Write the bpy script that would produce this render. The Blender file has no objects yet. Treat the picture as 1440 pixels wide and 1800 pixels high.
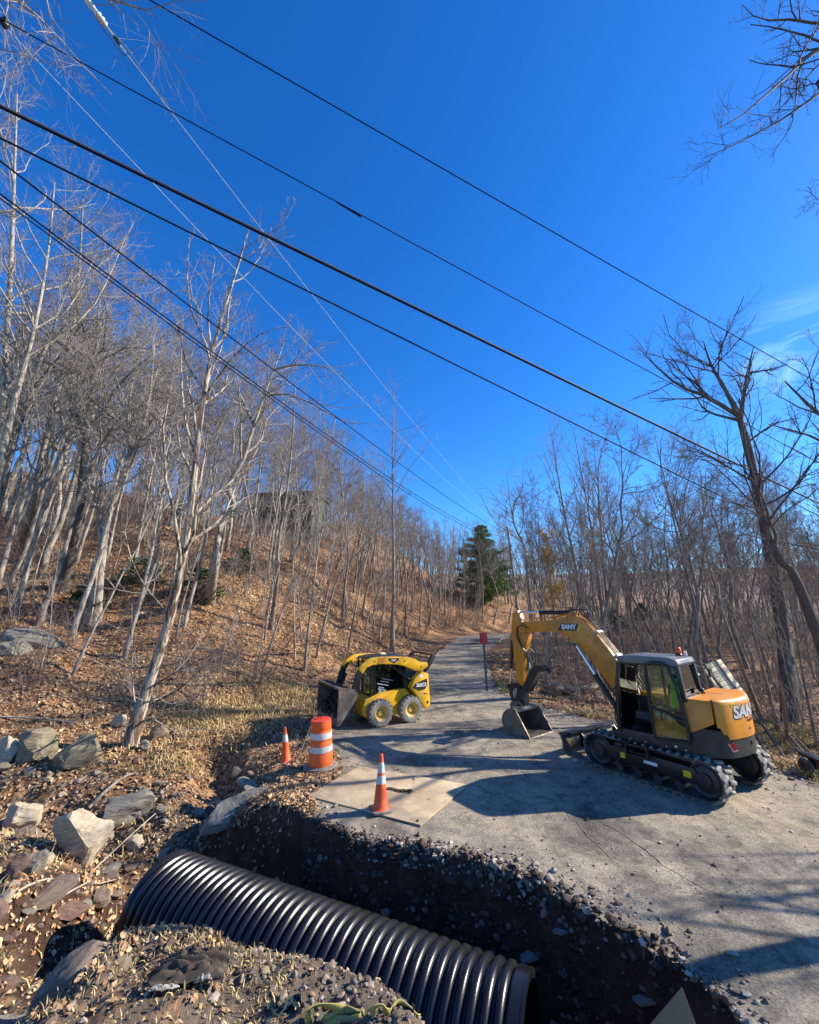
import bpy, bmesh, math, random
import numpy as np
from mathutils import Vector, Matrix, noise as mnoise
from mathutils.geometry import delaunay_2d_cdt

scene = bpy.context.scene
COL = scene.collection
R = math.radians

# ---------------------------------------------------------------- camera
CAM_H = 3.4
PITCH = math.atan(180 / 721.0)
cam_d = bpy.data.cameras.new('camera')
cam_d.sensor_fit = 'HORIZONTAL'
cam_d.sensor_width = 36
cam_d.lens = 36 * 721.0 / 1440
cam_d.clip_start = 0.05
cam_d.clip_end = 3000
cam = bpy.data.objects.new('camera', cam_d)
COL.objects.link(cam)
cam.location = (0, 0, CAM_H)
cam.rotation_euler = (R(90) + PITCH, 0, 0)
scene.camera = cam

# ---------------------------------------------------------------- sky and sun
SUN_EL, SUN_AZ = R(31), R(80)          # azimuth clockwise from +Y
world = bpy.data.worlds.new('World')
scene.world = world
world.use_nodes = True
wn, wl = world.node_tree.nodes, world.node_tree.links
wn.clear()
sky = wn.new('ShaderNodeTexSky')
sky.sky_type = 'NISHITA'
sky.sun_disc = False
sky.sun_elevation = SUN_EL
sky.sun_rotation = SUN_AZ
sky.altitude = 600
sky.air_density = 1.0
sky.dust_density = 0.25
sky.ozone_density = 3.0
hsv = wn.new('ShaderNodeHueSaturation')
hsv.inputs['Hue'].default_value = 0.507
hsv.inputs['Saturation'].default_value = 1.33
hsv.inputs['Value'].default_value = 1.0
wl.new(sky.outputs[0], hsv.inputs['Color'])
# thin wisps of high cloud
tc = wn.new('ShaderNodeTexCoord')
mp = wn.new('ShaderNodeMapping')
mp.inputs['Scale'].default_value = (2.2, 2.2, 6.0)
wl.new(tc.outputs['Generated'], mp.inputs[0])
cn = wn.new('ShaderNodeTexNoise')
cn.inputs['Scale'].default_value = 1.9
cn.inputs['Detail'].default_value = 7
cn.inputs['Roughness'].default_value = 0.62
cn.inputs['Distortion'].default_value = 0.8
wl.new(mp.outputs[0], cn.inputs['Vector'])
cr = wn.new('ShaderNodeValToRGB')
cr.color_ramp.elements[0].position = 0.50
cr.color_ramp.elements[0].color = (0, 0, 0, 1)
cr.color_ramp.elements[1].position = 0.95
cr.color_ramp.elements[1].color = (1, 1, 1, 1)
wl.new(cn.outputs[0], cr.inputs[0])
mx = wn.new('ShaderNodeMixRGB')
mx.inputs[2].default_value = (4.5, 6.8, 9.0, 1)
# the wisps gather low in the sky on the sunward side
vd = wn.new('ShaderNodeVectorMath'); vd.operation = 'DOT_PRODUCT'
vd.inputs[1].default_value = (0.668, 0.607, 0.430)
wl.new(tc.outputs['Generated'], vd.inputs[0])
mr = wn.new('ShaderNodeMapRange'); mr.interpolation_type = 'SMOOTHSTEP'
mr.inputs['From Min'].default_value = 0.993; mr.inputs['From Max'].default_value = 0.9995
wl.new(vd.outputs['Value'], mr.inputs['Value'])
cm = wn.new('ShaderNodeMath'); cm.operation = 'MULTIPLY'
wl.new(cr.outputs[0], cm.inputs[0]); wl.new(mr.outputs[0], cm.inputs[1])
wl.new(cm.outputs[0], mx.inputs[0])
gain = wn.new('ShaderNodeMixRGB'); gain.blend_type = 'MULTIPLY'; gain.inputs[0].default_value = 1
gain.inputs[2].default_value = (0.70, 1.02, 1.20, 1)
wl.new(hsv.outputs[0], gain.inputs[1])
wl.new(gain.outputs[0], mx.inputs[1])
bg = wn.new('ShaderNodeBackground')
bg.inputs['Strength'].default_value = 0.112
wl.new(mx.outputs[0], bg.inputs['Color'])
wo = wn.new('ShaderNodeOutputWorld')
wl.new(bg.outputs[0], wo.inputs['Surface'])

sun_dir = Vector((math.sin(SUN_AZ) * math.cos(SUN_EL), math.cos(SUN_AZ) * math.cos(SUN_EL), math.sin(SUN_EL)))
sd = bpy.data.lights.new('sun', 'SUN')
sd.energy = 5.0
sd.angle = R(0.53)
sd.color = (1.0, 0.92, 0.79)
sun = bpy.data.objects.new('sun', sd)
COL.objects.link(sun)
sun.rotation_euler = (-sun_dir).to_track_quat('-Z', 'Y').to_euler()
sun.location = sun_dir * 60

vs = scene.view_settings
vs.view_transform = 'Standard'
vs.look = 'None'
vs.exposure = 1.0
vs.gamma = 1.0
vs.use_curve_mapping = False
scene.cycles.max_bounces = 6
scene.cycles.transparent_max_bounces = 12

# ---------------------------------------------------------------- helpers
CP, SP = math.cos(PITCH), math.sin(PITCH)
def ray(px, py):
    a = (px - 720) / 721.0; b = (900 - py) / 721.0
    return np.array([a, CP - b * SP, SP + b * CP])
def at_y(px, py, Y):
    d = ray(px, py); t = Y / d[1]
    return np.array([d[0] * t, Y, CAM_H + d[2] * t])
def at_z(px, py, z=0.0):
    d = ray(px, py); t = (z - CAM_H) / d[2]
    return np.array([d[0] * t, d[1] * t, z])

def tag(o, label=None, cat=None, group=None, kind=None):
    if label: o['label'] = label
    if cat: o['category'] = cat
    if group: o['group'] = group
    if kind: o['kind'] = kind
    return o
def empty(name, loc=(0, 0, 0), rz=0.0):
    o = bpy.data.objects.new(name, None)
    COL.objects.link(o)
    o.empty_display_size = 0.2
    o.location = loc
    o.rotation_euler = (0, 0, rz)
    return o
def link(name, me, m=None, parent=None):
    o = bpy.data.objects.new(name, me)
    COL.objects.link(o)
    if m is not None and len(me.materials) == 0: me.materials.append(m)
    if parent is not None: o.parent = parent
    return o
def copy_tree(o, parent=None):
    c = o.copy(); COL.objects.link(c)
    if parent is not None: c.parent = parent
    for ch in o.children: copy_tree(ch, c)
    return c
def mesh_np(name, V, F, smooth=True, mat=None):
    """V (n,3); F (m,k) all faces with the same corner count"""
    V = np.ascontiguousarray(V, dtype=np.float32); F = np.ascontiguousarray(F, dtype=np.int32)
    me = bpy.data.meshes.new(name)
    k = F.shape[1]
    me.vertices.add(len(V)); me.vertices.foreach_set('co', V.ravel())
    me.loops.add(F.size); me.loops.foreach_set('vertex_index', F.ravel())
    me.polygons.add(len(F))
    me.polygons.foreach_set('loop_start', np.arange(0, F.size, k, dtype=np.int32))
    me.polygons.foreach_set('loop_total', np.full(len(F), k, dtype=np.int32))
    me.polygons.foreach_set('use_smooth', np.full(len(F), smooth, dtype=bool))
    me.update(calc_edges=True)
    me.validate()
    if mat: me.materials.append(mat)
    return me
def set_attr(me, name, vals):
    a = me.attributes.new(name, 'FLOAT', 'POINT')
    a.data.foreach_set('value', np.ascontiguousarray(vals, dtype=np.float32))

class MB:
    """collects shapes into one mesh"""
    def __init__(s): s.v = []; s.f = []
    def add(s, vs, fs, M=None):
        b = len(s.v)
        for p in vs:
            p = Vector(p)
            s.v.append(tuple(M @ p) if M is not None else tuple(p))
        for f in fs: s.f.append(tuple(i + b for i in f))
        return s
    def box(s, x0, x1, y0, y1, z0, z1, M=None):
        vs = [(x0,y0,z0),(x1,y0,z0),(x1,y1,z0),(x0,y1,z0),(x0,y0,z1),(x1,y0,z1),(x1,y1,z1),(x0,y1,z1)]
        return s.add(vs, [(3,2,1,0),(4,5,6,7),(0,1,5,4),(1,2,6,5),(2,3,7,6),(3,0,4,7)], M)
    def prism(s, poly, y0, y1, M=None):
        """polygon in x,z extruded along y"""
        n = len(poly)
        a = sum(poly[i][0]*poly[(i+1)%n][1]-poly[(i+1)%n][0]*poly[i][1] for i in range(n))
        if a < 0: poly = poly[::-1]
        vs = [(p[0], y0, p[1]) for p in poly] + [(p[0], y1, p[1]) for p in poly]
        fs = [tuple(range(n)), tuple(range(2*n-1, n-1, -1))]
        fs += [(i, n+i, n+(i+1)%n, (i+1)%n) for i in range(n)]
        return s.add(vs, fs, M)
    def prism_z(s, poly, z0, z1, M=None):
        n = len(poly)
        a = sum(poly[i][0]*poly[(i+1)%n][1]-poly[(i+1)%n][0]*poly[i][1] for i in range(n))
        if a < 0: poly = poly[::-1]
        vs = [(p[0], p[1], z0) for p in poly] + [(p[0], p[1], z1) for p in poly]
        fs = [tuple(range(n-1, -1, -1)), tuple(range(n, 2*n))]
        fs += [(i, (i+1)%n, n+(i+1)%n, n+i) for i in range(n)]
        return s.add(vs, fs, M)
    def tube(s, pts, r, n=8, closed=False, M=None):
        pts = [Vector(p) for p in pts]
        rr = r if isinstance(r, (list, tuple)) else [r]*len(pts)
        m = len(pts); vs = []; u = None
        for i, p in enumerate(pts):
            if closed: t = pts[(i+1)%m]-pts[i-1]
            else: t = pts[min(i+1, m-1)]-pts[max(i-1, 0)]
            t.normalize()
            if u is None:
                ref = Vector((0,0,1)) if abs(t.z) < .9 else Vector((1,0,0))
                u = t.cross(ref).normalized()
            else:
                u = (u - t*u.dot(t)).normalized()
            w = t.cross(u)
            for k in range(n):
                a = 2*math.pi*(k+.5)/n
                vs.append(p + (u*math.cos(a)+w*math.sin(a))*rr[i])
        fs = []
        for i in range(m if closed else m-1):
            j = (i+1)%m
            fs += [(i*n+k, i*n+(k+1)%n, j*n+(k+1)%n, j*n+k) for k in range(n)]
        if not closed:
            fs.append(tuple(range(n-1, -1, -1))); fs.append(tuple((m-1)*n+k for k in range(n)))
        return s.add(vs, fs, M)
    def cyl(s, p0, p1, r0, r1=None, n=16, M=None):
        return s.tube([p0, p1], [r0, r0 if r1 is None else r1], n, M=M)
    def lathe(s, prof, n=24, M=None, closed=False):
        """prof of (r,z) turned round z"""
        m = len(prof); vs = []
        for r, z in prof:
            for k in range(n):
                a = 2*math.pi*k/n
                vs.append((r*math.cos(a), r*math.sin(a), z))
        fs = []
        for i in range(m if closed else m-1):
            j = (i+1) % m
            fs += [(i*n+k, i*n+(k+1)%n, j*n+(k+1)%n, j*n+k) for k in range(n)]
        if not closed:
            if prof[0][0] > 1e-4: fs.append(tuple(range(n-1, -1, -1)))
            if prof[-1][0] > 1e-4: fs.append(tuple((m-1)*n+k for k in range(n)))
        return s.add(vs, fs, M)
    def mesh(s, name, m=None, bevel=0, smooth=35, seg=2):
        me = bpy.data.meshes.new(name)
        me.from_pydata(s.v, [], s.f)
        bm = bmesh.new(); bm.from_mesh(me)
        bmesh.ops.remove_doubles(bm, verts=bm.verts, dist=1e-5)
        bmesh.ops.recalc_face_normals(bm, faces=bm.faces)
        if bevel:
            es = [e for e in bm.edges if len(e.link_faces) == 2 and e.calc_face_angle(0) > R(28)]
            bmesh.ops.bevel(bm, geom=es, offset=bevel, segments=seg, affect='EDGES', profile=.6, clamp_overlap=True)
        bm.to_mesh(me); bm.free()
        me.polygons.foreach_set('use_smooth', [True]*len(me.polygons))
        me.set_sharp_from_angle(angle=R(smooth))
        if m: me.materials.append(m)
        return me
    def build(s, name, m, parent=None, bevel=0, smooth=35, seg=2):
        return link(name, s.mesh(name, m, bevel, smooth, seg), None, parent)

def text_mesh(body, size, m, name, bold=0.0, extrude=0.004, shear=0.0, spacing=1.0):
    cu = bpy.data.curves.new(name, 'FONT')
    cu.body = body; cu.size = size; cu.extrude = extrude; cu.offset = bold
    cu.shear = shear; cu.space_character = spacing
    cu.align_x = 'CENTER'; cu.align_y = 'CENTER'; cu.resolution_u = 4
    o = bpy.data.objects.new(name, cu); COL.objects.link(o)
    dg = bpy.context.evaluated_depsgraph_get()
    me = bpy.data.meshes.new_from_object(o.evaluated_get(dg))
    bpy.data.objects.remove(o); bpy.data.curves.remove(cu)
    me.materials.clear(); me.materials.append(m)
    me.name = name
    return me

# ---------------------------------------------------------------- materials
def nodes_of(name):
    m = bpy.data.materials.new(name); m.use_nodes = True
    nt = m.node_tree; return m, nt.nodes, nt.links, nt.nodes['Principled BSDF']
def ramp(N, L, src, stops):
    r = N.new('ShaderNodeValToRGB'); e = r.color_ramp.elements
    while len(e) < len(stops): e.new(0.5)
    for el, (p, c) in zip(e, stops):
        el.position = p; el.color = (*c, 1) if len(c) == 3 else c
    L.new(src, r.inputs[0]); return r.outputs[0]
def noise(N, L, scale, detail=4, rough=.55, vec=None, dist=0):
    t = N.new('ShaderNodeTexNoise'); t.inputs['Scale'].default_value = scale
    t.inputs['Detail'].default_value = detail; t.inputs['Roughness'].default_value = rough
    t.inputs['Distortion'].default_value = dist
    if vec is not None: L.new(vec, t.inputs['Vector'])
    return t.outputs[0]
def mixc(N, L, fac, a, b, mode='MIX'):
    m = N.new('ShaderNodeMixRGB'); m.blend_type = mode
    for i, s in ((0, fac), (1, a), (2, b)):
        if isinstance(s, (int, float)): m.inputs[i].default_value = s
        elif isinstance(s, tuple): m.inputs[i].default_value = (*s, 1)
        else: L.new(s, m.inputs[i])
    return m.outputs[0]
def bump(N, L, h, strength, dist, nrm=None):
    b = N.new('ShaderNodeBump'); b.inputs['Strength'].default_value = strength
    b.inputs['Distance'].default_value = dist; L.new(h, b.inputs['Height'])
    if nrm is not None: L.new(nrm, b.inputs['Normal'])
    return b.outputs[0]
def coords(N, L, kind='Object', scale=(1,1,1)):
    t = N.new('ShaderNodeTexCoord')
    m = N.new('ShaderNodeMapping'); m.inputs['Scale'].default_value = scale
    L.new(t.outputs[kind], m.inputs[0]); return m.outputs[0]

def mk(name, c1, c2=None, scale=4.0, rough=.6, metal=0.0, bmp=0.0, bscale=30, bdist=.01, spec=.5,
       dust=None, dust_amt=.5, dust_scale=3.0, stretch=(1,1,1), lo=.35, hi=.65, detail=5):
    m, N, L, P = nodes_of(name)
    v = coords(N, L, 'Object', stretch)
    c2 = c2 or tuple(x*.8 for x in c1)
    col = ramp(N, L, noise(N, L, scale, detail, .6, v), [(lo, c1), (hi, c2)])
    if dust:
        f = ramp(N, L, noise(N, L, dust_scale, 6, .65, v), [(1-dust_amt-.12, (0,0,0)), (1-dust_amt+.18, (1,1,1))])
        col = mixc(N, L, f, col, dust)
        rr = mixc(N, L, f, (rough,)*3, (.9,.9,.9)); L.new(rr, P.inputs['Roughness'])
    else:
        P.inputs['Roughness'].default_value = rough
    L.new(col, P.inputs['Base Color'])
    P.inputs['Metallic'].default_value = metal
    P.inputs['Specular IOR Level'].default_value = spec
    if bmp: L.new(bump(N, L, noise(N, L, bscale, 5, .6, v), bmp, bdist), P.inputs['Normal'])
    return m

M = {}
M['yellow_exc'] = mk('excavator_yellow', (.68,.245,.010), (.58,.205,.010), 2.5, .36, dust=(.30,.155,.055), dust_amt=.40, dust_scale=2.6, detail=8)
M['yellow_cat'] = mk('loader_yellow', (.90,.47,.010), (.80,.40,.010), 2.0, .38, dust=(.45,.30,.12), dust_amt=.36, dust_scale=4)
M['orange_patch'] = mk('old_orange_paint', (.60,.26,.03), (.5,.2,.02), 6, .5)
M['black_paint'] = mk('black_paint', (.008,.008,.0085), (.013,.013,.013), 4, .40, dust=(.055,.048,.04), dust_amt=.30, dust_scale=3)
M['grey_paint'] = mk('dark_grey_paint', (.017,.018,.019), (.026,.026,.027), 4, .42, dust=(.085,.075,.063), dust_amt=.34)
M['roof_paint'] = mk('cab_roof_grey', (.10,.11,.12), (.14,.15,.16), 3, .35, dust=(.25,.24,.22), dust_amt=.4)
M['rubber'] = mk('track_rubber', (.035,.033,.030), (.055,.05,.046), 8, .8, bmp=.4, bscale=40, dust=(.20,.185,.165), dust_amt=.45, dust_scale=5)
M['lug'] = mk('dusty_lug_rubber', (.20,.185,.16), (.10,.092,.08), 6, .85, bmp=.4, bscale=40, dust=(.36,.33,.29), dust_amt=.48, dust_scale=4)
M['tyre'] = mk('tyre_rubber', (.20,.18,.15), (.12,.108,.09), 6, .85, bmp=.3, bscale=40, dust=(.34,.30,.24), dust_amt=.55, dust_scale=4)
M['rim'] = mk('wheel_rim_tan', (.80,.48,.08), (.62,.33,.05), 5, .5, dust=(.55,.42,.22), dust_amt=.42)
M['steel'] = mk('worn_bucket_steel', (.20,.185,.16), (.11,.085,.06), 5, .5, .5, dust=(.25,.18,.11), dust_amt=.45, dust_scale=6, bmp=.2, bscale=25)
M['steel_in'] = mk('muddy_bucket_inside', (.17,.11,.06), (.10,.065,.04), 7, .8, .1, bmp=.5, bscale=20)
M['dark_mud'] = mk('dark_wet_mud', (.030,.023,.017), (.018,.014,.011), 7, .85, bmp=.6, bscale=14, bdist=.03)
M['chrome'] = mk('cylinder_rod', (.75,.75,.76), (.7,.7,.7), 5, .15, 1.0)
M['hose'] = mk('hydraulic_hose', (.012,.012,.013), (.02,.02,.02), 9, .35)
M['white'] = mk('white_print', (.78,.78,.77), (.7,.7,.69), 8, .5)
M['silver'] = mk('silver_print', (.55,.56,.58), (.5,.5,.52), 8, .35)
M['dark_print'] = mk('dark_print', (.02,.018,.016), None, 8, .5)
M['brown_print'] = mk('brown_print', (.10,.03,.012), None, 8, .5)
M['yellow_sticker'] = mk('yellow_sticker', (.80,.52,.01), (.7,.45,.01), 9, .5)
M['red_lens'] = mk('red_lens', (.35,.008,.018), (.28,.006,.01), 6, .15)
M['beacon'] = mk('orange_beacon_lens', (.90,.10,.008), (.8,.08,.005), 6, .2)
M['seat'] = mk('black_seat', (.015,.015,.016), (.03,.03,.03), 5, .7)
M['hivis'] = mk('hivis_cloth', (.35,.85,.04), (.25,.70,.04), 6, .8)
M['hivis_green'] = mk('green_cloth', (.03,.50,.18), (.02,.42,.15), 6, .8)
M['pipe'] = mk('black_plastic_pipe', (.008,.0082,.0086), (.013,.013,.0135), 3, .30, dust=(.045,.042,.037), dust_amt=.20, dust_scale=4.5, bmp=.25, bscale=60, bdist=.004)
M['cone'] = mk('cone_orange', (.92,.115,.02), (.80,.09,.018), 5, .55, dust=(.50,.14,.06), dust_amt=.3, dust_scale=5)
M['drum'] = mk('drum_orange', (.86,.13,.01), (.78,.10,.01), 4, .5, dust=(.5,.17,.06), dust_amt=.3, dust_scale=5)
M['drum_top'] = mk('drum_top_red', (.80,.07,.025), (.70,.06,.02), 4, .5)
M['reflect'] = mk('reflective_white', (.62,.60,.56), (.50,.48,.45), 7, .4, dust=(.5,.46,.4), dust_amt=.3)
M['blackrub'] = mk('base_rubber', (.03,.03,.03), (.05,.05,.048), 6, .8, dust=(.26,.24,.21), dust_amt=.55)
M['drumbase'] = mk('drum_base_rubber', (.13,.13,.125), (.09,.09,.085), 6, .8, dust=(.30,.28,.24), dust_amt=.5)
M['plate'] = mk('dusty_steel_plate', (.56,.44,.28), (.36,.265,.155), 1.6, .7, .0, bmp=.15, bscale=12, dust=(.27,.185,.105), dust_amt=.42, dust_scale=2.2, detail=8)
M['rust'] = mk('rusty_chain', (.10,.05,.025), (.05,.03,.02), 30, .7, .5)
M['wood'] = mk('fresh_lumber', (.80,.68,.42), (.70,.56,.33), 3, .7, stretch=(1,6,6))
M['wood_grey'] = mk('weathered_wood', (.40,.34,.25), (.28,.23,.17), 3, .8, stretch=(6,6,1), bmp=.3)
M['pole'] = mk('pole_wood', (.36,.31,.25), (.24,.20,.16), 3, .85, stretch=(8,8,.6), bmp=.4, bscale=12)
M['plywood'] = mk('plywood', (.46,.32,.17), (.36,.25,.13), 2, .75, stretch=(1,8,1))
M['sign_red'] = mk('sign_red', (.48,.012,.018), (.40,.012,.016), 5, .45)
M['sign_print'] = mk('faded_sign_print', (.50,.22,.22), (.42,.16,.17), 8, .5)
M['post'] = mk('sign_post_steel', (.16,.165,.15), (.11,.11,.10), 6, .5, .6)
M['cloth'] = mk('brown_cloth', (.075,.055,.038), (.048,.036,.026), 5, .95, bmp=.3, bscale=60, dust=(.17,.135,.10), dust_amt=.30, dust_scale=5)
M['cloth_pale'] = mk('pale_lining', (.34,.31,.26), (.24,.22,.18), 6, .95)
M['strap'] = mk('yellow_sling_webbing', (.46,.37,.07), (.34,.27,.06), 7, .8, bmp=.3, bscale=80, dust=(.30,.25,.14), dust_amt=.4, dust_scale=6)
M['teal_cloth'] = mk('dark_teal_cloth', (.02,.045,.05), (.015,.03,.035), 6, .9)
M['wire'] = mk('black_wire', (.008,.008,.009), None, 5, .9, spec=.1)
M['wire_bright'] = mk('bare_aluminium_wire', (.50,.52,.36), (.42,.44,.30), 5, .7)
M['strand'] = mk('weathered_strand', (.14,.11,.07), (.08,.06,.045), 5, .7)
M['insul'] = mk('grey_insulator', (.55,.58,.58), (.45,.48,.48), 5, .25)
M['house_green'] = mk('green_siding', (.085,.10,.075), (.065,.08,.06), 1.2, .85)
M['house_roof'] = mk('brown_roof', (.12,.10,.08), (.09,.075,.06), 2, .9)
M['winglass'] = mk('house_window', (.05,.07,.09), None, 2, .1)
M['bark_pale'] = mk('pale_grey_bark', (.38,.325,.265), (.135,.11,.088), 2.6, .9, stretch=(4,4,1.1), bmp=.7, bscale=9, lo=.42, hi=.62, detail=8)
M['bark_grey'] = mk('grey_brown_bark', (.28,.235,.19), (.09,.074,.06), 2.6, .9, stretch=(4,4,1.1), bmp=.7, bscale=9, lo=.42, hi=.62, detail=8)
M['bark_dark'] = mk('dark_bark', (.125,.105,.09), (.055,.046,.04), 3.0, .92, stretch=(5,5,.8), bmp=.6, bscale=9, lo=.36, hi=.66)
M['bark_peel'] = mk('peeling_bark', (.46,.38,.29), (.11,.065,.042), 1.7, .9, stretch=(6,6,.6), bmp=1.0, bscale=5, bdist=.04, lo=.46, hi=.55, detail=9)
M['twig_pale'] = mk('pale_twig', (.30,.26,.225), (.20,.17,.145), 2, .85)
M['twig_brown'] = mk('brown_twig', (.22,.175,.145), (.14,.11,.09), 2, .85)
M['twig_dark'] = mk('dark_twig', (.085,.07,.06), (.06,.05,.043), 2, .85)
M['twig_red'] = mk('reddish_twig', (.21,.125,.095), (.13,.075,.058), 2, .85)
M['needle'] = mk('pine_needles', (.14,.235,.065), (.07,.135,.035), 1.2, .75)
M['needle_dull'] = mk('dull_evergreen', (.06,.085,.03), (.035,.055,.02), 2, .8)
M['yellow_leaf'] = mk('yellow_leaves', (.68,.46,.07), (.55,.34,.05), 3, .8)

def glass(name, tint, rough=.02, clear=.8):
    m, N, L, P = nodes_of(name)
    tr = N.new('ShaderNodeBsdfTransparent'); tr.inputs[0].default_value = (*tint, 1)
    gl = N.new('ShaderNodeBsdfGlossy'); gl.inputs['Roughness'].default_value = rough
    gl.inputs['Color'].default_value = (.9,.95,.95,1)
    fr = N.new('ShaderNodeFresnel'); fr.inputs[0].default_value = 1.5
    mx = N.new('ShaderNodeMixShader')
    L.new(fr.outputs[0], mx.inputs[0]); L.new(tr.outputs[0], mx.inputs[1]); L.new(gl.outputs[0], mx.inputs[2])
    L.new(mx.outputs[0], N['Material Output'].inputs['Surface'])
    return m
M['glass'] = glass('tinted_cab_glass', (.84,.92,.88))
M['glass_dark'] = glass('dark_cab_glass', (.55,.64,.60))

# rock with bedding streaks and lichen
def rock_mat(name, base, dark, lichen):
    m, N, L, P = nodes_of(name)
    v = coords(N, L, 'Object')
    vs_ = coords(N, L, 'Object', (1.5, 2.2, 9))
    c = ramp(N, L, noise(N, L, 1.6, 8, .65, vs_), [(.32, dark), (.5, base), (.75, tuple(min(1, x*1.25) for x in base))])
    c = mixc(N, L, ramp(N, L, noise(N, L, 2.2, 8, .7, v), [(.56, (0,0,0)), (.72, (1,1,1))]), c, lichen)
    L.new(c, P.inputs['Base Color']); P.inputs['Roughness'].default_value = .9
    b1 = bump(N, L, noise(N, L, 2.5, 8, .7, vs_), .7, .05)
    L.new(bump(N, L, noise(N, L, 22, 6, .7, v), .5, .015, b1), P.inputs['Normal'])
    return m
M['rock_pale'] = rock_mat('pale_sandstone', (.46,.375,.26), (.28,.215,.145), (.56,.48,.37))
M['rock_grey'] = rock_mat('grey_bluestone', (.24,.215,.17), (.09,.078,.06), (.36,.33,.26))
M['rock_brown'] = rock_mat('brown_stone', (.22,.165,.12), (.11,.08,.06), (.28,.23,.18))
M['rock_moss'] = rock_mat('mossy_stone', (.24,.20,.125), (.08,.068,.042), (.34,.32,.17))
M['rock_red'] = rock_mat('red_shale', (.20,.125,.095), (.10,.06,.045), (.26,.20,.16))
M['gravel'] = mk('crushed_stone', (.30,.27,.235), (.16,.14,.12), 9, .9)

# leaf colours from a per-leaf random value
def leaf_mat(name, stops):
    m, N, L, P = nodes_of(name)
    a = N.new('ShaderNodeAttribute'); a.attribute_name = 'tone'
    L.new(ramp(N, L, a.outputs['Fac'], stops), P.inputs['Base Color'])
    P.inputs['Roughness'].default_value = .75
    P.inputs['Specular IOR Level'].default_value = .3
    return m
M['leaf'] = leaf_mat('fallen_leaf', [(0, (.12,.062,.032)), (.25, (.24,.135,.068)), (.5, (.37,.225,.115)), (.75, (.48,.32,.17)), (.93, (.60,.45,.27)), (1, (.38,.16,.055))])
M['grass'] = leaf_mat('dry_grass', [(0, (.42,.29,.12)), (.4, (.58,.44,.21)), (.75, (.34,.29,.10)), (1, (.13,.17,.045))])

# forest floor: litter where 'leafy' is high, raw earth elsewhere
def ground_mat():
    m, N, L, P = nodes_of('forest_floor')
    v = coords(N, L, 'Object')
    def attr(n):
        a = N.new('ShaderNodeAttribute'); a.attribute_name = n; return a.outputs['Fac']
    vo = N.new('ShaderNodeTexVoronoi'); vo.inputs['Scale'].default_value = 13; L.new(v, vo.inputs['Vector'])
    sp = N.new('ShaderNodeSeparateColor'); L.new(vo.outputs['Color'], sp.inputs[0])
    lit = ramp(N, L, sp.outputs[0], [(0, (.08,.042,.024)), (.3, (.20,.108,.056)), (.6, (.34,.20,.105)), (.85, (.47,.32,.18)), (1, (.36,.15,.055))])
    big = ramp(N, L, noise(N, L, .35, 6, .65, v), [(.35, (.62,.60,.58)), (.65, (1.12,1.05,1.0))])
    lit = mixc(N, L, 1.0, lit, big, 'MULTIPLY')
    gfac = ramp(N, L, noise(N, L, .28, 5, .6, v), [(.58, (0,0,0)), (.74, (.55,.55,.55))])
    lit = mixc(N, L, gfac, lit, (.15,.125,.05))
    soil = ramp(N, L, noise(N, L, 3.0, 9, .7, v), [(.3, (.028,.015,.010)), (.5, (.062,.034,.022)), (.72, (.115,.072,.046))])
    pale = ramp(N, L, noise(N, L, 4.0, 9, .72, v), [(.3, (.10,.075,.05)), (.55, (.20,.155,.11)), (.75, (.31,.25,.19))])
    soil = mixc(N, L, attr('spoil'), soil, pale)
    jit = N.new('ShaderNodeMath'); jit.operation = 'ADD'
    L.new(attr('leafy'), jit.inputs[0])
    jn = ramp(N, L, noise(N, L, 2.0, 6, .7, v), [(.3, (-.0,)*3), (.7, (.6,)*3)])
    L.new(jn, jit.inputs[1])
    f = ramp(N, L, jit.outputs[0], [(.62, (0,0,0)), (.92, (1,1,1))])
    col = mixc(N, L, f, soil, lit)
    far = mixc(N, L, noise(N, L, .06, 5, .6, v), (.13,.10,.085), (.19,.145,.115))
    col = mixc(N, L, attr('distant'), col, far)
    L.new(col, P.inputs['Base Color']); P.inputs['Roughness'].default_value = .95
    P.inputs['Specular IOR Level'].default_value = .2
    b1 = bump(N, L, vo.outputs['Distance'], .5, .04)
    L.new(bump(N, L, noise(N, L, 7, 8, .75, v), .8, .08, b1), P.inputs['Normal'])
    return m
M['ground'] = ground_mat()

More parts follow.
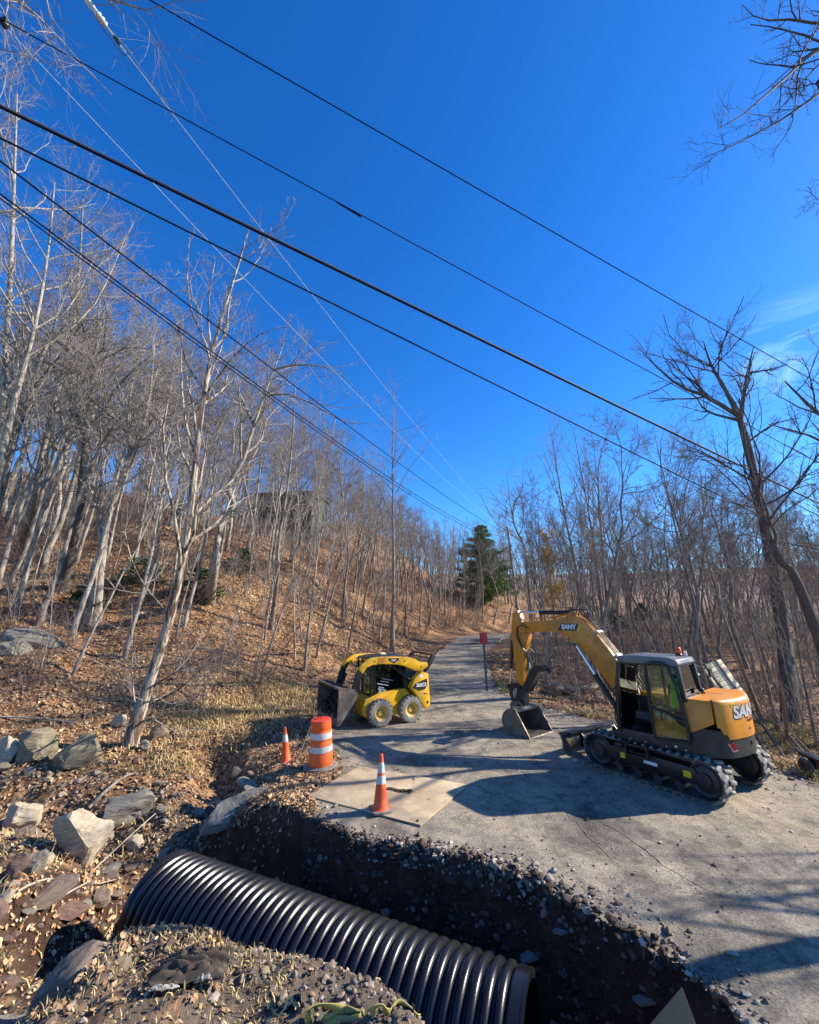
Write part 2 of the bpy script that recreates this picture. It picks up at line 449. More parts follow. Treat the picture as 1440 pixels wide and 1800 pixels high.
def road_mat():
    m, N, L, P = nodes_of('worn_asphalt')
    v = coords(N, L, 'Object')
    base = ramp(N, L, noise(N, L, 1.1, 9, .68, v), [(.28, (.16,.14,.11)), (.46, (.33,.285,.215)), (.7, (.47,.40,.295))])
    tan = ramp(N, L, noise(N, L, .55, 8, .66, v), [(.52, (0,0,0)), (.72, (.7,.7,.7))])
    base = mixc(N, L, tan, base, (.38,.30,.195))
    dk = ramp(N, L, noise(N, L, .42, 8, .7, v, .6), [(.50, (0,0,0)), (.64, (.88,.88,.88))])
    base = mixc(N, L, dk, base, (.10,.092,.08))
    rut = noise(N, L, 1.0, 6, .6, coords(N, L, 'Object', (2.4, .5, 1)))
    base = mixc(N, L, 1.0, base, ramp(N, L, rut, [(.3, (.74,.74,.75)), (.65, (1.08,1.07,1.05))]), 'MULTIPLY')
    ag = N.new('ShaderNodeTexVoronoi'); ag.inputs['Scale'].default_value = 55; L.new(v, ag.inputs['Vector'])
    sp = N.new('ShaderNodeSeparateColor'); L.new(ag.outputs['Color'], sp.inputs[0])
    base = mixc(N, L, 1.0, base, ramp(N, L, sp.outputs[0], [(0, (.68,.68,.68)), (1, (1.22,1.2,1.17))]), 'MULTIPLY')
    pt = ramp(N, L, noise(N, L, 2.6, 10, .75, v, 1.2), [(.50, (1,1,1)), (.60, (.62,.61,.60)), (.72, (.40,.385,.37))])
    base = mixc(N, L, .85, base, pt, 'MULTIPLY')
    vc = N.new('ShaderNodeTexVoronoi'); vc.feature = 'DISTANCE_TO_EDGE'; vc.inputs['Scale'].default_value = .8
    wv = N.new('ShaderNodeVectorMath'); wv.operation = 'ADD'; L.new(v, wv.inputs[0])
    nz = N.new('ShaderNodeTexNoise'); nz.inputs['Scale'].default_value = 2.2; nz.inputs['Detail'].default_value = 6; L.new(v, nz.inputs['Vector'])
    L.new(nz.outputs['Color'], wv.inputs[1]); L.new(wv.outputs[0], vc.inputs['Vector'])
    crk = ramp(N, L, vc.outputs['Distance'], [(.0, (1,1,1)), (.011, (0,0,0))])
    cmask = ramp(N, L, noise(N, L, .7, 3, .5, v), [(.48, (0,0,0)), (.6, (.8,.8,.8))])
    cf = mixc(N, L, 1.0, crk, cmask, 'MULTIPLY')
    base = mixc(N, L, cf, base, (.05,.045,.04))
    L.new(base, P.inputs['Base Color']); P.inputs['Roughness'].default_value = .92
    P.inputs['Specular IOR Level'].default_value = .25
    b1 = bump(N, L, noise(N, L, 1.6, 8, .7, v), .5, .07)
    L.new(bump(N, L, noise(N, L, 38, 6, .75, v), .9, .02, b1), P.inputs['Normal'])
    return m
M['road'] = road_mat()
# ---------------------------------------------------------------- terrain shape
def _hash(ix, iy, seed):
    n = (ix.astype(np.int64)*374761393 + iy.astype(np.int64)*668265263 + seed*974634777) & 0xFFFFFFFF
    n = ((n ^ (n >> 13))*1274126177) & 0xFFFFFFFF
    return ((n ^ (n >> 16)) & 0xFFFFFF)/float(0xFFFFFF)
def vnoise(x, y, seed=0):
    ix, iy = np.floor(x), np.floor(y); fx, fy = x-ix, y-iy
    fx = fx*fx*(3-2*fx); fy = fy*fy*(3-2*fy)
    a, b = _hash(ix, iy, seed), _hash(ix+1, iy, seed)
    c, d = _hash(ix, iy+1, seed), _hash(ix+1, iy+1, seed)
    return (a+(b-a)*fx)*(1-fy)+(c+(d-c)*fx)*fy
def fbm(x, y, octv=4, seed=0, gain=.5):
    s, a, t = 0, 1, 0
    for i in range(octv):
        s = s + a*(vnoise(x*2**i, y*2**i, seed+i*17)-.5); t += a; a *= gain
    return s/t
def sstep(a, b, x):
    t = np.clip((x-a)/(b-a), 0, 1); return t*t*(3-2*t)
def polydist(x, y, poly):
    """distance to an open polyline, signed: positive on its left"""
    best = np.full(x.shape, 1e9); sgn = np.ones(x.shape)
    for (x0, y0), (x1, y1) in zip(poly[:-1], poly[1:]):
        dx, dy = x1-x0, y1-y0
        t = np.clip(((x-x0)*dx+(y-y0)*dy)/(dx*dx+dy*dy), 0, 1)
        qx, qy = x-x0-t*dx, y-y0-t*dy
        d = qx*qx+qy*qy
        c = dx*(y-y0)-dy*(x-x0)
        m = d < best-1e-9
        best = np.where(m, d, best); sgn = np.where(m, np.where(c >= 0, 1, -1), sgn)
    return np.sqrt(best)*sgn
def inside(x, y, poly):
    r = np.zeros(x.shape, bool); n = len(poly)
    for i in range(n):
        x0, y0 = poly[i]; x1, y1 = poly[(i+1) % n]
        if y0 == y1: continue
        c = ((y0 > y) != (y1 > y)) & (x < (x1-x0)*(y-y0)/(y1-y0)+x0)
        r ^= c
    return r

FOOT = [(-60,-8),(-30,3),(-15,9.5),(-9.5,12.5),(-6.3,14.2),(-4.3,16.2),(-2.4,18.6),(-.6,22.5),(.9,28.5),(3,36.5),(6.5,45),(13.5,55),(26,65),(45,76),(90,96),(200,130)]
RIGHT = [(14,-8),(11,2),(9.3,6.5),(8.5,9.5),(8.1,12),(6.6,14.4),(5.0,16.6),(3.9,19.3),(4.6,25),(6.0,32),(8.6,38.5),(12.7,46),(19.5,54.5),(30,62.5),(50,72.5),(90,90),(200,122)]
LEFT = [(-1.6,8.1),(-2.05,9.0),(-1.6,10.1),(-1.9,11.3),(-2.9,12.6),(-3.3,14.6),(-2.2,16.8),(-.5,19.8),(.7,24),(1.9,30),(4.2,37.8),(8.1,45.5),(14.8,54.6),(26.5,64)]
EDGE = [(-1.6,8.1),(-1.15,7.72),(-.64,7.42),(.17,7.27),(.95,6.92),(1.64,6.42),(2.05,5.98),(2.40,5.52),(2.78,5.12),(2.90,4.55),(3.05,3.8),(3.3,2.5),(3.5,0),(3.6,-6)]
def ragged(poly, step, amp, seed):
    rnd = random.Random(seed); out = []
    for (x0, y0), (x1, y1) in zip(poly[:-1], poly[1:]):
        n = max(1, int(math.hypot(x1-x0, y1-y0)/step))
        for i in range(n):
            t = i/n
            out.append((x0+(x1-x0)*t+rnd.uniform(-amp, amp)*(1 if i else .3), y0+(y1-y0)*t+rnd.uniform(-amp, amp)*(1 if i else .3)))
    out.append(poly[-1]); return out
EDGE_R = ragged(EDGE, .09, .035, 3)
TRENCH = EDGE + [(1.6,-6),(1.2,1),(.6,2.8),(-.4,4.0),(-1.6,4.5),(-3.0,4.9),(-4.6,5.3),(-5.7,6.3),(-5.5,7.7),(-4.6,8.7),(-3.6,9.25),(-2.75,8.9)]
TR_OPEN = TRENCH + [TRENCH[0]]
ROAD_POLY = ragged(LEFT, .5, .10, 9)[::-1] + EDGE_R[1:] + [(14,-6)] + ragged(RIGHT[1:-3], .5, .12, 5)
CREST_X = [-7,-5,-3.6,-3.0,-2.5,-1.9,-1.3,-.7,-.1,.12,.5,1.2,2.5]
CREST_Y = [-1,1.8,3.3,4.0,4.38,4.40,4.16,4.02,3.70,3.45,2.7,1.0,-2]
CREST_Z = [-.5,-.3,.05,.32,.60,.68,.66,.66,.66,.66,.66,.66,.66]
CHAN = [(-30,14),(-16,11.5),(-10.5,10.3),(-7.5,9.8),(-5.4,8.9),(-4.2,7.8)]
CHAN2 = [(-4.3,8.3),(-4.0,9.6),(-4.4,11.2),(-5.6,12.9)]
def road_z(y):
    return np.interp(y, [-10,15,22,30,38,44,55,70,100,200], [0,0,.25,.85,1.38,1.40,1.0,.8,1.5,5])
def terrain(x, y, fine=True):
    x = np.asarray(x, float); y = np.asarray(y, float)
    dl = polydist(x, y, FOOT); dr = -polydist(x, y, RIGHT)
    z = road_z(y)
    # wooded hill on the left
    k = .40+.22*sstep(-26, -9, x)
    d = np.maximum(dl, 0)
    S = k*(d-1.6*(1-np.exp(-d/1.6)))
    cap = 3.5+16*sstep(8, -13, x)
    S = np.where(S > cap, cap+4*(1-np.exp(-(S-cap)/4)), S)
    z = z+S+np.where(dl > 0, 1, 0)*sstep(0, 4, d)*(fbm(x*.22, y*.22, 4, 3)*2.2+fbm(x*.9, y*.9, 3, 8)*.35)
    # lower ground and slope on the right
    zr = -2.0+.125*(y-12)-.03*(x-10)+fbm(x*.12, y*.12, 3, 21)*2.0
    zr = np.where(zr > 9, 9+(zr-9)*.35, zr)
    t = sstep(.2, 6.5, dr)
    z = z*(1-t)+zr*t
    # far hills
    dist = np.hypot(x, y)
    z = z+sstep(110, 420, dist)*30*(.75+.6*fbm(x*.006, y*.006, 3, 40))
    # low stony ground by the stream
    low = sstep(-2.0, -4.6, x)*(1-sstep(10.5, 14.5, y-.18*(-x-4)))
    z = z-.42*low+low*np.maximum(0, -6-x)*.05
    z = z+low*fbm(x*.8, y*.8, 4, 5)*.5
    c = np.abs(polydist(x, y, CHAN))
    z = z-.62*np.exp(-(c/.75)**2)*sstep(-18, -9, x)
    c2 = np.abs(polydist(x, y, CHAN2))
    z = z-.5*np.exp(-(c2/.55)**2)
    # trench
    ins = inside(x, y, TRENCH)
    dt = np.abs(polydist(x, y, TR_OPEN))
    dt = np.where(ins, dt, -dt)+fbm(x*2.1, y*2.1, 3, 11)*.28*sstep(0, .35, np.where(ins, dt, 0))
    depth = 1.72*(.42+.58*sstep(-5.0, -3.2, x))
    wall = .36+.44*sstep(-1.2, -2.8, x)
    z = z-depth*sstep(0, 1, np.clip(dt/wall, 0, 1))
    # spoil bank on the near side
    yc = np.interp(x, CREST_X, CREST_Y)+fbm(x*1.3, y*.4, 3, 31)*.25; zc = np.interp(x, CREST_X, CREST_Z)
    zc = zc+fbm(x*1.1, y*1.1, 4, 33)*.26+np.maximum(0, 3-y)*.05
    m = sstep(1.55, -.12, y-yc)*sstep(2.6, 1.2, x-.0)
    z = z*(1-m)+zc*m
    # roughness
    rough = 1-.85*inside(x, y, ROAD_POLY)
    if fine:
        near = 1-sstep(14, 30, dist)
        z = z+rough*near*(fbm(x*3.1, y*3.1, 4, 50)*.16+fbm(x*11, y*11, 2, 60)*.035)
    return z
def axis(lo, a, b, hi, st, grow):
    mid = list(np.arange(a, b, st)); s = st; v = mid[-1]; up = []
    while v < hi: s *= grow; v += s; up.append(v)
    s = st; v = mid[0]; dn = []
    while v > lo: s *= grow; v -= s; dn.append(v)
    return np.array(dn[::-1]+mid+up)
XS = axis(-420, -7.0, 4.2, 420, .068, 1.046)
YS = axis(-40, 2.2, 11.2, 640, .068, 1.044)
GX, GY = np.meshgrid(XS, YS)
GZ = terrain(GX, GY)
GZ0 = GZ.copy()
def gzv(x, y):
    """ground height by interpolation in the built grid"""
    x = np.clip(np.asarray(x, float), XS[0], XS[-1]); y = np.clip(np.asarray(y, float), YS[0], YS[-1])
    i = np.clip(np.searchsorted(XS, x)-1, 0, len(XS)-2); j = np.clip(np.searchsorted(YS, y)-1, 0, len(YS)-2)
    u = (x-XS[i])/(XS[i+1]-XS[i]); v = (y-YS[j])/(YS[j+1]-YS[j])
    return (GZ0[j, i]*(1-u)+GZ0[j, i+1]*u)*(1-v)+(GZ0[j+1, i]*(1-u)+GZ0[j+1, i+1]*u)*v
def gz(x, y):
    return float(gzv(np.array([x]), np.array([y]))[0])
def hit(px, py, t1=160):
    """where the view ray through a photo pixel meets the ground"""
    d = ray(px, py); d = d/np.linalg.norm(d)
    t = 2.0*(t1/2.0)**(np.arange(900)/899.)
    P = d[None, :]*t[:, None]; P[:, 2] += CAM_H
    g = gzv(P[:, 0], P[:, 1]); b = np.nonzero(P[:, 2] < g)[0]
    if len(b) == 0: return P[-1]
    i = b[0]; j = max(i-1, 0)
    a0, a1 = P[j, 2]-g[j], P[i, 2]-g[i]
    w = a0/(a0-a1) if a0 != a1 else 0
    q = P[j]+(P[i]-P[j])*w; q[2] = gz(q[0], q[1]); return q

rin = inside(GX, GY, ROAD_POLY) & (np.hypot(GX, GY) < 90)
GZ = np.where(rin, GZ-.075, GZ)
ny, nx = GX.shape
V = np.stack([GX, GY, GZ], -1).reshape(-1, 3)
ii = (np.arange(ny-1)[:, None]*nx+np.arange(nx-1)[None, :]).ravel()
F = np.stack([ii, ii+1, ii+nx+1, ii+nx], 1)
me = mesh_np('ground', V, F, True, M['ground'])
gx, gy = V[:, 0], V[:, 1]
tr_in = inside(gx, gy, TRENCH)
mound = (gy-np.interp(gx, CREST_X, CREST_Y) < .5) & (gx < 1.6) & (gx > -5)
leafy = np.ones(len(V))
leafy = np.where(tr_in, .0, leafy)
leafy = np.where(mound, .12+.25*(gx < -1.6), leafy)
stony = (gx < -3.2) & (gy < 10.5) & ~tr_in & ~mound
leafy = np.where(stony, .42, leafy)
leafy = np.where(inside(gx, gy, ROAD_POLY), .1, leafy)
set_attr(me, 'leafy', leafy)
set_attr(me, 'spoil', np.where(mound, .85, np.where(stony, .55, 0.)))
set_attr(me, 'distant', sstep(70, 160, np.hypot(gx, gy)))
ground = link('ground', me)
tag(ground, kind='structure')

# ---------------------------------------------------------------- road slab
def strip_poly(pts, w):
    rnd = random.Random(4); L_, R_ = [], []
    for i, p in enumerate(pts):
        a = Vector(pts[max(i-1, 0)]); b = Vector(pts[min(i+1, len(pts)-1)])
        n = (b-a); n = Vector((-n.y, n.x)).normalized()
        ww = w*(0.15 if i in (0, len(pts)-1) else rnd.uniform(.6, 1.3))
        L_.append((p[0]+n.x*ww, p[1]+n.y*ww)); R_.append((p[0]-n.x*ww, p[1]-n.y*ww))
    return L_+R_[::-1]
def px_line(pts, step=.12, amp=.025, seed=1):
    w = [tuple(at_z(*p)[:2]) for p in pts]; return ragged(w, step, amp, seed)
cracks = [strip_poly(px_line([(1052,1442),(1100,1470),(1140,1500),(1180,1530),(1225,1556),(1292,1582)], seed=2), .010),
          strip_poly(px_line([(985,1420),(1015,1450),(1040,1478),(1075,1512)], seed=5), .006)]
def surf_z(x, y):
    x = np.asarray(x); y = np.asarray(y)
    z = road_z(y)+fbm(x*.7, y*.7, 3, 70)*.06+.012*sstep(14, 30, y)
    z = z-.09*sstep(.5, .0, np.abs(polydist(x, y, EDGE_R)))*sstep(2, 5, x+y*.1)*0
    d = np.abs(polydist(x, y, EDGE))
    z = z-.055*np.exp(-d/.35)*(1+.6*fbm(x*4, y*4, 2, 71))
    return z+.03*sstep(18, 40, y)
pts2 = [Vector(p) for p in ROAD_POLY]; edges = [(i, (i+1) % len(pts2)) for i in range(len(pts2))]
for c in cracks:
    b = len(pts2); pts2 += [Vector(p) for p in c]; edges += [(b+i, b+(i+1) % len(c)) for i in range(len(c))]
rs = np.random.default_rng(1)
for (x0, x1, y0, y1, st) in ((-3.5, 10, -5, 14, .22), (-3.5, 9, 14, 30, .45), (0, 34, 30, 66, 1.3)):
    X, Y = np.meshgrid(np.arange(x0, x1, st), np.arange(y0, y1, st))
    X = (X+rs.uniform(-.3, .3, X.shape)*st).ravel(); Y = (Y+rs.uniform(-.3, .3, Y.shape)*st).ravel()
    k = inside(X, Y, ROAD_POLY) & (np.abs(polydist(X, Y, ROAD_POLY+[ROAD_POLY[0]])) > st*.35)
    for c in cracks: k &= np.abs(polydist(X, Y, c+[c[0]])) > .05
    pts2 += [Vector((a, b)) for a, b in zip(X[k], Y[k])]
res = delaunay_2d_cdt(pts2, edges, [], 1, 1e-4)
rv = np.array([tuple(p) for p in res[0]]); rf = [f for f in res[2] if len(f) == 3]
cen = np.array([rv[list(f)].mean(0) for f in rf])
keep = inside(cen[:, 0], cen[:, 1], ROAD_POLY)
for c in cracks: keep &= ~inside(cen[:, 0], cen[:, 1], c)
rf = [f for f, k in zip(rf, keep) if k]
rz = surf_z(rv[:, 0], rv[:, 1])
me = bpy.data.meshes.new('road'); me.from_pydata([(x, y, z) for (x, y), z in zip(rv, rz)], [], rf)
bm = bmesh.new(); bm.from_mesh(me)
bmesh.ops.delete(bm, geom=[v for v in bm.verts if not v.link_faces], context='VERTS')
bmesh.ops.recalc_face_normals(bm, faces=bm.faces)
if sum(f.normal.z for f in bm.faces) < 0: bmesh.ops.reverse_faces(bm, faces=bm.faces)
be = [e for e in bm.edges if e.is_boundary]
ex = bmesh.ops.extrude_edge_only(bm, edges=be)
rnd = random.Random(6)
for v in ex['geom']:
    if isinstance(v, bmesh.types.BMVert):
        v.co.z -= .11+rnd.uniform(-.02, .03); v.co.x += rnd.uniform(-.01, .01); v.co.y += rnd.uniform(-.01, .01)
bm.to_mesh(me); bm.free()
me.polygons.foreach_set('use_smooth', [True]*len(me.polygons)); me.set_sharp_from_angle(angle=R(40))
me.materials.append(M['road'])
road = link('road', me); tag(road, kind='structure')
def top_z(x, y):
    if bool(inside(np.array([x]), np.array([y]), ROAD_POLY)[0]): return float(surf_z(np.array([x]), np.array([y]))[0])
    return gz(x, y)
# ---------------------------------------------------------------- corrugated culvert pipe
def make_pipe():
    A = Vector((-3.80, 7.52, -.92)); B = Vector((1.20, 5.27, -.94))
    L_ = (B-A).length; ro, ri, pitch = .69, .605, .134
    root = empty('corrugated_pipe', A)
    root.rotation_mode = 'QUATERNION'
    root.rotation_quaternion = (B-A).to_track_quat('Z', 'Y')
    nrib = int((L_-.22)/pitch)
    prof = [(ro-.045, 0), (ro-.02, .005), (ro-.012, .03), (ro-.02, .09), (ro-.05, .11)]
    z = .11
    for i in range(nrib):
        d = .055
        prof += [(ro-d, z+.011), (ro-.022, z+.028), (ro-.004, z+.045), (ro, z+.067), (ro-.004, z+.089), (ro-.022, z+.106), (ro-d, z+.123)]
        z += pitch
    prof += [(ro-.05, z+.01), (ro-.015, z+.02), (ro-.015, L_)]
    m = MB()
    n = 72
    m.lathe(prof, n)
    m.f = [f for f in m.f if len(f) == 4]
    m.build('corrugated_wall', M['pipe'], root, smooth=60)
    m = MB(); m.lathe([(ri, -.0), (ri, L_)], n); m.f = [f for f in m.f if len(f) == 4]
    m.build('inner_liner', M['pipe'], root, smooth=60)
    for zz, r0 in ((0, ro-.045), (L_, ro-.015)):
        m = MB(); m.lathe([(ri-.004, zz-.012), (r0+.004, zz-.012), (r0+.004, zz+.012), (ri-.004, zz+.012)], n, closed=True)
        m.build('end_rim', M['pipe'], root, smooth=50)
    tag(root, 'long black corrugated plastic drain pipe lying in the dug trench', 'pipe')
    return root
make_pipe()

# ---------------------------------------------------------------- cones, drum, plate, chain, sign
def make_cone(loc, h, lean, name_label, bands):
    root = empty('traffic_cone', loc); root.rotation_euler = lean
    m = MB(); s = .185*h/.9
    m.prism_z([(-s,-s*.8),(-s*.8,-s),(s*.8,-s),(s,-s*.8),(s,s*.8),(s*.8,s),(-s*.8,s),(-s,s*.8)], 0, .035)
    m.build('base', M['blackrub'], root, bevel=.006)
    r = lambda z: .135*h/.9*(1-(z/h))+.028*(z/h)
    m = MB()
    m.lathe([(r(0)+.03, .036), (r(.03)+.012, .05), (r(.07), .08), (r(h*.5), h*.5), (r(h-.03), h-.03), (r(h-.03)-.004, h-.005), (r(h)-.012, h), (r(h)-.014, h-.05)], 28)
    m.build('cone_body', M['cone'], root, smooth=40)
    for z0, z1 in bands:
        m = MB(); m.lathe([(r(z0)+.0005, z0-.001), (r(z0)+.0035, z0), (r(z1)+.0035, z1), (r(z1)+.0005, z1+.001)], 28)
        m.f = [f for f in m.f if len(f) == 4]
        m.build('reflective_collar', M['reflect'], root, smooth=40)
    tag(root, name_label, 'cone')
    return root
p = at_z(669, 1427)
make_cone((p[0], p[1], .026+float(surf_z(p[0:1], p[1:2])[0])), .90, (0, 0, .35), 'tall orange traffic cone standing on the steel plate at the trench edge', [(.43, .56), (.60, .76)])
p = hit(503, 1338)
make_cone((p[0], p[1], p[2]-.02), .80, (.05, -.10, .2), 'orange traffic cone in fallen leaves left of the striped drum', [(.47, .63)])

def make_drum(px, py):
    p = hit(px, py)
    root = empty('traffic_drum', (p[0], p[1], p[2]-.005)); root.rotation_euler = (.03, -.05, .4)
    m = MB(); m.lathe([(.20, .0), (.37, .0), (.385, .02), (.37, .045), (.30, .055), (.27, .065), (.2, .065)], 40)
    m.build('base_ring', M['drumbase'], root, smooth=50)
    secs = [(.275, .055, .33), (.262, .33, .58), (.250, .58, .80), (.240, .80, .985)]
    m = MB()
    prof = [(.27, .05), (.275, .07)]
    for i, (r0, z0, z1) in enumerate(secs):
        prof += [(r0, z0+.03), (r0-.008, z1-.03), (r0-.022 if i < 3 else r0-.01, z1-.008), (r0-.022 if i < 3 else r0-.012, z1)]
    prof += [(.222, 1.0), (.15, 1.012), (0.0, 1.012)]
    m.lathe(prof, 40); m.build('drum_body', M['drum'], root, smooth=50)
    m = MB(); m.lathe([(.2315, .972), (.2325, .985), (.224, 1.004), (.15, 1.017), (0, 1.018)], 40)
    m.build('lid', M['drum_top'], root, smooth=50)
    for z0, z1, r0 in ((.345, .475, .2635), (.62, .75, .2515)):
        m = MB(); m.lathe([(r0-.006, z0), (r0, z0+.003), (r0-.004, z1-.003), (r0-.012, z1)], 40)
        m.f = [f for f in m.f if len(f) == 4]
        m.build('reflective_band', M['reflect'], root, smooth=50)
    m = MB()
    m.box(-.10, .10, -.035, -.02, 1.0, 1.055); m.box(-.10, .10, .02, .035, 1.0, 1.055)
    m.box(-.11, -.09, -.035, .035, 1.0, 1.055); m.box(.09, .11, -.035, .035, 1.0, 1.055)
    m.build('handle', M['drum_top'], root, bevel=.005)
    tag(root, 'orange and white banded traffic drum on a grey rubber ring', 'traffic drum')
make_drum(564, 1347)

def make_plate():
    c = [at_z(*q)[:2] for q in ((540,1401),(740,1453),(823,1381),(632,1349))]
    m = MB(); z = .004
    ctr = sum(c)/4
    root = empty('steel_plate', (ctr[0], ctr[1], float(surf_z(ctr[0:1], ctr[1:2])[0])+.008))
    m.prism_z([tuple(q-ctr) for q in c], 0, .022)
    m.build('plate_sheet', M['plate'], root, bevel=.003, smooth=30)
    tag(root, 'tan dust covered steel plate lying flat on the road', 'plate')
    return root
make_plate()

def make_chain():
    a = at_z(680, 1388, .03); b = at_z(712, 1391, .03)
    root = empty('chain', (a[0], a[1], .032+float(surf_z(a[0:1], a[1:2])[0])))
    n = 11; d = Vector(b-a); yaw = math.atan2(d.y, d.x)
    for i in range(n):
        t = i/(n-1)
        off = Vector((d.x*t, d.y*t+.03*math.sin(t*7), .014+.006*(i % 2)))
        m = MB(); s = .026
        pts = [(math.cos(k)*s+(s*.6 if math.cos(k) > 0 else -s*.6), math.sin(k)*s*.62, 0) for k in [j*2*math.pi/12 for j in range(12)]]
        Mx = Matrix.Translation(off) @ Matrix.Rotation(yaw+.3*math.sin(i*2.1), 4, 'Z') @ Matrix.Rotation(R(70 if i % 2 else 12), 4, 'X')
        m.tube(pts, .0075, 6, True, Mx); m.build('chain_link', M['rust'], root)
    for t, sgn in ((-.06, -1), (1.03, 1)):
        m = MB(); o = Vector((d.x*t, d.y*t, .02))
        pts = [Vector((.0, 0, 0)), Vector((.05*sgn, .01, 0)), Vector((.10*sgn, -.01, .01)), Vector((.13*sgn, -.05, .012)), Vector((.10*sgn, -.09, .01)), Vector((.05*sgn, -.085, .008))]
        m.tube([o+q for q in pts], [.014,.016,.018,.018,.015,.009], 8); m.build('hook', M['rust'], root)
    m = MB(); pts = [(d.x*.72+.05*k, d.y*.72-.06+.02*math.sin(k*3), .02) for k in range(4)]
    m.tube(pts, .016, 7); m.build('loose_end', M['rust'], root)
    tag(root, 'short rusty log chain with hooks lying on the steel plate', 'chain')
make_chain()

def make_sign():
    p = hit(856, 1216)
    root = empty('sign', p); root.rotation_euler = (0, R(-1.5), R(6))
    m = MB()
    m.prism_z([(-.045,-.02),(-.02,-.02),(-.02,.015),(.02,.015),(.02,-.02),(.045,-.02),(.045,-.012),(.028,-.012),(.028,.023),(-.028,.023),(-.028,-.012),(-.045,-.012)], -.3, 2.42)
    m.build('post', M['post'], root)
    m = MB(); m.box(-.17, .17, -.030, -.022, 1.98, 2.46); b = m.build('sign_panel', M['sign_red'], root, bevel=.002)
    # the print is too small to read in the photo: only rows of pale marks
    rn = random.Random(3)
    for y, w in ((2.40, .12), (2.29, .11), (2.21, .09), (2.14, .08), (2.04, .11)):
        x = -w
        while x < w:
            d = rn.uniform(.015, .045); m = MB(); m.box(x, min(x+d, w), -.0325, -.0302, y-.010, y+.010); m.build('print_mark', M['sign_print'], b); x += d+.014
    tag(root, 'small red notice sign on a thin metal post beside the road', 'sign')
make_sign()

def make_stick_by_drum():
    a = hit(519, 1338); b = at_y(556, 1251, a[1]-.3)
    m = MB(); a = Vector(a); b = Vector(b)
    mid = a.lerp(b, .5)+Vector((.03, 0, .03))
    root = m.tube([(0, 0, -.1), tuple((mid-a)), tuple(b-a)], [.02, .015, .008], 6).build('stick', M['wood_grey'])
    root.location = a
    tag(root, 'thin bare stick poking up between the cone and the drum', 'stick')
make_stick_by_drum()

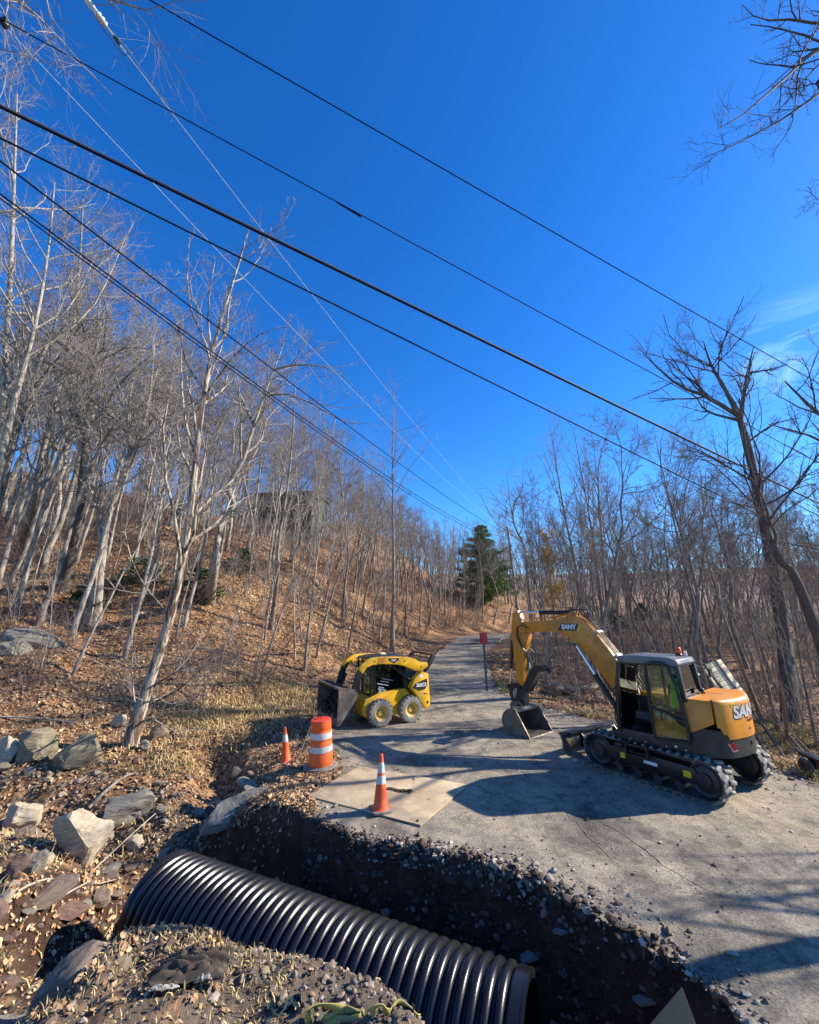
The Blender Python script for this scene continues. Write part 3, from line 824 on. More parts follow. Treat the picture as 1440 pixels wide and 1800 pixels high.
# ---------------------------------------------------------------- excavator
def make_excavator():
    C = Vector((5.78, 10.15, 0)); C.z = float(surf_z(np.array([C.x]), np.array([C.y]))[0])
    root = empty('excavator', C, R(130))
    tag(root, 'yellow and black crawler excavator with its bucket resting on the road', 'excavator')
    YL, BK, GR = M['yellow_exc'], M['black_paint'], M['grey_paint']
    U = Matrix.Translation((-.05, 0, 0)) @ Matrix.Rotation(R(-8), 4, 'Z')   # undercarriage turned under the house
    # tracks
    xe, zc, r = 1.08, .385, .335
    prof = []
    for k in range(13): a = R(-90+15*k); prof.append((xe+r*math.cos(a), zc+r*math.sin(a)))
    for t in (.6, .2, -.2, -.6): prof.append((xe*t, zc+r-.012*(1-t*t)))
    for k in range(13): a = R(90+15*k); prof.append((-xe+r*math.cos(a), zc+r*math.sin(a)))
    lugm = MB(); lugm.prism([(-.035, 0), (.045, 0), (.030, .032), (-.020, .032)], -.105, .105)
    lug_me = lugm.mesh('track_lug', M['lug'], .006)
    P2 = [Vector((a, b)) for a, b in prof]
    per = [0]
    for i in range(len(P2)): per.append(per[-1]+(P2[(i+1) % len(P2)]-P2[i]).length)
    for side in (1, -1):
        y0, y1 = side*.875-.215, side*.875+.215
        m = MB(); n = len(prof); th = .028
        nor = []
        for i in range(n):
            t = (P2[(i+1) % n]-P2[i-1]).normalized(); nor.append(Vector((t.y, -t.x)))
        vs_ = []
        for i in range(n):
            o = P2[i]+nor[i]*th*.5; q = P2[i]-nor[i]*th*.5
            vs_ += [(o.x, y0, o.y), (o.x, y1, o.y), (q.x, y1, q.y), (q.x, y0, q.y)]
        fs = []
        for i in range(n):
            j = (i+1) % n
            for k in range(4): fs.append((i*4+k, i*4+(k+1) % 4, j*4+(k+1) % 4, j*4+k))
        m.add(vs_, fs, U); tr = m.build('track', M['rubber'], root, smooth=40)
        nl = 38
        for q in range(nl):
            for half in (-1, 1):
                s = ((q+(.5 if half > 0 else 0))/nl)*per[-1]
                i = max(k for k in range(n) if per[k] <= s+1e-9); w = (s-per[i])/(per[i+1]-per[i])
                c = P2[i].lerp(P2[(i+1) % n], w); nn = nor[i].lerp(nor[(i+1) % n], w).normalized()
                c = c+nn*th*.5
                ax = Vector((nn.y, 0, -nn.x)); az = Vector((nn.x, 0, nn.y)); ay = az.cross(ax)
                Mx = Matrix(((ax.x, ay.x, az.x, c.x), (ax.y, ay.y, az.y, (y0+y1)/2+half*.108), (ax.z, ay.z, az.z, c.y), (0, 0, 0, 1)))
                o = link('track_lug', lug_me, None, tr)
                o.matrix_local = U @ Mx @ Matrix.Rotation(R(14*half), 4, 'Z')
        m = MB()
        m.prism([(-.95, .26), (.95, .26), (1.0, .40), (.9, .55), (-.9, .55), (-1.0, .40)], side*.875-.14, side*.875+.14, U)
        m.build('track_frame', BK, root, bevel=.015)
        yo = side*1.03
        for x in (xe, -xe):
            m = MB(); Mx = U @ Matrix.Translation((x, side*.875, zc)) @ Matrix.Rotation(R(90), 4, 'X')
            m.lathe([(.06, .17), (.12, .165), (.13, .12), (.22, .10), (.27, .13), (.30, .12), (.30, -.12), (.27, -.13), (.22, -.10), (.13, -.12), (.12, -.165), (.06, -.17)], 24, Mx)
            m.build('sprocket' if x < 0 else 'idler', GR, root, smooth=40)
        for x in (-.62, -.2, .2, .62):
            m = MB(); m.cyl((x, side*.875-.16, .155), (x, side*.875+.16, .155), .085, n=16, M=U); m.build('roller', GR, root, smooth=40)
        m = MB(); m.cyl((0, side*.875-.1, .63), (0, side*.875+.1, .63), .055, n=14, M=U); m.build('carrier_roller', GR, root, smooth=40)
        if side > 0:
            for x, col, w, h in ((.52, 'yellow_sticker', .055, .055), (-.78, 'yellow_sticker', .07, .055), (-.08, 'white', .14, .03)):
                m = MB(); m.box(x-w, x+w, side*.875+.140, side*.875+.143, .41-h, .41+h, U); m.build('decal', M[col], root)
    m = MB(); m.box(-.75, .75, -.72, .72, .36, .62, U); m.build('carbody', BK, root, bevel=.03)
    m = MB(); m.lathe([(.45, .60), (.52, .62), (.52, .74), (.45, .76)], 32, Matrix.Translation((0, 0, 0))); m.build('turntable', BK, root, smooth=40)
    # dozer blade
    m = MB()
    m.prism([(2.06, .10), (2.02, .22), (2.03, .36), (2.10, .50), (2.14, .50), (2.08, .36), (2.07, .22), (2.12, .10)], -1.08, 1.08, U)
    blade = m.build('blade', M['steel'], root, bevel=.004)
    m = MB(); m.box(1.98, 2.16, -1.08, 1.08, .475, .525, U); m.build('blade_top_rail', GR, blade, bevel=.008)
    for y in (-1.06, -.36, .36, 1.04):
        m = MB(); m.prism([(2.05, .10), (1.80, .14), (1.90, .30), (2.04, .47)], y-.014, y+.014, U); m.build('blade_rib', GR, blade)
    for y in (-.36, .36):
        m = MB(); m.prism([(.7, .30), (.7, .46), (1.9, .34), (2.06, .30), (2.06, .16), (1.8, .20)], y-.07, y+.07, U); m.build('blade_arm', BK, root, bevel=.012)
    # house deck and skirts
    m = MB()
    m.prism_z([(.72, 1.0), (-.80, 1.03), (-.80, -1.03), (.45, -1.0), (.75, -.75), (1.0, -.62), (1.0, -.18), (.72, -.02)], .76, .90)
    m.build('deck', BK, root, bevel=.02)
    m = MB(); m.box(-.80, .50, .96, 1.035, .77, .98); m.build('side_skirt', GR, root, bevel=.012)
    # tail outline
    half = [(-.78, 1.03), (-1.12, 1.01), (-1.30, .93), (-1.42, .75), (-1.50, .50), (-1.56, .25), (-1.585, 0)]
    tail = half + [(x, -y) for x, y in half[-2::-1]]
    def dense(pl, k=4):
        out = []
        for i in range(len(pl)-1):
            p0, p1, p2, p3 = [Vector(pl[max(0, min(len(pl)-1, i+q))]) for q in (-1, 0, 1, 2)]
            for j in range(k):
                t = j/k
                out.append(.5*((2*p1)+(p2-p0)*t+(2*p0-5*p1+4*p2-p3)*t*t+(3*p1-p0-3*p2+p3)*t**3))
        return out+[Vector(pl[-1])]
    TO = dense(tail)
    def shell(name, outline, zlo, zhi, mat, inset_top=True, grow=0.0, parent=root):
        """wall round an outline with a rounded top; zlo may vary along it"""
        cen = Vector((-.75, 0)); n = len(outline); m = MB(); rings = []
        zl = zlo if callable(zlo) else (lambda i: zlo)
        prof = [(0, None), (.0, zhi-.10), (.012, zhi-.05), (.04, zhi-.015), (.09, zhi)] if inset_top else [(0, None), (0, zhi)]
        for ins, z in prof:
            ring = []
            for i, q in enumerate(outline):
                t = (outline[min(i+1, n-1)]-outline[max(i-1, 0)]).normalized(); nn = Vector((t.y, -t.x))
                if nn.dot(q-cen) < 0: nn = -nn
                w = q+nn*(grow-ins); ring.append((w.x, w.y, zl(i) if z is None else z))
            rings.append(ring)
        vs_ = [p for rg in rings for p in rg]
        fs = [(a*n+i, a*n+i+1, (a+1)*n+i+1, (a+1)*n+i) for a in range(len(rings)-1) for i in range(n-1)]
        b = (len(rings)-1)*n
        fs.append(tuple(range(b, b+n))); fs.append(tuple(range(n-1, -1, -1)))
        fs.append(tuple([a*n for a in range(len(rings))][::-1])); fs.append(tuple(a*n+n-1 for a in range(len(rings))))
        m.add(vs_, fs); return m.build(name, mat, parent, smooth=45)
    iL = [i for i, q in enumerate(TO) if q.x <= -1.24][0]
    iR = len(TO)-1-iL
    shell('counterweight_base', TO, .78, 1.25, GR, False, -.012)
    n_mid = TO[iL:iR+1]
    cw = shell('counterweight', n_mid, lambda i: 1.10+(.20 if i < 2 else .09 if i < 4 else 0)*1.0, 1.80, YL, True, 0.004)
    side_out = TO[:iL]
    for nm, sgn in (('engine_side_panel', 1), ('engine_side_panel', -1)):
        o = [Vector((q.x, q.y*sgn)) for q in side_out]
        m = MB(); n = len(o); vs_ = []
        for q in o: vs_.append((q.x, q.y, 1.16+.22*max(0, (-.85-q.x)/.4)))
        for q in o: vs_.append((q.x, q.y, 1.70))
        for q in o: vs_.append((q.x, q.y-.05*sgn, 1.765))
        for q in o: vs_.append((q.x, 0.02*sgn, 1.785))
        fs = [(a*n+i, a*n+i+1, (a+1)*n+i+1, (a+1)*n+i) for a in range(3) for i in range(n-1)]
        for q in o: vs_.append((q.x, 0.02*sgn, 1.16))
        fs.append((0, n, 2*n, 3*n, 4*n)); fs.append((n-1, 2*n-1, 3*n-1, 4*n-1, 5*n-1))
        m.add(vs_, fs); m.build(nm, YL, root, smooth=45)
    # hood to the right of the cab
    m = MB(); m.box(-.78, .50, -1.02, -.06, .90, 1.62); m.build('right_side_hood', YL, root, bevel=.05, seg=3)
    # body panel behind the folded door
    m = MB(); m.box(-.80, -.16, .92, 1.0, .98, 1.52); body = m.build('body_panel', YL, root, bevel=.01)
    t = link('lettering', text_mesh('SY80', .20, M['silver'], 'lettering', .006, .002), None, root)
    t.rotation_euler = (R(90), R(10), R(180)); t.location = (-.42, 1.004, 1.40)
    # rear light, lock, hole
    def on_tail(me, l0, z0, off=.006, sx=1.0):
        """wrap flat lettering round the tail"""
        co = np.empty(len(me.vertices)*3); me.vertices.foreach_get('co', co); co = co.reshape(-1, 3)
        s = [0]
        for i in range(len(TO)-1): s.append(s[-1]+(TO[i+1]-TO[i]).length)
        ls = [q.y for q in TO]
        s0 = float(np.interp(-l0, [-v for v in ls], s))
        out = []
        for x, y, z in co:
            a = s0+x*sx
            px_ = float(np.interp(a, s, [q.x for q in TO])); py_ = float(np.interp(a, s, ls))
            a2 = a+.02
            t = Vector((float(np.interp(a2, s, [q.x for q in TO]))-px_, float(np.interp(a2, s, ls))-py_)).normalized()
            nn = Vector((t.y, -t.x)); 
            if nn.dot(Vector((px_+.75, py_))) < 0: nn = -nn
            out += [px_+nn.x*(off+z), py_+nn.y*(off+z), z0+y]
        me.vertices.foreach_set('co', np.array(out, dtype=np.float32)); me.update(); return me
    for l0 in (.74, -.74):
        sg = 1 if l0 > 0 else -1
        m = MB(); m.prism_z([(-.11*sg, .05), (.02*sg, .055), (.085*sg, -.06), (-.035*sg, -.075)], 0, .012)
        tl = link('tail_light', on_tail(m.mesh('tail_light', M['red_lens']), l0, .98, -.004), None, root)
        m = MB(); m.prism_z([(-.135*sg, .058), (-.11*sg, .05), (-.035*sg, -.075), (.085*sg, -.06), (.09*sg, -.078), (-.045*sg, -.095)], 0, .008)
        link('light_bezel', on_tail(m.mesh('light_bezel', M['silver']), l0, .98, -.004), None, tl)
    link('lettering_shadow', on_tail(text_mesh('SANY', .30, M['dark_print'], 'lettering_shadow', .028, .001, .12), .14, 1.545, .006, 1.32), None, cw)
    link('lettering', on_tail(text_mesh('SANY', .30, M['silver'], 'lettering', .012, .001, .12), .14, 1.55, .009, 1.32), None, cw)
    link('dealer_lettering', on_tail(text_mesh('SanyNewYork', .085, M['brown_print'], 'dealer_lettering', .002, .001), -.05, 1.385, .006), None, cw)
    m = MB(); m.box(-.07, .07, -.035, .035, 0, .002); me_ = m.mesh('warning_sticker', M['yellow_sticker'])
    link('warning_sticker', on_tail(me_, .60, 1.69, .006), None, cw)
    m = MB(); m.box(-.012, .012, -.018, .010, 0, .002); link('sticker_mark', on_tail(m.mesh('sticker_mark', M['dark_print']), .64, 1.69, .009), None, cw)
    m = MB(); m.box(-.02, .02, -.010, .010, 0, .002); link('sticker_mark', on_tail(m.mesh('sticker_mark', M['dark_print']), .57, 1.69, .009), None, cw)
    m = MB(); m.box(-.03, .03, -.022, .022, 0, .004); link('lock', on_tail(m.mesh('lock', M['dark_print']), .12, 1.24, .004), None, cw)
    m = MB(); m.cyl((0, 0, -.02), (0, 0, .012), .035, n=16); link('tow_hole', on_tail(m.mesh('tow_hole', M['dark_print']), .12, .98, .0), None, root)
    # exhaust stack cap and mirror on the hood
    m = MB(); m.lathe([(.0, 0), (.05, .01), (.06, .03), (.05, .05), (0, .06)], 16, Matrix.Translation((-.93, .22, 1.83)) @ Matrix.Rotation(R(75), 4, 'Y')); m.build('mirror', BK, root, smooth=60)
    m = MB(); m.cyl((-.93, .22, 1.76), (-.93, .22, 1.82), .01, n=8); m.build('mirror_stem', BK, root)
    # cab
    cab = empty('cab', (0, 0, 0)); cab.parent = root
    def post(name, pts, w=.04, mat=BK, par=cab):
        m = MB(); m.tube(pts, w*1.25, 4); return m.build(name, mat, par, bevel=.006)
    zr = 2.44
    m = MB(); m.prism([(.45, 2.36), (.47, 2.44), (.40, 2.50), (.2, 2.525), (-.6, 2.525), (-.74, 2.49), (-.78, 2.40), (-.72, 2.36)], -.02, 1.02); m.build('roof', M['roof_paint'], cab, bevel=.025, seg=3)
    m = MB(); m.box(-.74, .45, 0, 1.0, 2.33, 2.375); m.build('roof_frame', BK, cab, bevel=.01)
    post('front_post', [(.56, .99, .90), (.57, .99, 1.3), (.52, .99, 1.9), (.44, .98, 2.36)], .042)
    post('front_post', [(.56, .01, .90), (.57, .01, 1.3), (.52, .01, 1.9), (.44, .02, 2.36)], .042)
    post('rear_post', [(-.80, 1.0, 1.70), (-.77, 1.0, 2.0), (-.73, .98, 2.36)], .05)
    post('rear_post', [(-.80, .02, 1.70), (-.77, .02, 2.0), (-.73, .02, 2.36)], .05)
    post('door_post', [(-.16, .97, .92), (-.14, .97, 1.6), (-.12, .97, 2.34)], .032)
    post('side_post', [(-.10, .02, 1.5), (-.10, .02, 2.34)], .03)
    post('front_sill', [(.56, .99, .93), (.56, .01, .93)], .04)
    m = MB(); m.box(-.80, .56, .02, .99, .885, .93); m.build('floor', GR, cab)
    m = MB(); m.box(-.78, -.70, .04, .96, .93, 1.70); m.build('rear_bulkhead', BK, cab, bevel=.01)
    m = MB(); m.box(-.74, .50, -.01, .03, .93, 1.55); m.build('right_wall', BK, cab)
    m = MB(); m.box(-.84, -.70, .0, 1.0, 1.69, 1.80); m.build('rear_ledge', GR, cab, bevel=.02)
    def pane(name, q, mat=M['glass'], par=cab):
        m = MB(); a, b, c, d = [Vector(v) for v in q]
        n = (b-a).cross(d-a).normalized()*.003
        m.add([a-n, b-n, c-n, d-n, a+n, b+n, c+n, d+n], [(3,2,1,0), (4,5,6,7), (0,1,5,4), (1,2,6,5), (2,3,7,6), (3,0,4,7)])
        return m.build(name, mat, par)
    pane('rear_window', [(-.805, .07, 1.78), (-.805, .93, 1.78), (-.745, .92, 2.34), (-.745, .08, 2.34)])
    pane('windscreen', [(.545, .05, .97), (.545, .95, .97), (.45, .94, 2.34), (.45, .06, 2.34)])
    pane('right_window', [(-.70, .015, 1.56), (.52, .015, 1.56), (.44, .015, 2.33), (-.68, .015, 2.33)])
    pane('side_window', [(-.74, .985, 1.6), (-.19, .985, 1.6), (-.17, .985, 2.32), (-.70, .985, 2.32)])
    # door folded back along the side
    door = empty('door', (0, 0, 0)); door.parent = cab
    loop = [(-.18, 1.075, .93), (-.15, 1.075, 1.5), (-.14, 1.07, 2.20), (-.17, 1.065, 2.36), (-.28, 1.065, 2.41), (-.48, 1.065, 2.41), (-.58, 1.065, 2.34), (-.68, 1.07, 2.05), (-.77, 1.075, 1.55), (-.81, 1.075, 1.02), (-.78, 1.075, .97)]
    m = MB(); m.tube(loop, .034, 6, True); m.build('door_frame', BK, door, smooth=50)
    m = MB(); m.tube([(-.16, 1.075, 1.52), (-.45, 1.075, 1.46), (-.60, 1.075, 1.38), (-.80, 1.075, 1.34)], .03, 6); m.build('door_rail', BK, door, smooth=50)
    m = MB(); m.prism([(-.17, 1.54), (-.15, 2.2), (-.18, 2.35), (-.29, 2.40), (-.47, 2.40), (-.57, 2.33), (-.67, 2.04), (-.75, 1.56), (-.60, 1.42)], 1.069, 1.075); m.build('upper_door_glass', M['glass'], door)
    m = MB(); m.prism([(-.19, .95), (-.17, 1.50), (-.45, 1.45), (-.60, 1.36), (-.79, 1.32), (-.80, 1.02)], 1.069, 1.075); m.build('lower_door_glass', M['glass'], door)
    m = MB(); m.prism([(-.43, 1.46), (-.55, 1.42), (-.62, 1.30), (-.72, 1.24), (-.80, 1.22), (-.78, 1.50), (-.70, 1.62)], 1.05, 1.068); m.build('latch_cover', BK, door)
    m = MB(); m.tube([(-.36, 1.10, 1.3), (-.36, 1.12, 1.34), (-.36, 1.12, 1.42), (-.36, 1.10, 1.46)], .012, 6); m.build('door_handle', BK, door)
    # seat, levers
    m = MB(); m.box(-.45, .05, .25, .75, 1.12, 1.26); m.prism([(-.45, 1.2), (-.32, 1.2), (-.42, 1.95), (-.54, 1.95)], .27, .73); m.box(-.38, .0, .32, .68, .92, 1.14)
    m.build('seat', M['seat'], cab, bevel=.03)
    m = MB(); m.prism([(-.46, 1.96), (-.54, 1.96), (-.57, 2.14), (-.49, 2.14)], .38, .62); m.build('headrest', M['seat'], cab, bevel=.02)
    for y in (.16, .84):
        m = MB(); m.box(-.30, .22, y-.08, y+.08, 1.22, 1.36); m.tube([(.14, y, 1.36), (.17, y, 1.5), (.15, y, 1.58)], [.015, .015, .028], 8); m.build('armrest_lever', M['seat'], cab, bevel=.01)
    m = MB(); m.box(.30, .46, .35, .65, .93, .98); m.tube([(.40, .42, .95), (.36, .42, 1.3)], .012, 6); m.tube([(.40, .58, .95), (.36, .58, 1.3)], .012, 6); m.build('pedals', M['seat'], cab)
    # beacon
    m = MB(); m.lathe([(.06, 0), (.065, .03), (.05, .05)], 20, Matrix.Translation((-.58, .30, 2.52))); bc = m.build('beacon_base', BK, root)
    m = MB(); m.lathe([(.055, .05), (.06, .08), (.055, .15), (.035, .175), (0, .18)], 20, Matrix.Translation((-.58, .30, 2.52))); m.build('beacon_lens', M['beacon'], bc, smooth=60)
    m = MB(); m.lathe([(.03, 0), (.035, .05), (.03, .09), (0, .10)], 14, Matrix.Translation((-.66, .14, 2.52))); m.build('work_lamp', M['white'], root, smooth=60)
    # mirror on right
    m = MB(); m.tube([(-.70, -.02, 2.3), (-.80, -.20, 2.28), (-.90, -.42, 2.2)], .012, 6); m.box(-.93, -.89, -.52, -.36, 2.06, 2.22); m.build('mirror_arm', BK, root)
    # rails, step, seams, hinges, lamps
    m = MB(); m.tube([(.58, 1.02, 1.05), (.62, 1.05, 1.15), (.60, 1.05, 1.75), (.54, 1.02, 1.85)], .014, 7); m.build('grab_rail', BK, root, smooth=60)
    m = MB(); m.tube([(.35, -.95, 1.60), (.35, -.95, 1.98), (-.15, -.95, 1.98), (-.15, -.95, 1.60)], .016, 7); m.build('hand_rail', BK, root, smooth=60)
    m = MB(); m.box(.0, .45, 1.02, 1.14, .70, .73); m.box(.0, .45, 1.02, 1.14, .50, .53); m.box(.0, .03, 1.02, 1.14, .50, .78); m.box(.42, .45, 1.02, 1.14, .50, .78); m.build('step', BK, root)
    for z in (1.15, 2.05):
        m = MB(); m.cyl((-.80+.06*(z > 2), 1.055, z-.05), (-.80+.06*(z > 2), 1.055, z+.05), .022, n=10); m.build('hinge', BK, root)
    m = MB(); m.box(-.55, -.50, 1.032, 1.040, .82, .86); m.build('skirt_latch', M['silver'], root)
    for x in (-.70, -.35, .05, .35):
        m = MB(); m.cyl((x, 1.033, .81), (x, 1.044, .81), .014, n=6); m.build('bolt', M['silver'], root)
    m = MB(); m.cyl((-.55, -.62, 1.78), (-.55, -.62, 2.02), .05, n=14); m.cyl((-.55, -.62, 2.02), (-.62, -.62, 2.08), .045, n=14); m.build('exhaust', BK, root, smooth=40)
    m = MB(); m.box(1.60, 1.70, -.60, -.54, 2.86, 2.96); m.build('boom_lamp', M['silver'], root, bevel=.01)
    for x, z in ((3.0, 3.02), (1.75, 2.85), (1.2, 2.10)):
        m = MB(); m.cyl((x, -.252, z), (x, -.236, z), .03, n=12); m.build('grease_boss', YL, root)
    # boom group at l=-.4
    BL = -.40
    m = MB()
    up = [(.52,1.42),(.66,1.68),(.85,1.98),(1.08,2.34),(1.5,2.90),(1.80,3.22),(1.95,3.33),(2.10,3.37),(2.35,3.34),(2.85,3.24),(3.9,3.17),(4.0,3.05)]
    lo = [(3.95,2.9),(3.72,2.86),(3.2,2.90),(2.75,2.92),(2.5,2.86),(2.28,2.74),(2.05,2.55),(1.7,2.18),(1.3,1.64),(1.05,1.25),(.88,1.08),(.66,1.04),(.52,1.18)]
    m.prism(up+lo, BL-.15, BL+.15); boom = m.build('boom', YL, root, bevel=.018)
    m = MB(); m.cyl((.72, BL-.24, 1.28), (.72, BL+.24, 1.28), .09, n=16); m.prism([(.5,.9),(.95,.9),(.95,1.25),(.8,1.42),(.6,1.42),(.5,1.25)], BL-.24, BL-.17); m.prism([(.5,.9),(.95,.9),(.95,1.25),(.8,1.42),(.6,1.42),(.5,1.25)], BL+.17, BL+.24)
    m.build('swing_post', BK, root, bevel=.01)
    # decal with lettering on the boom side
    m = MB(); m.prism([(2.62,2.96),(2.50,3.15),(1.98,3.15),(2.06,2.96)], BL+.151, BL+.154); dec = m.build('boom_decal', M['dark_print'], boom)
    t = link('lettering', text_mesh('SANY', .17, M['white'], 'lettering', .010, .001), None, dec)
    t.rotation_euler = (R(90), 0, R(180)); t.location = (2.28, BL+.156, 3.055)
    m = MB(); m.prism([(1.97,2.97),(2.04,2.97),(1.95,3.14),(1.90,3.14)], BL+.151, BL+.155); m.build('decal_stripe', M['yellow_sticker'], dec)
    # hydraulic lines along the boom
    for k, (dy, dz) in enumerate(((-.10,.03),(-.03,.035),(.04,.035),(.11,.03))):
        m = MB(); m.tube([(x+.0, BL+dy, z+dz) for x, z in [(.62,1.66),(.83,2.02),(1.06,2.38),(1.48,2.94),(1.78,3.27)]+([(1.95,3.39),(2.1,3.42),(2.35,3.385),(2.85,3.285),(3.6,3.24)] if k in (0,3) else [(1.92,3.37)])], .016, 7)
        m.build('hydraulic_line', YL if k in (0, 3) else M['hose'], boom, smooth=60)
    for x, z in ((1.06,2.36),(1.50,2.93)):
        m = MB(); m.box(-.03, .03, BL-.15, BL+.15, 0, .06, Matrix.Translation((x, 0, z)) @ Matrix.Rotation(R(-53), 4, 'Y')); m.build('line_clamp', M['silver'], boom)
    for dy in (-.08, 0, .07):
        m = MB(); m.tube([(1.80, BL+dy, 3.32), (1.76, BL+dy, 3.46), (1.9, BL+dy*1.4, 3.55), (2.15, BL+dy*1.4, 3.53), (2.45, BL+dy, 3.50)], .014, 6); m.build('hose', M['hose'], boom, smooth=60)
        m = MB(); m.tube([(1.02, BL+dy*1.6, 2.34), (.86, BL+.05+dy*1.6, 2.22), (.64, BL+.12+dy*1.8, 1.95), (.46, BL+.2+dy*1.8, 1.62), (.42, BL+.2+dy, 1.3)], .017, 6); m.build('hose', M['hose'], boom, smooth=60)
    # cylinders
    def ram(name, a, b, f, rb, rr, y):
        a = Vector((a[0], y, a[1])); b = Vector((b[0], y, b[1])); c = a.lerp(b, f)
        m = MB(); m.cyl(a, c, rb, n=18); m.cyl(c-(b-a).normalized()*.05, c, rb*1.12, n=18); m.cyl(a+Vector((0,-.06,0)), a+Vector((0,.06,0)), rb*.9, n=12)
        o = m.build(name, BK, root, smooth=40)
        m = MB(); m.cyl(c, b, rr, n=14); m.cyl(b+Vector((0,-.06,0)), b+Vector((0,.06,0)), rr*1.5, n=12); m.build('rod', M['chrome'], o, smooth=40)
    ram('boom_cylinder', (1.12,1.08), (2.08,2.60), .52, .062, .038, BL-.21)
    ram('boom_cylinder', (1.12,1.08), (2.08,2.60), .52, .062, .038, BL+.21)
    m = MB(); m.cyl((2.08, BL-.28, 2.60), (2.08, BL+.28, 2.60), .05, n=14); m.cyl((1.12, BL-.28, 1.08), (1.12, BL+.28, 1.08), .05, n=14); m.build('cylinder_pin', GR, root)
    m = MB(); m.prism([(.85,1.0),(1.2,1.0),(1.2,1.12),(1.1,1.18),(.85,1.2)], BL-.16, BL+.16); m.build('cylinder_bracket', BK, root)
    ram('arm_cylinder', (2.16,3.45), (4.06,3.47), .58, .062, .036, BL)
    m = MB(); m.prism([(2.02,3.36),(2.34,3.34),(2.22,3.50),(2.10,3.50)], BL-.09, BL-.06); m.prism([(2.02,3.36),(2.34,3.34),(2.22,3.50),(2.10,3.50)], BL+.06, BL+.09); m.build('cylinder_lug', YL, boom)
    # arm (stick)
    st = [(4.00,3.52),(4.12,3.53),(4.20,3.45),(4.29,2.95),(4.25,2.2),(4.15,1.26),(4.06,1.22),(3.95,1.26),(3.91,1.9),(3.80,2.36),(3.68,2.70),(3.70,2.88),(3.84,3.14)]
    m = MB(); m.prism(st, BL-.11, BL+.11); arm = m.build('arm', YL, root, bevel=.015)
    m = MB(); m.prism([(3.72,3.10),(3.98,3.14),(4.06,3.0),(3.98,2.84),(3.74,2.84)], BL-.175, BL-.155); m.prism([(3.72,3.10),(3.98,3.14),(4.06,3.0),(3.98,2.84),(3.74,2.84)], BL+.155, BL+.175); m.cyl((3.88, BL-.2, 3.0), (3.88, BL+.2, 3.0), .06, n=16); m.build('boom_tip', YL, root, bevel=.006)
    ram('bucket_cylinder', (4.33,2.72), (4.50,1.24), .66, .058, .034, BL)
    m = MB(); m.prism([(4.22,2.95),(4.36,2.78),(4.36,2.66),(4.22,2.5)], BL-.08, BL-.05); m.prism([(4.22,2.95),(4.36,2.78),(4.36,2.66),(4.22,2.5)], BL+.05, BL+.08); m.build('cylinder_lug', YL, arm)
    for y in (BL-.14, BL+.14):
        m = MB(); m.prism([(4.54,1.28),(4.50,1.18),(4.14,1.20),(4.08,1.30),(4.14,1.36)], y-.015, y+.015); m.build('tipping_link', BK, root)
    m = MB(); m.prism([(4.46,1.26),(4.56,1.24),(4.42,.72),(4.30,.72)], BL-.09, BL+.09); m.cyl((4.51, BL-.17, 1.23), (4.51, BL+.17, 1.23), .04, n=12); m.build('bucket_link', BK, root, bevel=.01)
    m = MB(); m.prism([(3.94,1.30),(4.16,1.30),(4.24,.95),(4.44,.78),(4.40,.62),(4.02,.62),(3.94,.80)], BL-.13, BL+.13); m.cyl((4.06, BL-.2, 1.24), (4.06, BL+.2, 1.24), .055, n=14); m.cyl((4.10, BL-.2, .72), (4.10, BL+.2, .72), .05, n=14)
    m.build('quick_coupler', BK, root, bevel=.015)
    # thumb folded along the arm
    m = MB(); m.prism([(3.98,1.18),(3.86,1.16),(3.70,1.32),(3.40,1.78),(3.60,1.86),(3.86,1.50),(4.0,1.30)], BL-.075, BL+.075); th = m.build('thumb', M['steel'], root, bevel=.008)
    for y in (BL-.13, BL-.045, BL+.045, BL+.13):
        m = MB(); m.prism([(3.90,1.12),(3.80,1.14),(3.62,1.45),(3.50,1.70),(3.34,1.80),(3.20,1.78),(3.15,1.86),(3.28,1.93),(3.46,1.93),(3.62,1.84),(3.78,1.60),(3.94,1.30)], y-.014, y+.014); m.build('thumb_plate', BK, th)
    ram('thumb_cylinder', (3.84,2.30), (3.72,1.72), .55, .045, .026, BL)
    # hoses on the arm
    for k, y in enumerate((BL+.13, BL+.16, BL-.14)):
        m = MB(); m.tube([(3.62-.04*k, y, 2.98), (3.78, y+.03, 3.12-.05*k), (3.98, y+.05, 3.02), (4.0+.03*k, y+.05, 2.75), (3.88, y+.04, 2.45), (3.74-.06*k, y+.03, 2.25), (3.72-.05*k, y+.02, 1.98), (3.78, y, 1.75)], .016, 6); m.build('hose', M['hose'], arm, smooth=60)
    # bucket
    def ring_prof(t):   # outer back curve from top lip round to the cutting edge
        return [(3.96,.66),(4.10,.70),(4.30,.62),(4.43,.44),(4.42,.22),(4.30,.07),(4.05,.01),(3.55,.03)]
    bk = ring_prof(0); b0, b1 = BL-.56, BL+.60
    inn = [(3.97,.63),(4.09,.665),(4.275,.59),(4.395,.43),(4.385,.235),(4.28,.10),(4.05,.045),(3.56,.045)]
    m = MB(); n = len(bk)
    bucket = empty('bucket', (0, 0, 0)); bucket.parent = root
    D = lambda pl: [tuple(q) for q in dense(pl, 3)]
    bo, bi = D(bk), D(inn); n = len(bo)
    m.add([(x, b0, z) for x, z in bo]+[(x, b1, z) for x, z in bo], [(i, i+1, n+i+1, n+i) for i in range(n-1)])
    m.build('back_plate', M['steel'], bucket, smooth=50)
    m = MB(); m.add([(x, b0, z) for x, z in bi]+[(x, b1, z) for x, z in bi], [(i, i+1, n+i+1, n+i) for i in range(n-1)])
    m.build('inner_face', M['steel_in'], bucket, smooth=50)
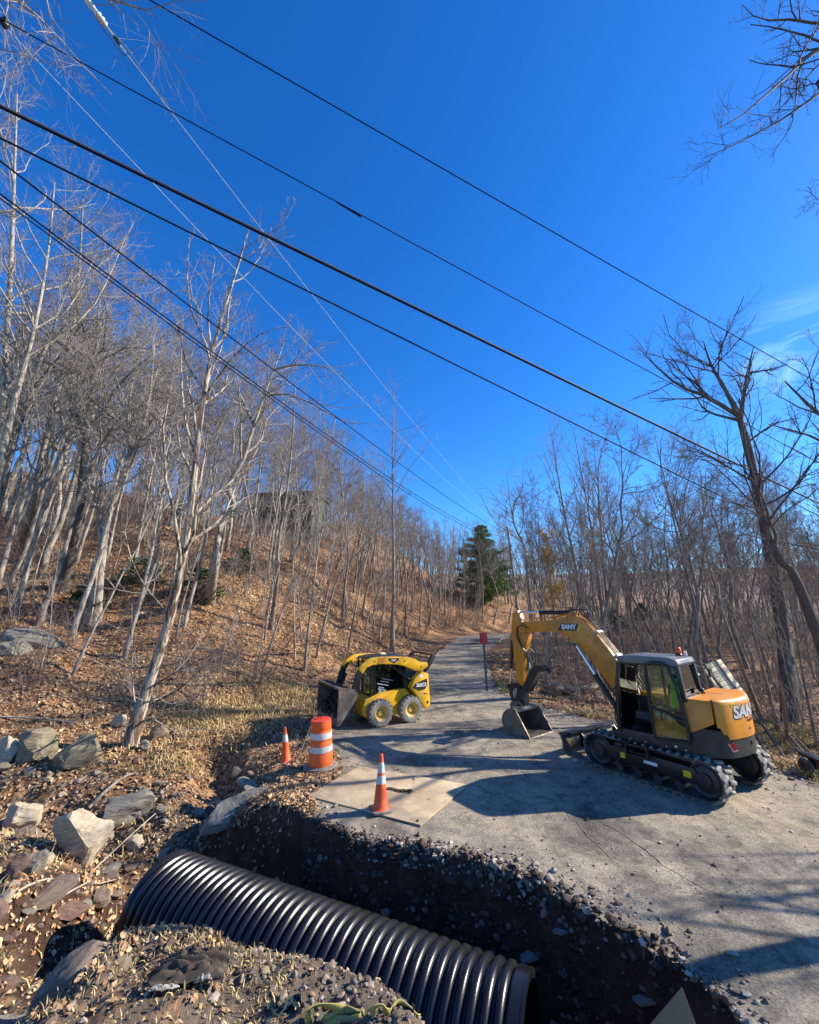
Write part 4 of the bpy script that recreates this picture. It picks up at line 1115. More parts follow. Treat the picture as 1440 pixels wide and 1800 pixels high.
    for y in (b0, b1):
        sg = 1 if y > BL else -1
        m = MB(); m.prism(bo, y-.012, y+.012); m.build('side_plate', M['steel'], bucket)
        m = MB(); m.prism([(3.92,.68),(4.0,.68),(3.66,.10),(3.52,.02),(3.50,.05)], y-.02, y+.02); m.build('side_cutter', M['steel'], bucket)
    m = MB(); m.prism([(3.48,.008),(3.78,.02),(3.78,.06),(3.50,.032)], b0-.02, b1+.02); m.build('cutting_edge', M['steel'], bucket, bevel=.003)
    m = MB(); m.prism([(3.93,.61),(4.12,.66),(4.12,.74),(3.95,.70)], b0-.02, b1+.02); m.build('top_lip', M['steel'], bucket, bevel=.008)
    for y in (BL-.17, BL+.17):
        m = MB(); m.prism([(3.98,.70),(4.36,.60),(4.46,.70),(4.36,.82),(4.10,.86),(4.0,.80)], y-.02, y+.02); m.build('ear', M['steel'], bucket)
    # hi-vis vest pulled over the seat back
    v = empty('safety_vest', Vector(C)+Matrix.Rotation(R(130), 3, 'Z') @ Vector((-.50, .50, 1.42)), R(130))
    V_, F_ = [], []; nu, nv = 28, 12
    for j_ in range(nv):
        t = j_/(nv-1); w = .28*(1-.18*t*t); dd = .105*(1-.25*t)+.02
        for i_ in range(nu):
            a_ = 2*math.pi*i_/nu; ca, sa = math.cos(a_), math.sin(a_)
            f_ = 1+.09*mnoise.noise(Vector((ca*3, sa*3, t*2.2)))+.05*math.sin(a_*7+t*2)
            V_.append((math.copysign(abs(ca)**.6, ca)*dd*f_-.05*t, math.copysign(abs(sa)**.6, sa)*w*f_, t*.66))
    F_ = [(j_*nu+i_, j_*nu+(i_+1) % nu, (j_+1)*nu+(i_+1) % nu, (j_+1)*nu+i_) for j_ in range(nv-1) for i_ in range(nu)]
    m = MB(); m.add(V_, F_+[tuple((nv-1)*nu+i_ for i_ in range(nu))]); m.build('vest_panel', M['hivis'], v, smooth=80)
    m = MB(); m.tube([(-.17, -.20, .50), (-.165, -.05, .56), (-.16, .06, .60)], [.03, .045, .02], 8); m.build('vest_collar', M['hivis_green'], v, smooth=80)
    tag(v, 'bright yellow green safety vest draped over the seat in the excavator cab', 'vest')
    return root
make_excavator()

# ---------------------------------------------------------------- skid steer loader
def make_loader():
    c = np.array([-.80, 14.93]); root = empty('skid_steer_loader', (c[0], c[1], float(surf_z(c[0:1], c[1:2])[0])-.01), R(210))
    tag(root, 'yellow skid steer loader with muddy bucket tipped forward on the road', 'loader')
    YL, BK, GR = M['yellow_cat'], M['black_paint'], M['grey_paint']
    # wheels
    def wheel(x, y):
        s = 1 if y > 0 else -1
        w = empty('wheel', (x, y, .41)); w.parent = root; w.rotation_euler = (R(-90*s), 0, 0)
        m = MB(); m.lathe([(.225, -.125), (.30, -.135), (.365, -.125), (.385, -.10), (.388, 0), (.385, .10), (.365, .125), (.30, .135), (.225, .125), (.215, 0)], 36, closed=True); m.build('tyre', M['tyre'], w, smooth=40)
        m = MB(); m.lathe([(.0, .055), (.07, .06), (.09, .045), (.14, .03), (.16, .05), (.20, .10), (.232, .128), (.236, .118), (.222, .05), (.222, -.1), (0, -.1)], 32); rm = m.build('rim', M['rim'], w, smooth=40)
        for k in range(8):
            a = k*math.pi/4; m = MB(); m.cyl((.105*math.cos(a), .105*math.sin(a), .03), (.105*math.cos(a), .105*math.sin(a), .062), .013, n=6); m.build('wheel_nut', GR, rm)
        return w
    lug = MB(); lug.prism([(-.035,0),(.035,0),(.026,.03),(-.026,.03)], -.068, .068); lug_me = lug.mesh('tread_lug', M['tyre'], .005)
    for x in (.55, -.55):
        for y in (.69, -.69):
            w = wheel(x, y)
            ty = [k for k in w.children if k.name.startswith('tyre')][0]
            for k in range(18):
                for hf in (-1, 1):
                    a = (k+(.5 if hf > 0 else 0))*2*math.pi/18
                    o = link('tread_lug', lug_me, None, ty)
                    o.matrix_local = Matrix.Rotation(a, 4, 'Z') @ Matrix.Translation((.384, 0, hf*.066)) @ Matrix.Rotation(R(90), 4, 'Z') @ Matrix.Rotation(R(-90), 4, 'X') @ Matrix.Rotation(R(180), 4, 'X') @ Matrix.Rotation(R(20*hf), 4, 'Z') if False else \
                        Matrix.Rotation(a, 4, 'Z') @ Matrix(((0,0,1,.386),(1,0,0,0),(0,1,0,hf*.062),(0,0,0,1))) @ Matrix.Rotation(R(22*hf), 4, 'Z')
    # chassis
    m = MB(); m.prism([(1.02,.32),(1.08,.50),(.98,.80),(.45,.98),(-.5,1.02),(-1.05,.95),(-1.05,.36),(-.9,.26),(.9,.24)], -.52, .52); m.build('chassis', YL, root, bevel=.02)
    for s in (1, -1):
        ya, yb = (.53, .60) if s > 0 else (-.60, -.53)
        m = MB(); m.prism([(.46,.76),(-.16,1.02),(-.30,.74),(-.08,.58),(.16,.46),(.30,.60)], ya, yb); m.build('side_plate', YL, root, bevel=.012)
        ya, yb = (.53, .80) if s > 0 else (-.80, -.53)
        m = MB(); m.prism([(-.95,1.55),(-1.20,1.47),(-1.27,.46),(-1.10,.36),(-.53,1.08),(-.68,1.36)], ya, yb); tw = m.build('rear_tower', YL, root, bevel=.025)
        m = MB(); m.prism([(-.56,1.07),(-.70,1.20),(-1.14,1.32),(-1.16,1.10),(-1.05,.98),(-.80,.96)], (yb if s > 0 else ya)-.001*s, (yb if s > 0 else ya)+.004*s); dc = m.build('model_decal', M['dark_print'], tw)
        if s > 0:
            t = link('lettering', text_mesh('262C2', .145, M['white'], 'lettering', .006, .001), None, dc); t.rotation_euler = (R(90), 0, R(180)); t.location = (-.92, yb+.006, 1.13)
            m = MB(); m.box(-1.13, -1.0, yb, yb+.004, .835, .865); m.build('small_decal', M['dark_print'], tw)
            m = MB(); m.lathe([(0,0),(.045,0),(.045,.004),(0,.004)], 16, Matrix.Translation((-1.16, yb, .58)) @ Matrix.Rotation(R(-90), 4, 'X')); m.build('round_decal', M['dark_print'], tw)
            m = MB(); m.box(-.98, -.86, yb, yb+.004, 1.36, 1.45); m.build('white_decal', M['white'], tw)
        # lift arm
        ya, yb = (.62, .76) if s > 0 else (-.76, -.62)
        arm_pl = [(-.88,1.85),(-.72,1.96),(-.45,2.03),(.0,2.06),(.50,2.08),(.85,2.07),(1.02,2.02),(1.20,1.92),(1.34,1.74),(1.44,1.50),(1.52,1.15),(1.58,.80),(1.62,.52),(1.50,.46),(1.42,.60),(1.36,.95),(1.28,1.35),(1.20,1.60),(1.08,1.78),(.87,1.85),(.50,1.86),(.0,1.82),(-.32,1.75),(-.71,1.58),(-1.0,1.56),(-1.22,1.70),(-1.20,1.82)]
        m = MB(); m.prism(arm_pl[:9]+arm_pl[17:], ya, yb); arm = m.build('lift_arm', YL, root, bevel=.02)
        m = MB(); m.prism(arm_pl[8:18], ya+.015, yb-.015); m.build('lift_arm_front', BK, root, bevel=.015)
        fy = yb if s > 0 else ya
        if s > 0:
            m = MB(); m.box(.42, .70, fy, fy+.003, 1.87, 2.065); m.build('orange_patch', M['orange_patch'], arm)
            m = MB(); m.prism([(.33,2.03),(-.06,2.02),(-.10,1.97),(.10,1.86),(.28,1.95)], fy, fy+.004); dc = m.build('maker_decal', M['dark_print'], arm)
            t = link('lettering', text_mesh('CAT', .085, M['white'], 'lettering', .004, .001), None, dc); t.rotation_euler = (R(90), 0, R(180)); t.location = (.11, fy+.006, 1.955)
        # rear link
        m = MB(); m.prism([(-1.12,1.50),(-1.22,1.56),(-1.55,1.98),(-1.50,2.06),(-1.40,2.04),(-1.08,1.62)], (ya+.02), (yb-.02)); m.build('rear_link', BK, root, bevel=.01)
        m = MB(); m.cyl((-1.15, ya-.01, 1.62), (-1.15, yb+.01, 1.62), .05, n=14); m.build('pivot_pin', GR, root)
        y = (ya+yb)/2
        m = MB(); m.cyl((-.95, y-.10*s, 1.05), (-.2, y-.10*s, 1.55), .045, n=14); m.cyl((-.2, y-.10*s, 1.55), (.15, y-.10*s, 1.80), .025, n=12); m.build('lift_cylinder', BK, root, smooth=40)
        m = MB(); m.cyl((1.22, y-.13*s, 1.50), (1.45, y-.13*s, .95), .04, n=14); m.cyl((1.45, y-.13*s, .95), (1.55, y-.13*s, .78), .024, n=12); m.build('tilt_cylinder', BK, root, smooth=40)
    # engine hood and rear
    m = MB(); m.prism([(-.40,1.02),(-.40,1.52),(-.95,1.50),(-1.18,1.40),(-1.22,.50),(-1.05,.45)], -.52, .52); m.build('engine_hood', BK, root, bevel=.03)
    m = MB()
    for z in (2.08, 1.96, 1.84, 1.72):
        m.tube([(-1.42+.55*(2.08-z), -.58, z), (-1.42+.55*(2.08-z), .58, z)], .016, 6)
    m.build('rear_guard', BK, root)
    m = MB(); m.tube([(-1.50,-.62,2.05),(-1.50,.62,2.05)], .03, 8); m.build('rear_cross_tube', BK, root)
    # cab
    cab = empty('cab', (0, 0, 0)); cab.parent = root
    m = MB(); m.prism([(.86,1.97),(.88,2.02),(.55,2.075),(-.35,2.10),(-.52,2.06),(-.52,2.0)], -.48, .48); m.build('roof', GR, cab, bevel=.02)
    m = MB(); m.box(.05, .25, -.12, .08, 2.085, 2.135); m.build('roof_block', M['wood'], cab, bevel=.015)
    for s in (1, -1):
        y = .48*s
        for nm, pts in (('front_post', [(.80,y,.80),(.78,y,1.4),(.84,y,1.98)]), ('rear_post', [(-.46,y,1.0),(-.48,y,2.02)]), ('window_post', [(.66,y,.90),(.68,y,1.98)])):
            m = MB(); m.tube(pts, .042, 4); m.build(nm, BK, cab, bevel=.006)
        m = MB(); m.prism([(.66,1.86),(.60,.96),(.44,.83),(-.12,1.02),(-.38,1.12),(-.40,1.90)], y-.006, y+.006); m.build('side_window', M['glass_dark'], cab)
        m = MB()
        for k in range(9): m.tube([(.62-.11*k, y-.02*s, .92 if k < 3 else 1.08), (.62-.11*k, y-.02*s, 1.90)], .005, 4)
        for k in range(8): m.tube([(.64, y-.02*s, 1.10+.11*k), (-.40, y-.02*s, 1.10+.11*k)], .005, 4)
        m.build('side_screen', BK, cab)
        if s > 0:
            for k, (x, z, w, h) in enumerate(((.40,1.06,.14,.016),(.42,1.12,.10,.012),(.36,1.20,.20,.012),(.30,1.28,.16,.012),(.46,1.00,.05,.05),(.30,1.02,.05,.03),(.2,1.34,.22,.008))):  # pale bars laid on the side glass to imitate its reflections
                m = MB(); m.box(x-w, x+w, y+.008, y+.010, z-h, z+h, Matrix.Translation((x,0,z)) @ Matrix.Rotation(R(-12), 4, 'Y') @ Matrix.Translation((-x,0,-z))); m.build('painted_reflection', M['insul'], cab)
    m = MB(); m.box(-.46, .80, -.46, .46, .80, .90); m.build('cab_floor', BK, cab)
    m = MB(); m.box(-.38, .10, -.26, .26, .92, 1.14); m.prism([(-.38,1.1),(-.24,1.1),(-.34,1.72),(-.46,1.72)], -.24, .24); m.build('seat', M['seat'], cab, bevel=.03)
    m = MB(); m.box(-.52, -.46, -.46, .46, 1.0, 1.98); m.build('rear_screen', M['glass_dark'], cab)
    for y in (-.30, .30):
        m = MB(); m.box(.0, .42, y-.05, y+.05, 1.16, 1.26); m.tube([(.40,y,1.24),(.46,y,1.40)], .018, 8); m.build('control_lever', M['seat'], cab)
    m = MB(); m.box(.82, .90, .40, .56, 1.90, 2.0); m.build('work_lamp', M['insul'], cab, bevel=.01)
    m = MB(); m.box(.82, .90, -.56, -.40, 1.90, 2.0); m.build('work_lamp', M['insul'], cab, bevel=.01)
    # hoses, rails, grilles
    for s in (1, -1):
        for k in range(3):
            m = MB(); m.tube([(1.18-.03*k, .60*s, 1.86-.03*k), (1.36, .57*s, 1.55), (1.40+.03*k, .52*s, 1.15), (1.48, .48*s, .85)], .013, 6); m.build('hose', M['hose'], root, smooth=60)
        m = MB(); m.tube([(.84, .50*s, 1.25), (.92, .52*s, 1.32), (.92, .52*s, 1.66), (.86, .50*s, 1.74)], .014, 6); m.build('grab_handle', BK, cab, smooth=60)
        m = MB(); m.box(-1.225, -1.205, .28*s-.16, .28*s+.16, .62, .78); m.build('tail_lamp', M['red_lens'], root)
        for x, z in ((-.30, 1.92), (.80, 1.96), (-.95, 1.70)):
            m = MB(); m.cyl((x, .755*s, z), (x, .772*s, z), .022, n=8); m.build('bolt', GR, root)
    m = MB()
    for k in range(7): m.box(-1.10+.09*k, -1.06+.09*k, -.44, .44, 1.515, 1.53)
    m.build('hood_louvre', GR, root)
    # coupler and bucket, tipped forward
    m = MB(); m.prism([(1.46,.52),(1.56,.52),(1.56,1.05),(1.42,1.05)], -.58, .58); m.build('coupler', BK, root, bevel=.02)
    B = empty('bucket', (-.24, 0, -.06)); B.parent = root
    prof = [(2.28,1.30),(2.05,1.32),(1.82,1.27),(1.70,1.17),(1.72,1.02),(2.20,.32)]
    b0, b1 = -.95, .95
    def sheet(name, pl, mat, th):
        m = MB(); n = len(pl); q = []
        for i in range(n):
            t = (Vector(pl[min(i+1,n-1)])-Vector(pl[max(i-1,0)])).normalized(); q.append((pl[i][0]-t.y*th, pl[i][1]+t.x*th))
        m.prism(pl+q[::-1], b0, b1); return m.build(name, mat, B, smooth=30)
    sheet('shell', prof, M['dark_mud'], .02)
    for y in (b0, b1):
        m = MB(); m.prism([(2.30,1.32),(2.05,1.33),(1.80,1.28),(1.69,1.17),(1.71,1.0),(2.20,.34),(2.26,.36),(2.30,.44)], y-.014, y+.014); m.build('end_plate', M['steel'], B)
        m = MB(); m.prism([(2.30,1.32),(2.24,1.30),(2.16,.42),(2.22,.34)], y-.02, y+.02); m.build('side_edge', M['steel'], B)
    m = MB(); m.prism([(2.10,.50),(2.16,.54),(2.30,.34),(2.26,.30)], b0-.02, b1+.02); m.build('cutting_edge', M['steel'], B, bevel=.003)
    m = MB(); m.prism([(2.20,1.29),(2.32,1.30),(2.32,1.35),(2.20,1.35)], b0-.02, b1+.02); m.build('top_lip', M['steel'], B, bevel=.004)
    rn = random.Random(2); m = MB()
    for k in range(26):
        x = rn.uniform(1.9, 2.2); y = rn.uniform(-.85, .85); s = rn.uniform(.05, .13); z = 1.02-(x-1.72)*1.37+.1
        m.lathe([(0, -s), (s*.8, -s*.4), (s, .1*s), (s*.6, s*.7), (0, s)], 7, Matrix.Translation((x, y, z)) @ Matrix.Rotation(rn.uniform(0, 3), 4, 'X'))
    m.build('mud', M['dark_mud'], B, smooth=80)
    return root
make_loader()
# ---------------------------------------------------------------- bare trees
def nrm(a): return a/np.maximum(np.linalg.norm(a, axis=-1, keepdims=True), 1e-9)
def tubes(PT, RD, S):
    N, P, _ = PT.shape
    T = np.empty_like(PT); T[:, 1:-1] = PT[:, 2:]-PT[:, :-2]; T[:, 0] = PT[:, 1]-PT[:, 0]; T[:, -1] = PT[:, -1]-PT[:, -2]
    T = nrm(T)
    ref = np.where(np.abs(T[:, :1, 2:3]) > .8, np.array([1., .1, 0]), np.array([.1, .05, 1.]))
    U_ = nrm(np.cross(T, np.broadcast_to(ref, T.shape))); W = np.cross(T, U_)
    a = np.arange(S)*2*np.pi/S
    V = PT[:, :, None, :]+RD[:, :, None, None]*(U_[:, :, None, :]*np.cos(a)[None, None, :, None]+W[:, :, None, :]*np.sin(a)[None, None, :, None])
    base = (np.arange(N)*P*S)[:, None, None]+(np.arange(P-1)*S)[None, :, None]
    k = np.arange(S)[None, None, :]; k2 = (k+1) % S
    F = np.stack([base+k, base+k2, base+S+k2, base+S+k], -1).reshape(-1, 4)
    return V.reshape(-1, 3), F
def join(parts):
    Vs, Fs, o = [], [], 0
    for V, F in parts:
        Vs.append(V); Fs.append(F+o); o += len(V)
    return np.concatenate(Vs), np.concatenate(Fs)
def sprout(rng, PT, RD, n, P, lenf, ang, rf, t0, wig, up, rmin=.003, t1=1.0, minlen=0.0):
    N, Q, _ = PT.shape
    idx = np.repeat(np.arange(N), n)
    t = t0+(t1-t0)*rng.random(N*n)
    f = t*(Q-1); i = np.minimum(f.astype(int), Q-2); w = (f-i)[:, None]
    st = PT[idx, i]*(1-w)+PT[idx, i+1]*w
    tg = nrm(PT[idx, i+1]-PT[idx, i])
    r = (RD[idx, i]*(1-w[:, 0])+RD[idx, i+1]*w[:, 0])
    rn = rng.normal(size=(N*n, 3)); rn -= tg*(rn*tg).sum(-1, keepdims=True); rn = nrm(rn)
    a = (ang*(.65+.7*rng.random(N*n)))[:, None]
    d = tg*np.cos(a)+rn*np.sin(a)
    pl = np.linalg.norm(np.diff(PT, axis=1), axis=-1).sum(1)
    L_ = np.maximum(pl[idx]*lenf*(1.15-.75*t)*(.55+.85*rng.random(N*n)), minlen)
    pts = [st]; 
    for k in range(P-1):
        d = nrm(d+rng.normal(size=d.shape)*wig+np.array([0, 0, up]))
        pts.append(pts[-1]+d*(L_/(P-1))[:, None])
    r0 = np.maximum(np.minimum(r*rf, L_*.035+.002), rmin)
    RR = r0[:, None]*np.linspace(1, .35, P)[None, :]
    return np.stack(pts, 1), np.maximum(RR, rmin*.7)
def trunk_path(rng, H, lean, wig, P=14):
    d = nrm(np.array([lean[0], lean[1], 1.0])); p = np.array([0., 0., -.25]); out = [p]
    tgt = d.copy()
    for k in range(P-1):
        d = nrm(d+rng.normal(size=3)*wig*np.array([1, 1, .3])+(tgt-d)*.35+np.array([0, 0, .03]))
        p = p+d*(H+.25)/(P-1); out.append(p)
    return np.array(out)
def catmull(pts, k=3):
    pts = np.asarray(pts, float); out = []
    n = len(pts)
    for i in range(n-1):
        p0, p1, p2, p3 = pts[max(i-1, 0)], pts[i], pts[i+1], pts[min(i+2, n-1)]
        for j in range(k):
            t = j/k
            out.append(.5*(2*p1+(p2-p0)*t+(2*p0-5*p1+4*p2-p3)*t*t+(3*p1-p0-3*p2+p3)*t**3))
    out.append(pts[-1]); return np.array(out)
def tree_meshes(seed, path, r0, n1=15, n2=7, n3=6, n4=2, l1=.34, a1=.85, up=.10, t0=.35, top_r=.12, limbs=(), flare=1.0, wig=.16, l2=.5, tw=.004):
    """path: trunk points; limbs: list of (points, radius) given explicitly"""
    rng = np.random.default_rng(seed)
    P = len(path); t = np.linspace(0, 1, P)
    rt = r0*(1-(1-top_r)*t**.9)*(1+.45*flare*np.exp(-t*P*.9))
    rt = rt*(1+.06*rng.normal(size=P))
    TR = path[None]; RT = rt[None]
    parts_t = [tubes(TR, RT, 9)]
    l1p, l1r = sprout(rng, TR, RT, n1, 8, l1, a1, .55, t0, wig, up, .008)
    sets = [(l1p, l1r)]
    for pts, r in limbs:
        q = catmull(pts, 2); q = np.stack([np.interp(np.linspace(0, len(q)-1, 8), np.arange(len(q)), q[:, c]) for c in range(3)], -1)
        sets.append((q[None], (r*np.linspace(1, .13, 8))[None]))
    L1 = np.concatenate([s[0] for s in sets]); R1 = np.concatenate([s[1] for s in sets])
    parts_t.append(tubes(L1, R1, 6))
    L2, R2 = sprout(rng, L1, R1, n2, 6, l2, .75, .6, .2, wig*1.15, up*.7, tw*1.35)
    parts_c = [tubes(L2, R2, 4)]
    L3, R3 = sprout(rng, L2, R2, n3, 4, .5, .75, .6, .12, wig*1.2, up*.6, tw, minlen=.12)
    parts_c.append(tubes(L3, R3, 3))
    if n4:
        L4, R4 = sprout(rng, L3, R3, n4, 3, .55, .7, .7, .2, wig*1.2, up*.5, tw*.8, minlen=.08)
        parts_c.append(tubes(L4, R4, 3))
    T_ = join(parts_t); C_ = join(parts_c)
    return mesh_np('trunk', *T_), mesh_np('crown', *C_)
def put_tree(name, loc, meshes, mt, mc, label, group=None, rz=0, sc=1.0, cat='tree', parts=('trunk', 'crown')):
    root = empty(name, loc, rz); root.scale = (sc, sc, sc)
    for me, m, nm in zip(meshes, (mt, mc), parts):
        if len(me.materials) == 0: me.materials.append(m)
        o = link(nm, me, None, root)
        if m is not None and me.materials[0] is not m:
            o.material_slots[0].link = 'OBJECT'; o.material_slots[0].material = m
    tag(root, label, cat, group)
    return root

def px_path(pts):
    """photo pixels with a depth each -> world points"""
    return np.array([at_y(*p) for p in pts])
def hero(name, seed, pxs, base, r0, label, mt, mc, limbs=(), k=3, group=None, **kw):
    w = px_path(pxs); b = hit(*base) if base is not None else w[0]
    if base is not None and abs(b[1]-w[0, 1]) > 4.5:
        b = at_y(base[0], base[1], w[0, 1]+.2); b[2] = gz(b[0], b[1])
    w = np.concatenate([[b], w]) if base is not None else w
    org = w[0].copy(); org[2] = gz(org[0], org[1])
    pth = catmull(w-org, k); pth[0, 2] -= .3
    lb = [(px_path(p)-org, r) for p, r in limbs]
    ms = tree_meshes(seed, pth, r0, limbs=lb, **kw)
    return put_tree(name, org, ms, M[mt], M[mc], label, group)

# the trees that stand out
hero('leaning_tree', 11, [(262,1200,12.7),(300,1080,12.4),(330,930,12.1),(352,740,11.8),(374,615,11.5),(408,500,11.2),(440,395,11.0)], (226,1312), .17,
     'peeling pale barked tree leaning right above the stream in the left foreground', 'bark_peel', 'twig_pale', n1=16, n2=6, n3=6, n4=2, t0=.30, l1=.26, a1=.62, flare=.9, up=.12,
     limbs=[([(345,800,11.9),(325,740,11.9),(318,640,11.8),(322,560,11.7)], .05), ([(358,700,11.7),(400,640,11.4),(450,590,11.0),(500,575,10.6)], .042), ([(372,620,11.5),(365,540,11.5),(380,450,11.4)], .045),
            ([(300,1085,12.4),(235,1000,12.6),(215,900,12.8)], .035), ([(250,1235,12.7),(300,1222,12.2),(350,1180,11.8),(405,1120,11.4)], .045), ([(262,1210,12.7),(330,1170,12.0),(400,1140,11.4)], .035),
            ([(270,1170,12.6),(225,1175,12.8),(190,1150,13)], .03), ([(240,1265,12.8),(232,1180,12.9),(232,1060,13)], .03), ([(240,1270,12.8),(300,1255,12.3),(360,1215,11.9)], .04)])
hero('crooked_tree', 12, [(376,1000,19.0),(388,925,19.0),(410,885,18.9),(402,852,18.8),(428,805,18.7),(447,745,18.6),(470,680,18.4),(500,600,18.2)], (368,1055), .23,
     'pale tree with a sharply kinked S shaped trunk on the left hillside', 'bark_pale', 'twig_pale', n1=11, n2=7, n3=6, n4=2, t0=.55, l1=.42, a1=.9,
     limbs=[([(445,745,18.6),(430,710,18.6),(420,690,18.7),(412,660,18.8)], .09), ([(460,700,18.5),(500,690,18),(560,715,17.4),(610,745,17),(652,742,16.8)], .06), ([(480,650,18.3),(530,640,17.8),(590,650,17.2),(630,690,17)], .06)])
hero('dark_tree', 13, [(125,960,19),(142,880,19),(150,780,19),(160,690,18.9),(168,610,18.7),(175,520,18.5)], (108,1035), .27,
     'thick dark trunked tree with twisting top limbs at the far left', 'bark_dark', 'twig_pale', n1=14, n2=7, n3=6, n4=2, t0=.5, l1=.4, a1=.95,
     limbs=[([(150,770,19),(120,690,18.8),(100,660,18.6)], .12), ([(158,700,18.9),(200,735,18.6),(215,745,18.5)], .08)])
hero('forked_tree', 14, [(178,1000,18.5),(188,920,18.5),(215,840,18.4),(240,780,18.3),(262,700,18.2),(272,600,18)], (168,1090), .20,
     'pale tree forking into two stems on the left hillside left of the leaning tree', 'bark_pale', 'twig_pale', n1=13, n2=7, n3=6, n4=2, t0=.45, l1=.38,
     limbs=[([(180,960,18.5),(172,900,18.6),(180,830,18.8),(178,760,19)], .10), ([(230,800,18.3),(225,720,18.5),(240,640,18.7)], .09)])
hero('tall_tree', 15, [(62,880,21),(75,800,21),(100,690,20.8),(128,580,20.5),(140,460,20.2),(146,350,19.9)], (30,985), .24,
     'tall grey tree rising from the slope at the left edge', 'bark_grey', 'twig_pale', n1=15, n2=7, n3=6, n4=2, t0=.4, l1=.38)
hero('edge_tree', 16, [(2,800,16),(30,690,15.8),(62,570,15.5),(85,440,15.2),(96,320,14.9)], (-40,985), .17,
     'pale smooth tree slanting in from the left edge of the view', 'bark_pale', 'twig_pale', n1=15, n2=7, n3=6, n4=2, t0=.3, l1=.4)
hero('tallest_left_tree', 23, [(-5,850,17),(8,650,16.5),(20,450,16),(26,290,15.6),(30,165,15.2)], (-25,1010), .19,
     'tallest pale tree at the far left reaching up to the wires', 'bark_pale', 'twig_pale', n1=20, n2=7, n3=6, n4=2, t0=.35, l1=.26, a1=.7)
hero('slanting_sapling', 17, [(480,1120,16.5),(520,1010,16.3),(548,940,16),(572,870,15.7),(580,820,15.5)], (458,1196), .05,
     'slim pale sapling slanting right near the foot of the left slope', 'bark_pale', 'twig_pale', n1=7, n2=4, n3=4, n4=0, t0=.5, l1=.3)
hero('slanting_sapling', 18, [(575,1075,19.5),(598,1010,19.3),(640,960,19),(660,930,18.8),(690,830,18.3)], (556,1152), .055,
     'slim pale sapling bent sharply right halfway up behind the loader', 'bark_pale', 'twig_pale', n1=7, n2=4, n3=4, n4=0, t0=.5, l1=.35)
hero('slanting_sapling', 19, [(545,1080,19),(555,1000,19),(562,930,18.9),(560,860,18.9),(575,780,18.7)], (535,1178), .06,
     'upright double stemmed pale sapling on the slope left of the loader', 'bark_pale', 'twig_pale', n1=8, n2=4, n3=4, n4=0, t0=.4, l1=.35,
     limbs=[([(546,1070,19),(572,1000,18.9),(590,930,18.7),(620,860,18.4)], .035)])
hero('slanting_sapling', 20, [(625,1070,22),(640,1000,22),(655,940,21.8),(672,850,21.5),(690,760,21)], (612,1140), .06,
     'thin pale sapling leaning right directly above the loader roof', 'bark_pale', 'twig_pale', n1=8, n2=4, n3=4, n4=0, t0=.45, l1=.3)
hero('straight_tree', 21, [(692,1000,27),(691,900,27),(690,800,27),(692,700,26.8)], (690,1092), .12,
     'straight grey tree on the slope between the loader and the pine', 'bark_grey', 'twig_pale', n1=14, n2=6, n3=6, n4=1, t0=.45, l1=.3)
hero('straight_tree', 22, [(487,1020,21),(490,950,21),(505,860,21),(515,760,21),(520,650,20.8)], (476,1105), .13,
     'straight grey tree between the kinked tree and the slanting saplings', 'bark_grey', 'twig_pale', n1=14, n2=6, n3=6, n4=1, t0=.4, l1=.3)
hero('big_right_tree', 31, [(1378,1120,20.8),(1352,960,20.4),(1325,830,20),(1302,740,19.6),(1278,690,19.4),(1250,640,19.2),(1237,600,19)], (1392,1272), .34,
     'largest dark tree on the right standing over the other trunks', 'bark_dark', 'twig_dark', n1=10, n2=8, n3=6, n4=2, t0=.5, l1=.3, a1=.8, flare=.5, top_r=.06,
     limbs=[([(1296,730,19.6),(1240,695,19.2),(1195,680,19),(1150,640,18.8),(1130,620,18.7)], .12), ([(1302,745,19.6),(1308,690,19.4),(1318,640,19.2),(1325,610,19)], .13),
            ([(1318,655,19.2),(1350,650,19),(1385,640,18.8)], .06), ([(1312,780,19.8),(1360,745,19.5),(1410,735,19.3)], .07), ([(1240,695,19.2),(1215,655,19.1),(1185,612,19)], .06), ([(1330,850,20),(1270,815,19.6),(1215,790,19.2),(1180,800,19)], .06)])
hero('bent_right_tree', 32, [(1405,1030,15.5),(1375,990,15.5),(1348,930,15.4),(1330,860,15.2),(1312,790,15),(1300,700,14.8)], (1490,1230), .17,
     'curved dark tree arching in from the right edge beside the largest tree', 'bark_dark', 'twig_dark', n1=12, n2=7, n3=6, n4=2, t0=.4, l1=.36)
hero('right_edge_tree', 33, [(1500,980,13),(1490,850,12.6),(1470,760,12.2),(1420,710,12),(1380,670,11.8)], (1560,1290), .16,
     'dark limbed tree reaching in at the right edge above the bank', 'bark_dark', 'twig_dark', n1=6, n2=6, n3=5, n4=2, t0=.45, l1=.36)
hero('birch', 34, [(1012,1000,36),(992,900,36),(980,830,35.5),(968,755,35)], (1022,1078), .15,
     'tall slim tree with pale lit bark rising behind the excavator boom', 'bark_grey', 'twig_pale', n1=18, n2=6, n3=5, n4=1, t0=.3, l1=.3, a1=.6, up=.14)
hero('birch', 35, [(1050,1000,33),(1035,900,33),(1020,820,32.5),(1008,750,32)], (1058,1085), .13,
     'slender dark tree with upswept branches right of the pale slim tree', 'bark_grey', 'twig_brown', n1=18, n2=6, n3=5, n4=1, t0=.3, l1=.32, a1=.55, up=.16)
hero('birch', 36, [(1062,1000,30),(1055,900,30),(1052,820,29.6),(1070,760,29)], (1068,1100), .12,
     'slender tree with fanned branches just above the excavator boom elbow', 'bark_grey', 'twig_brown', n1=18, n2=6, n3=5, n4=1, t0=.3, l1=.36, a1=.6, up=.16)
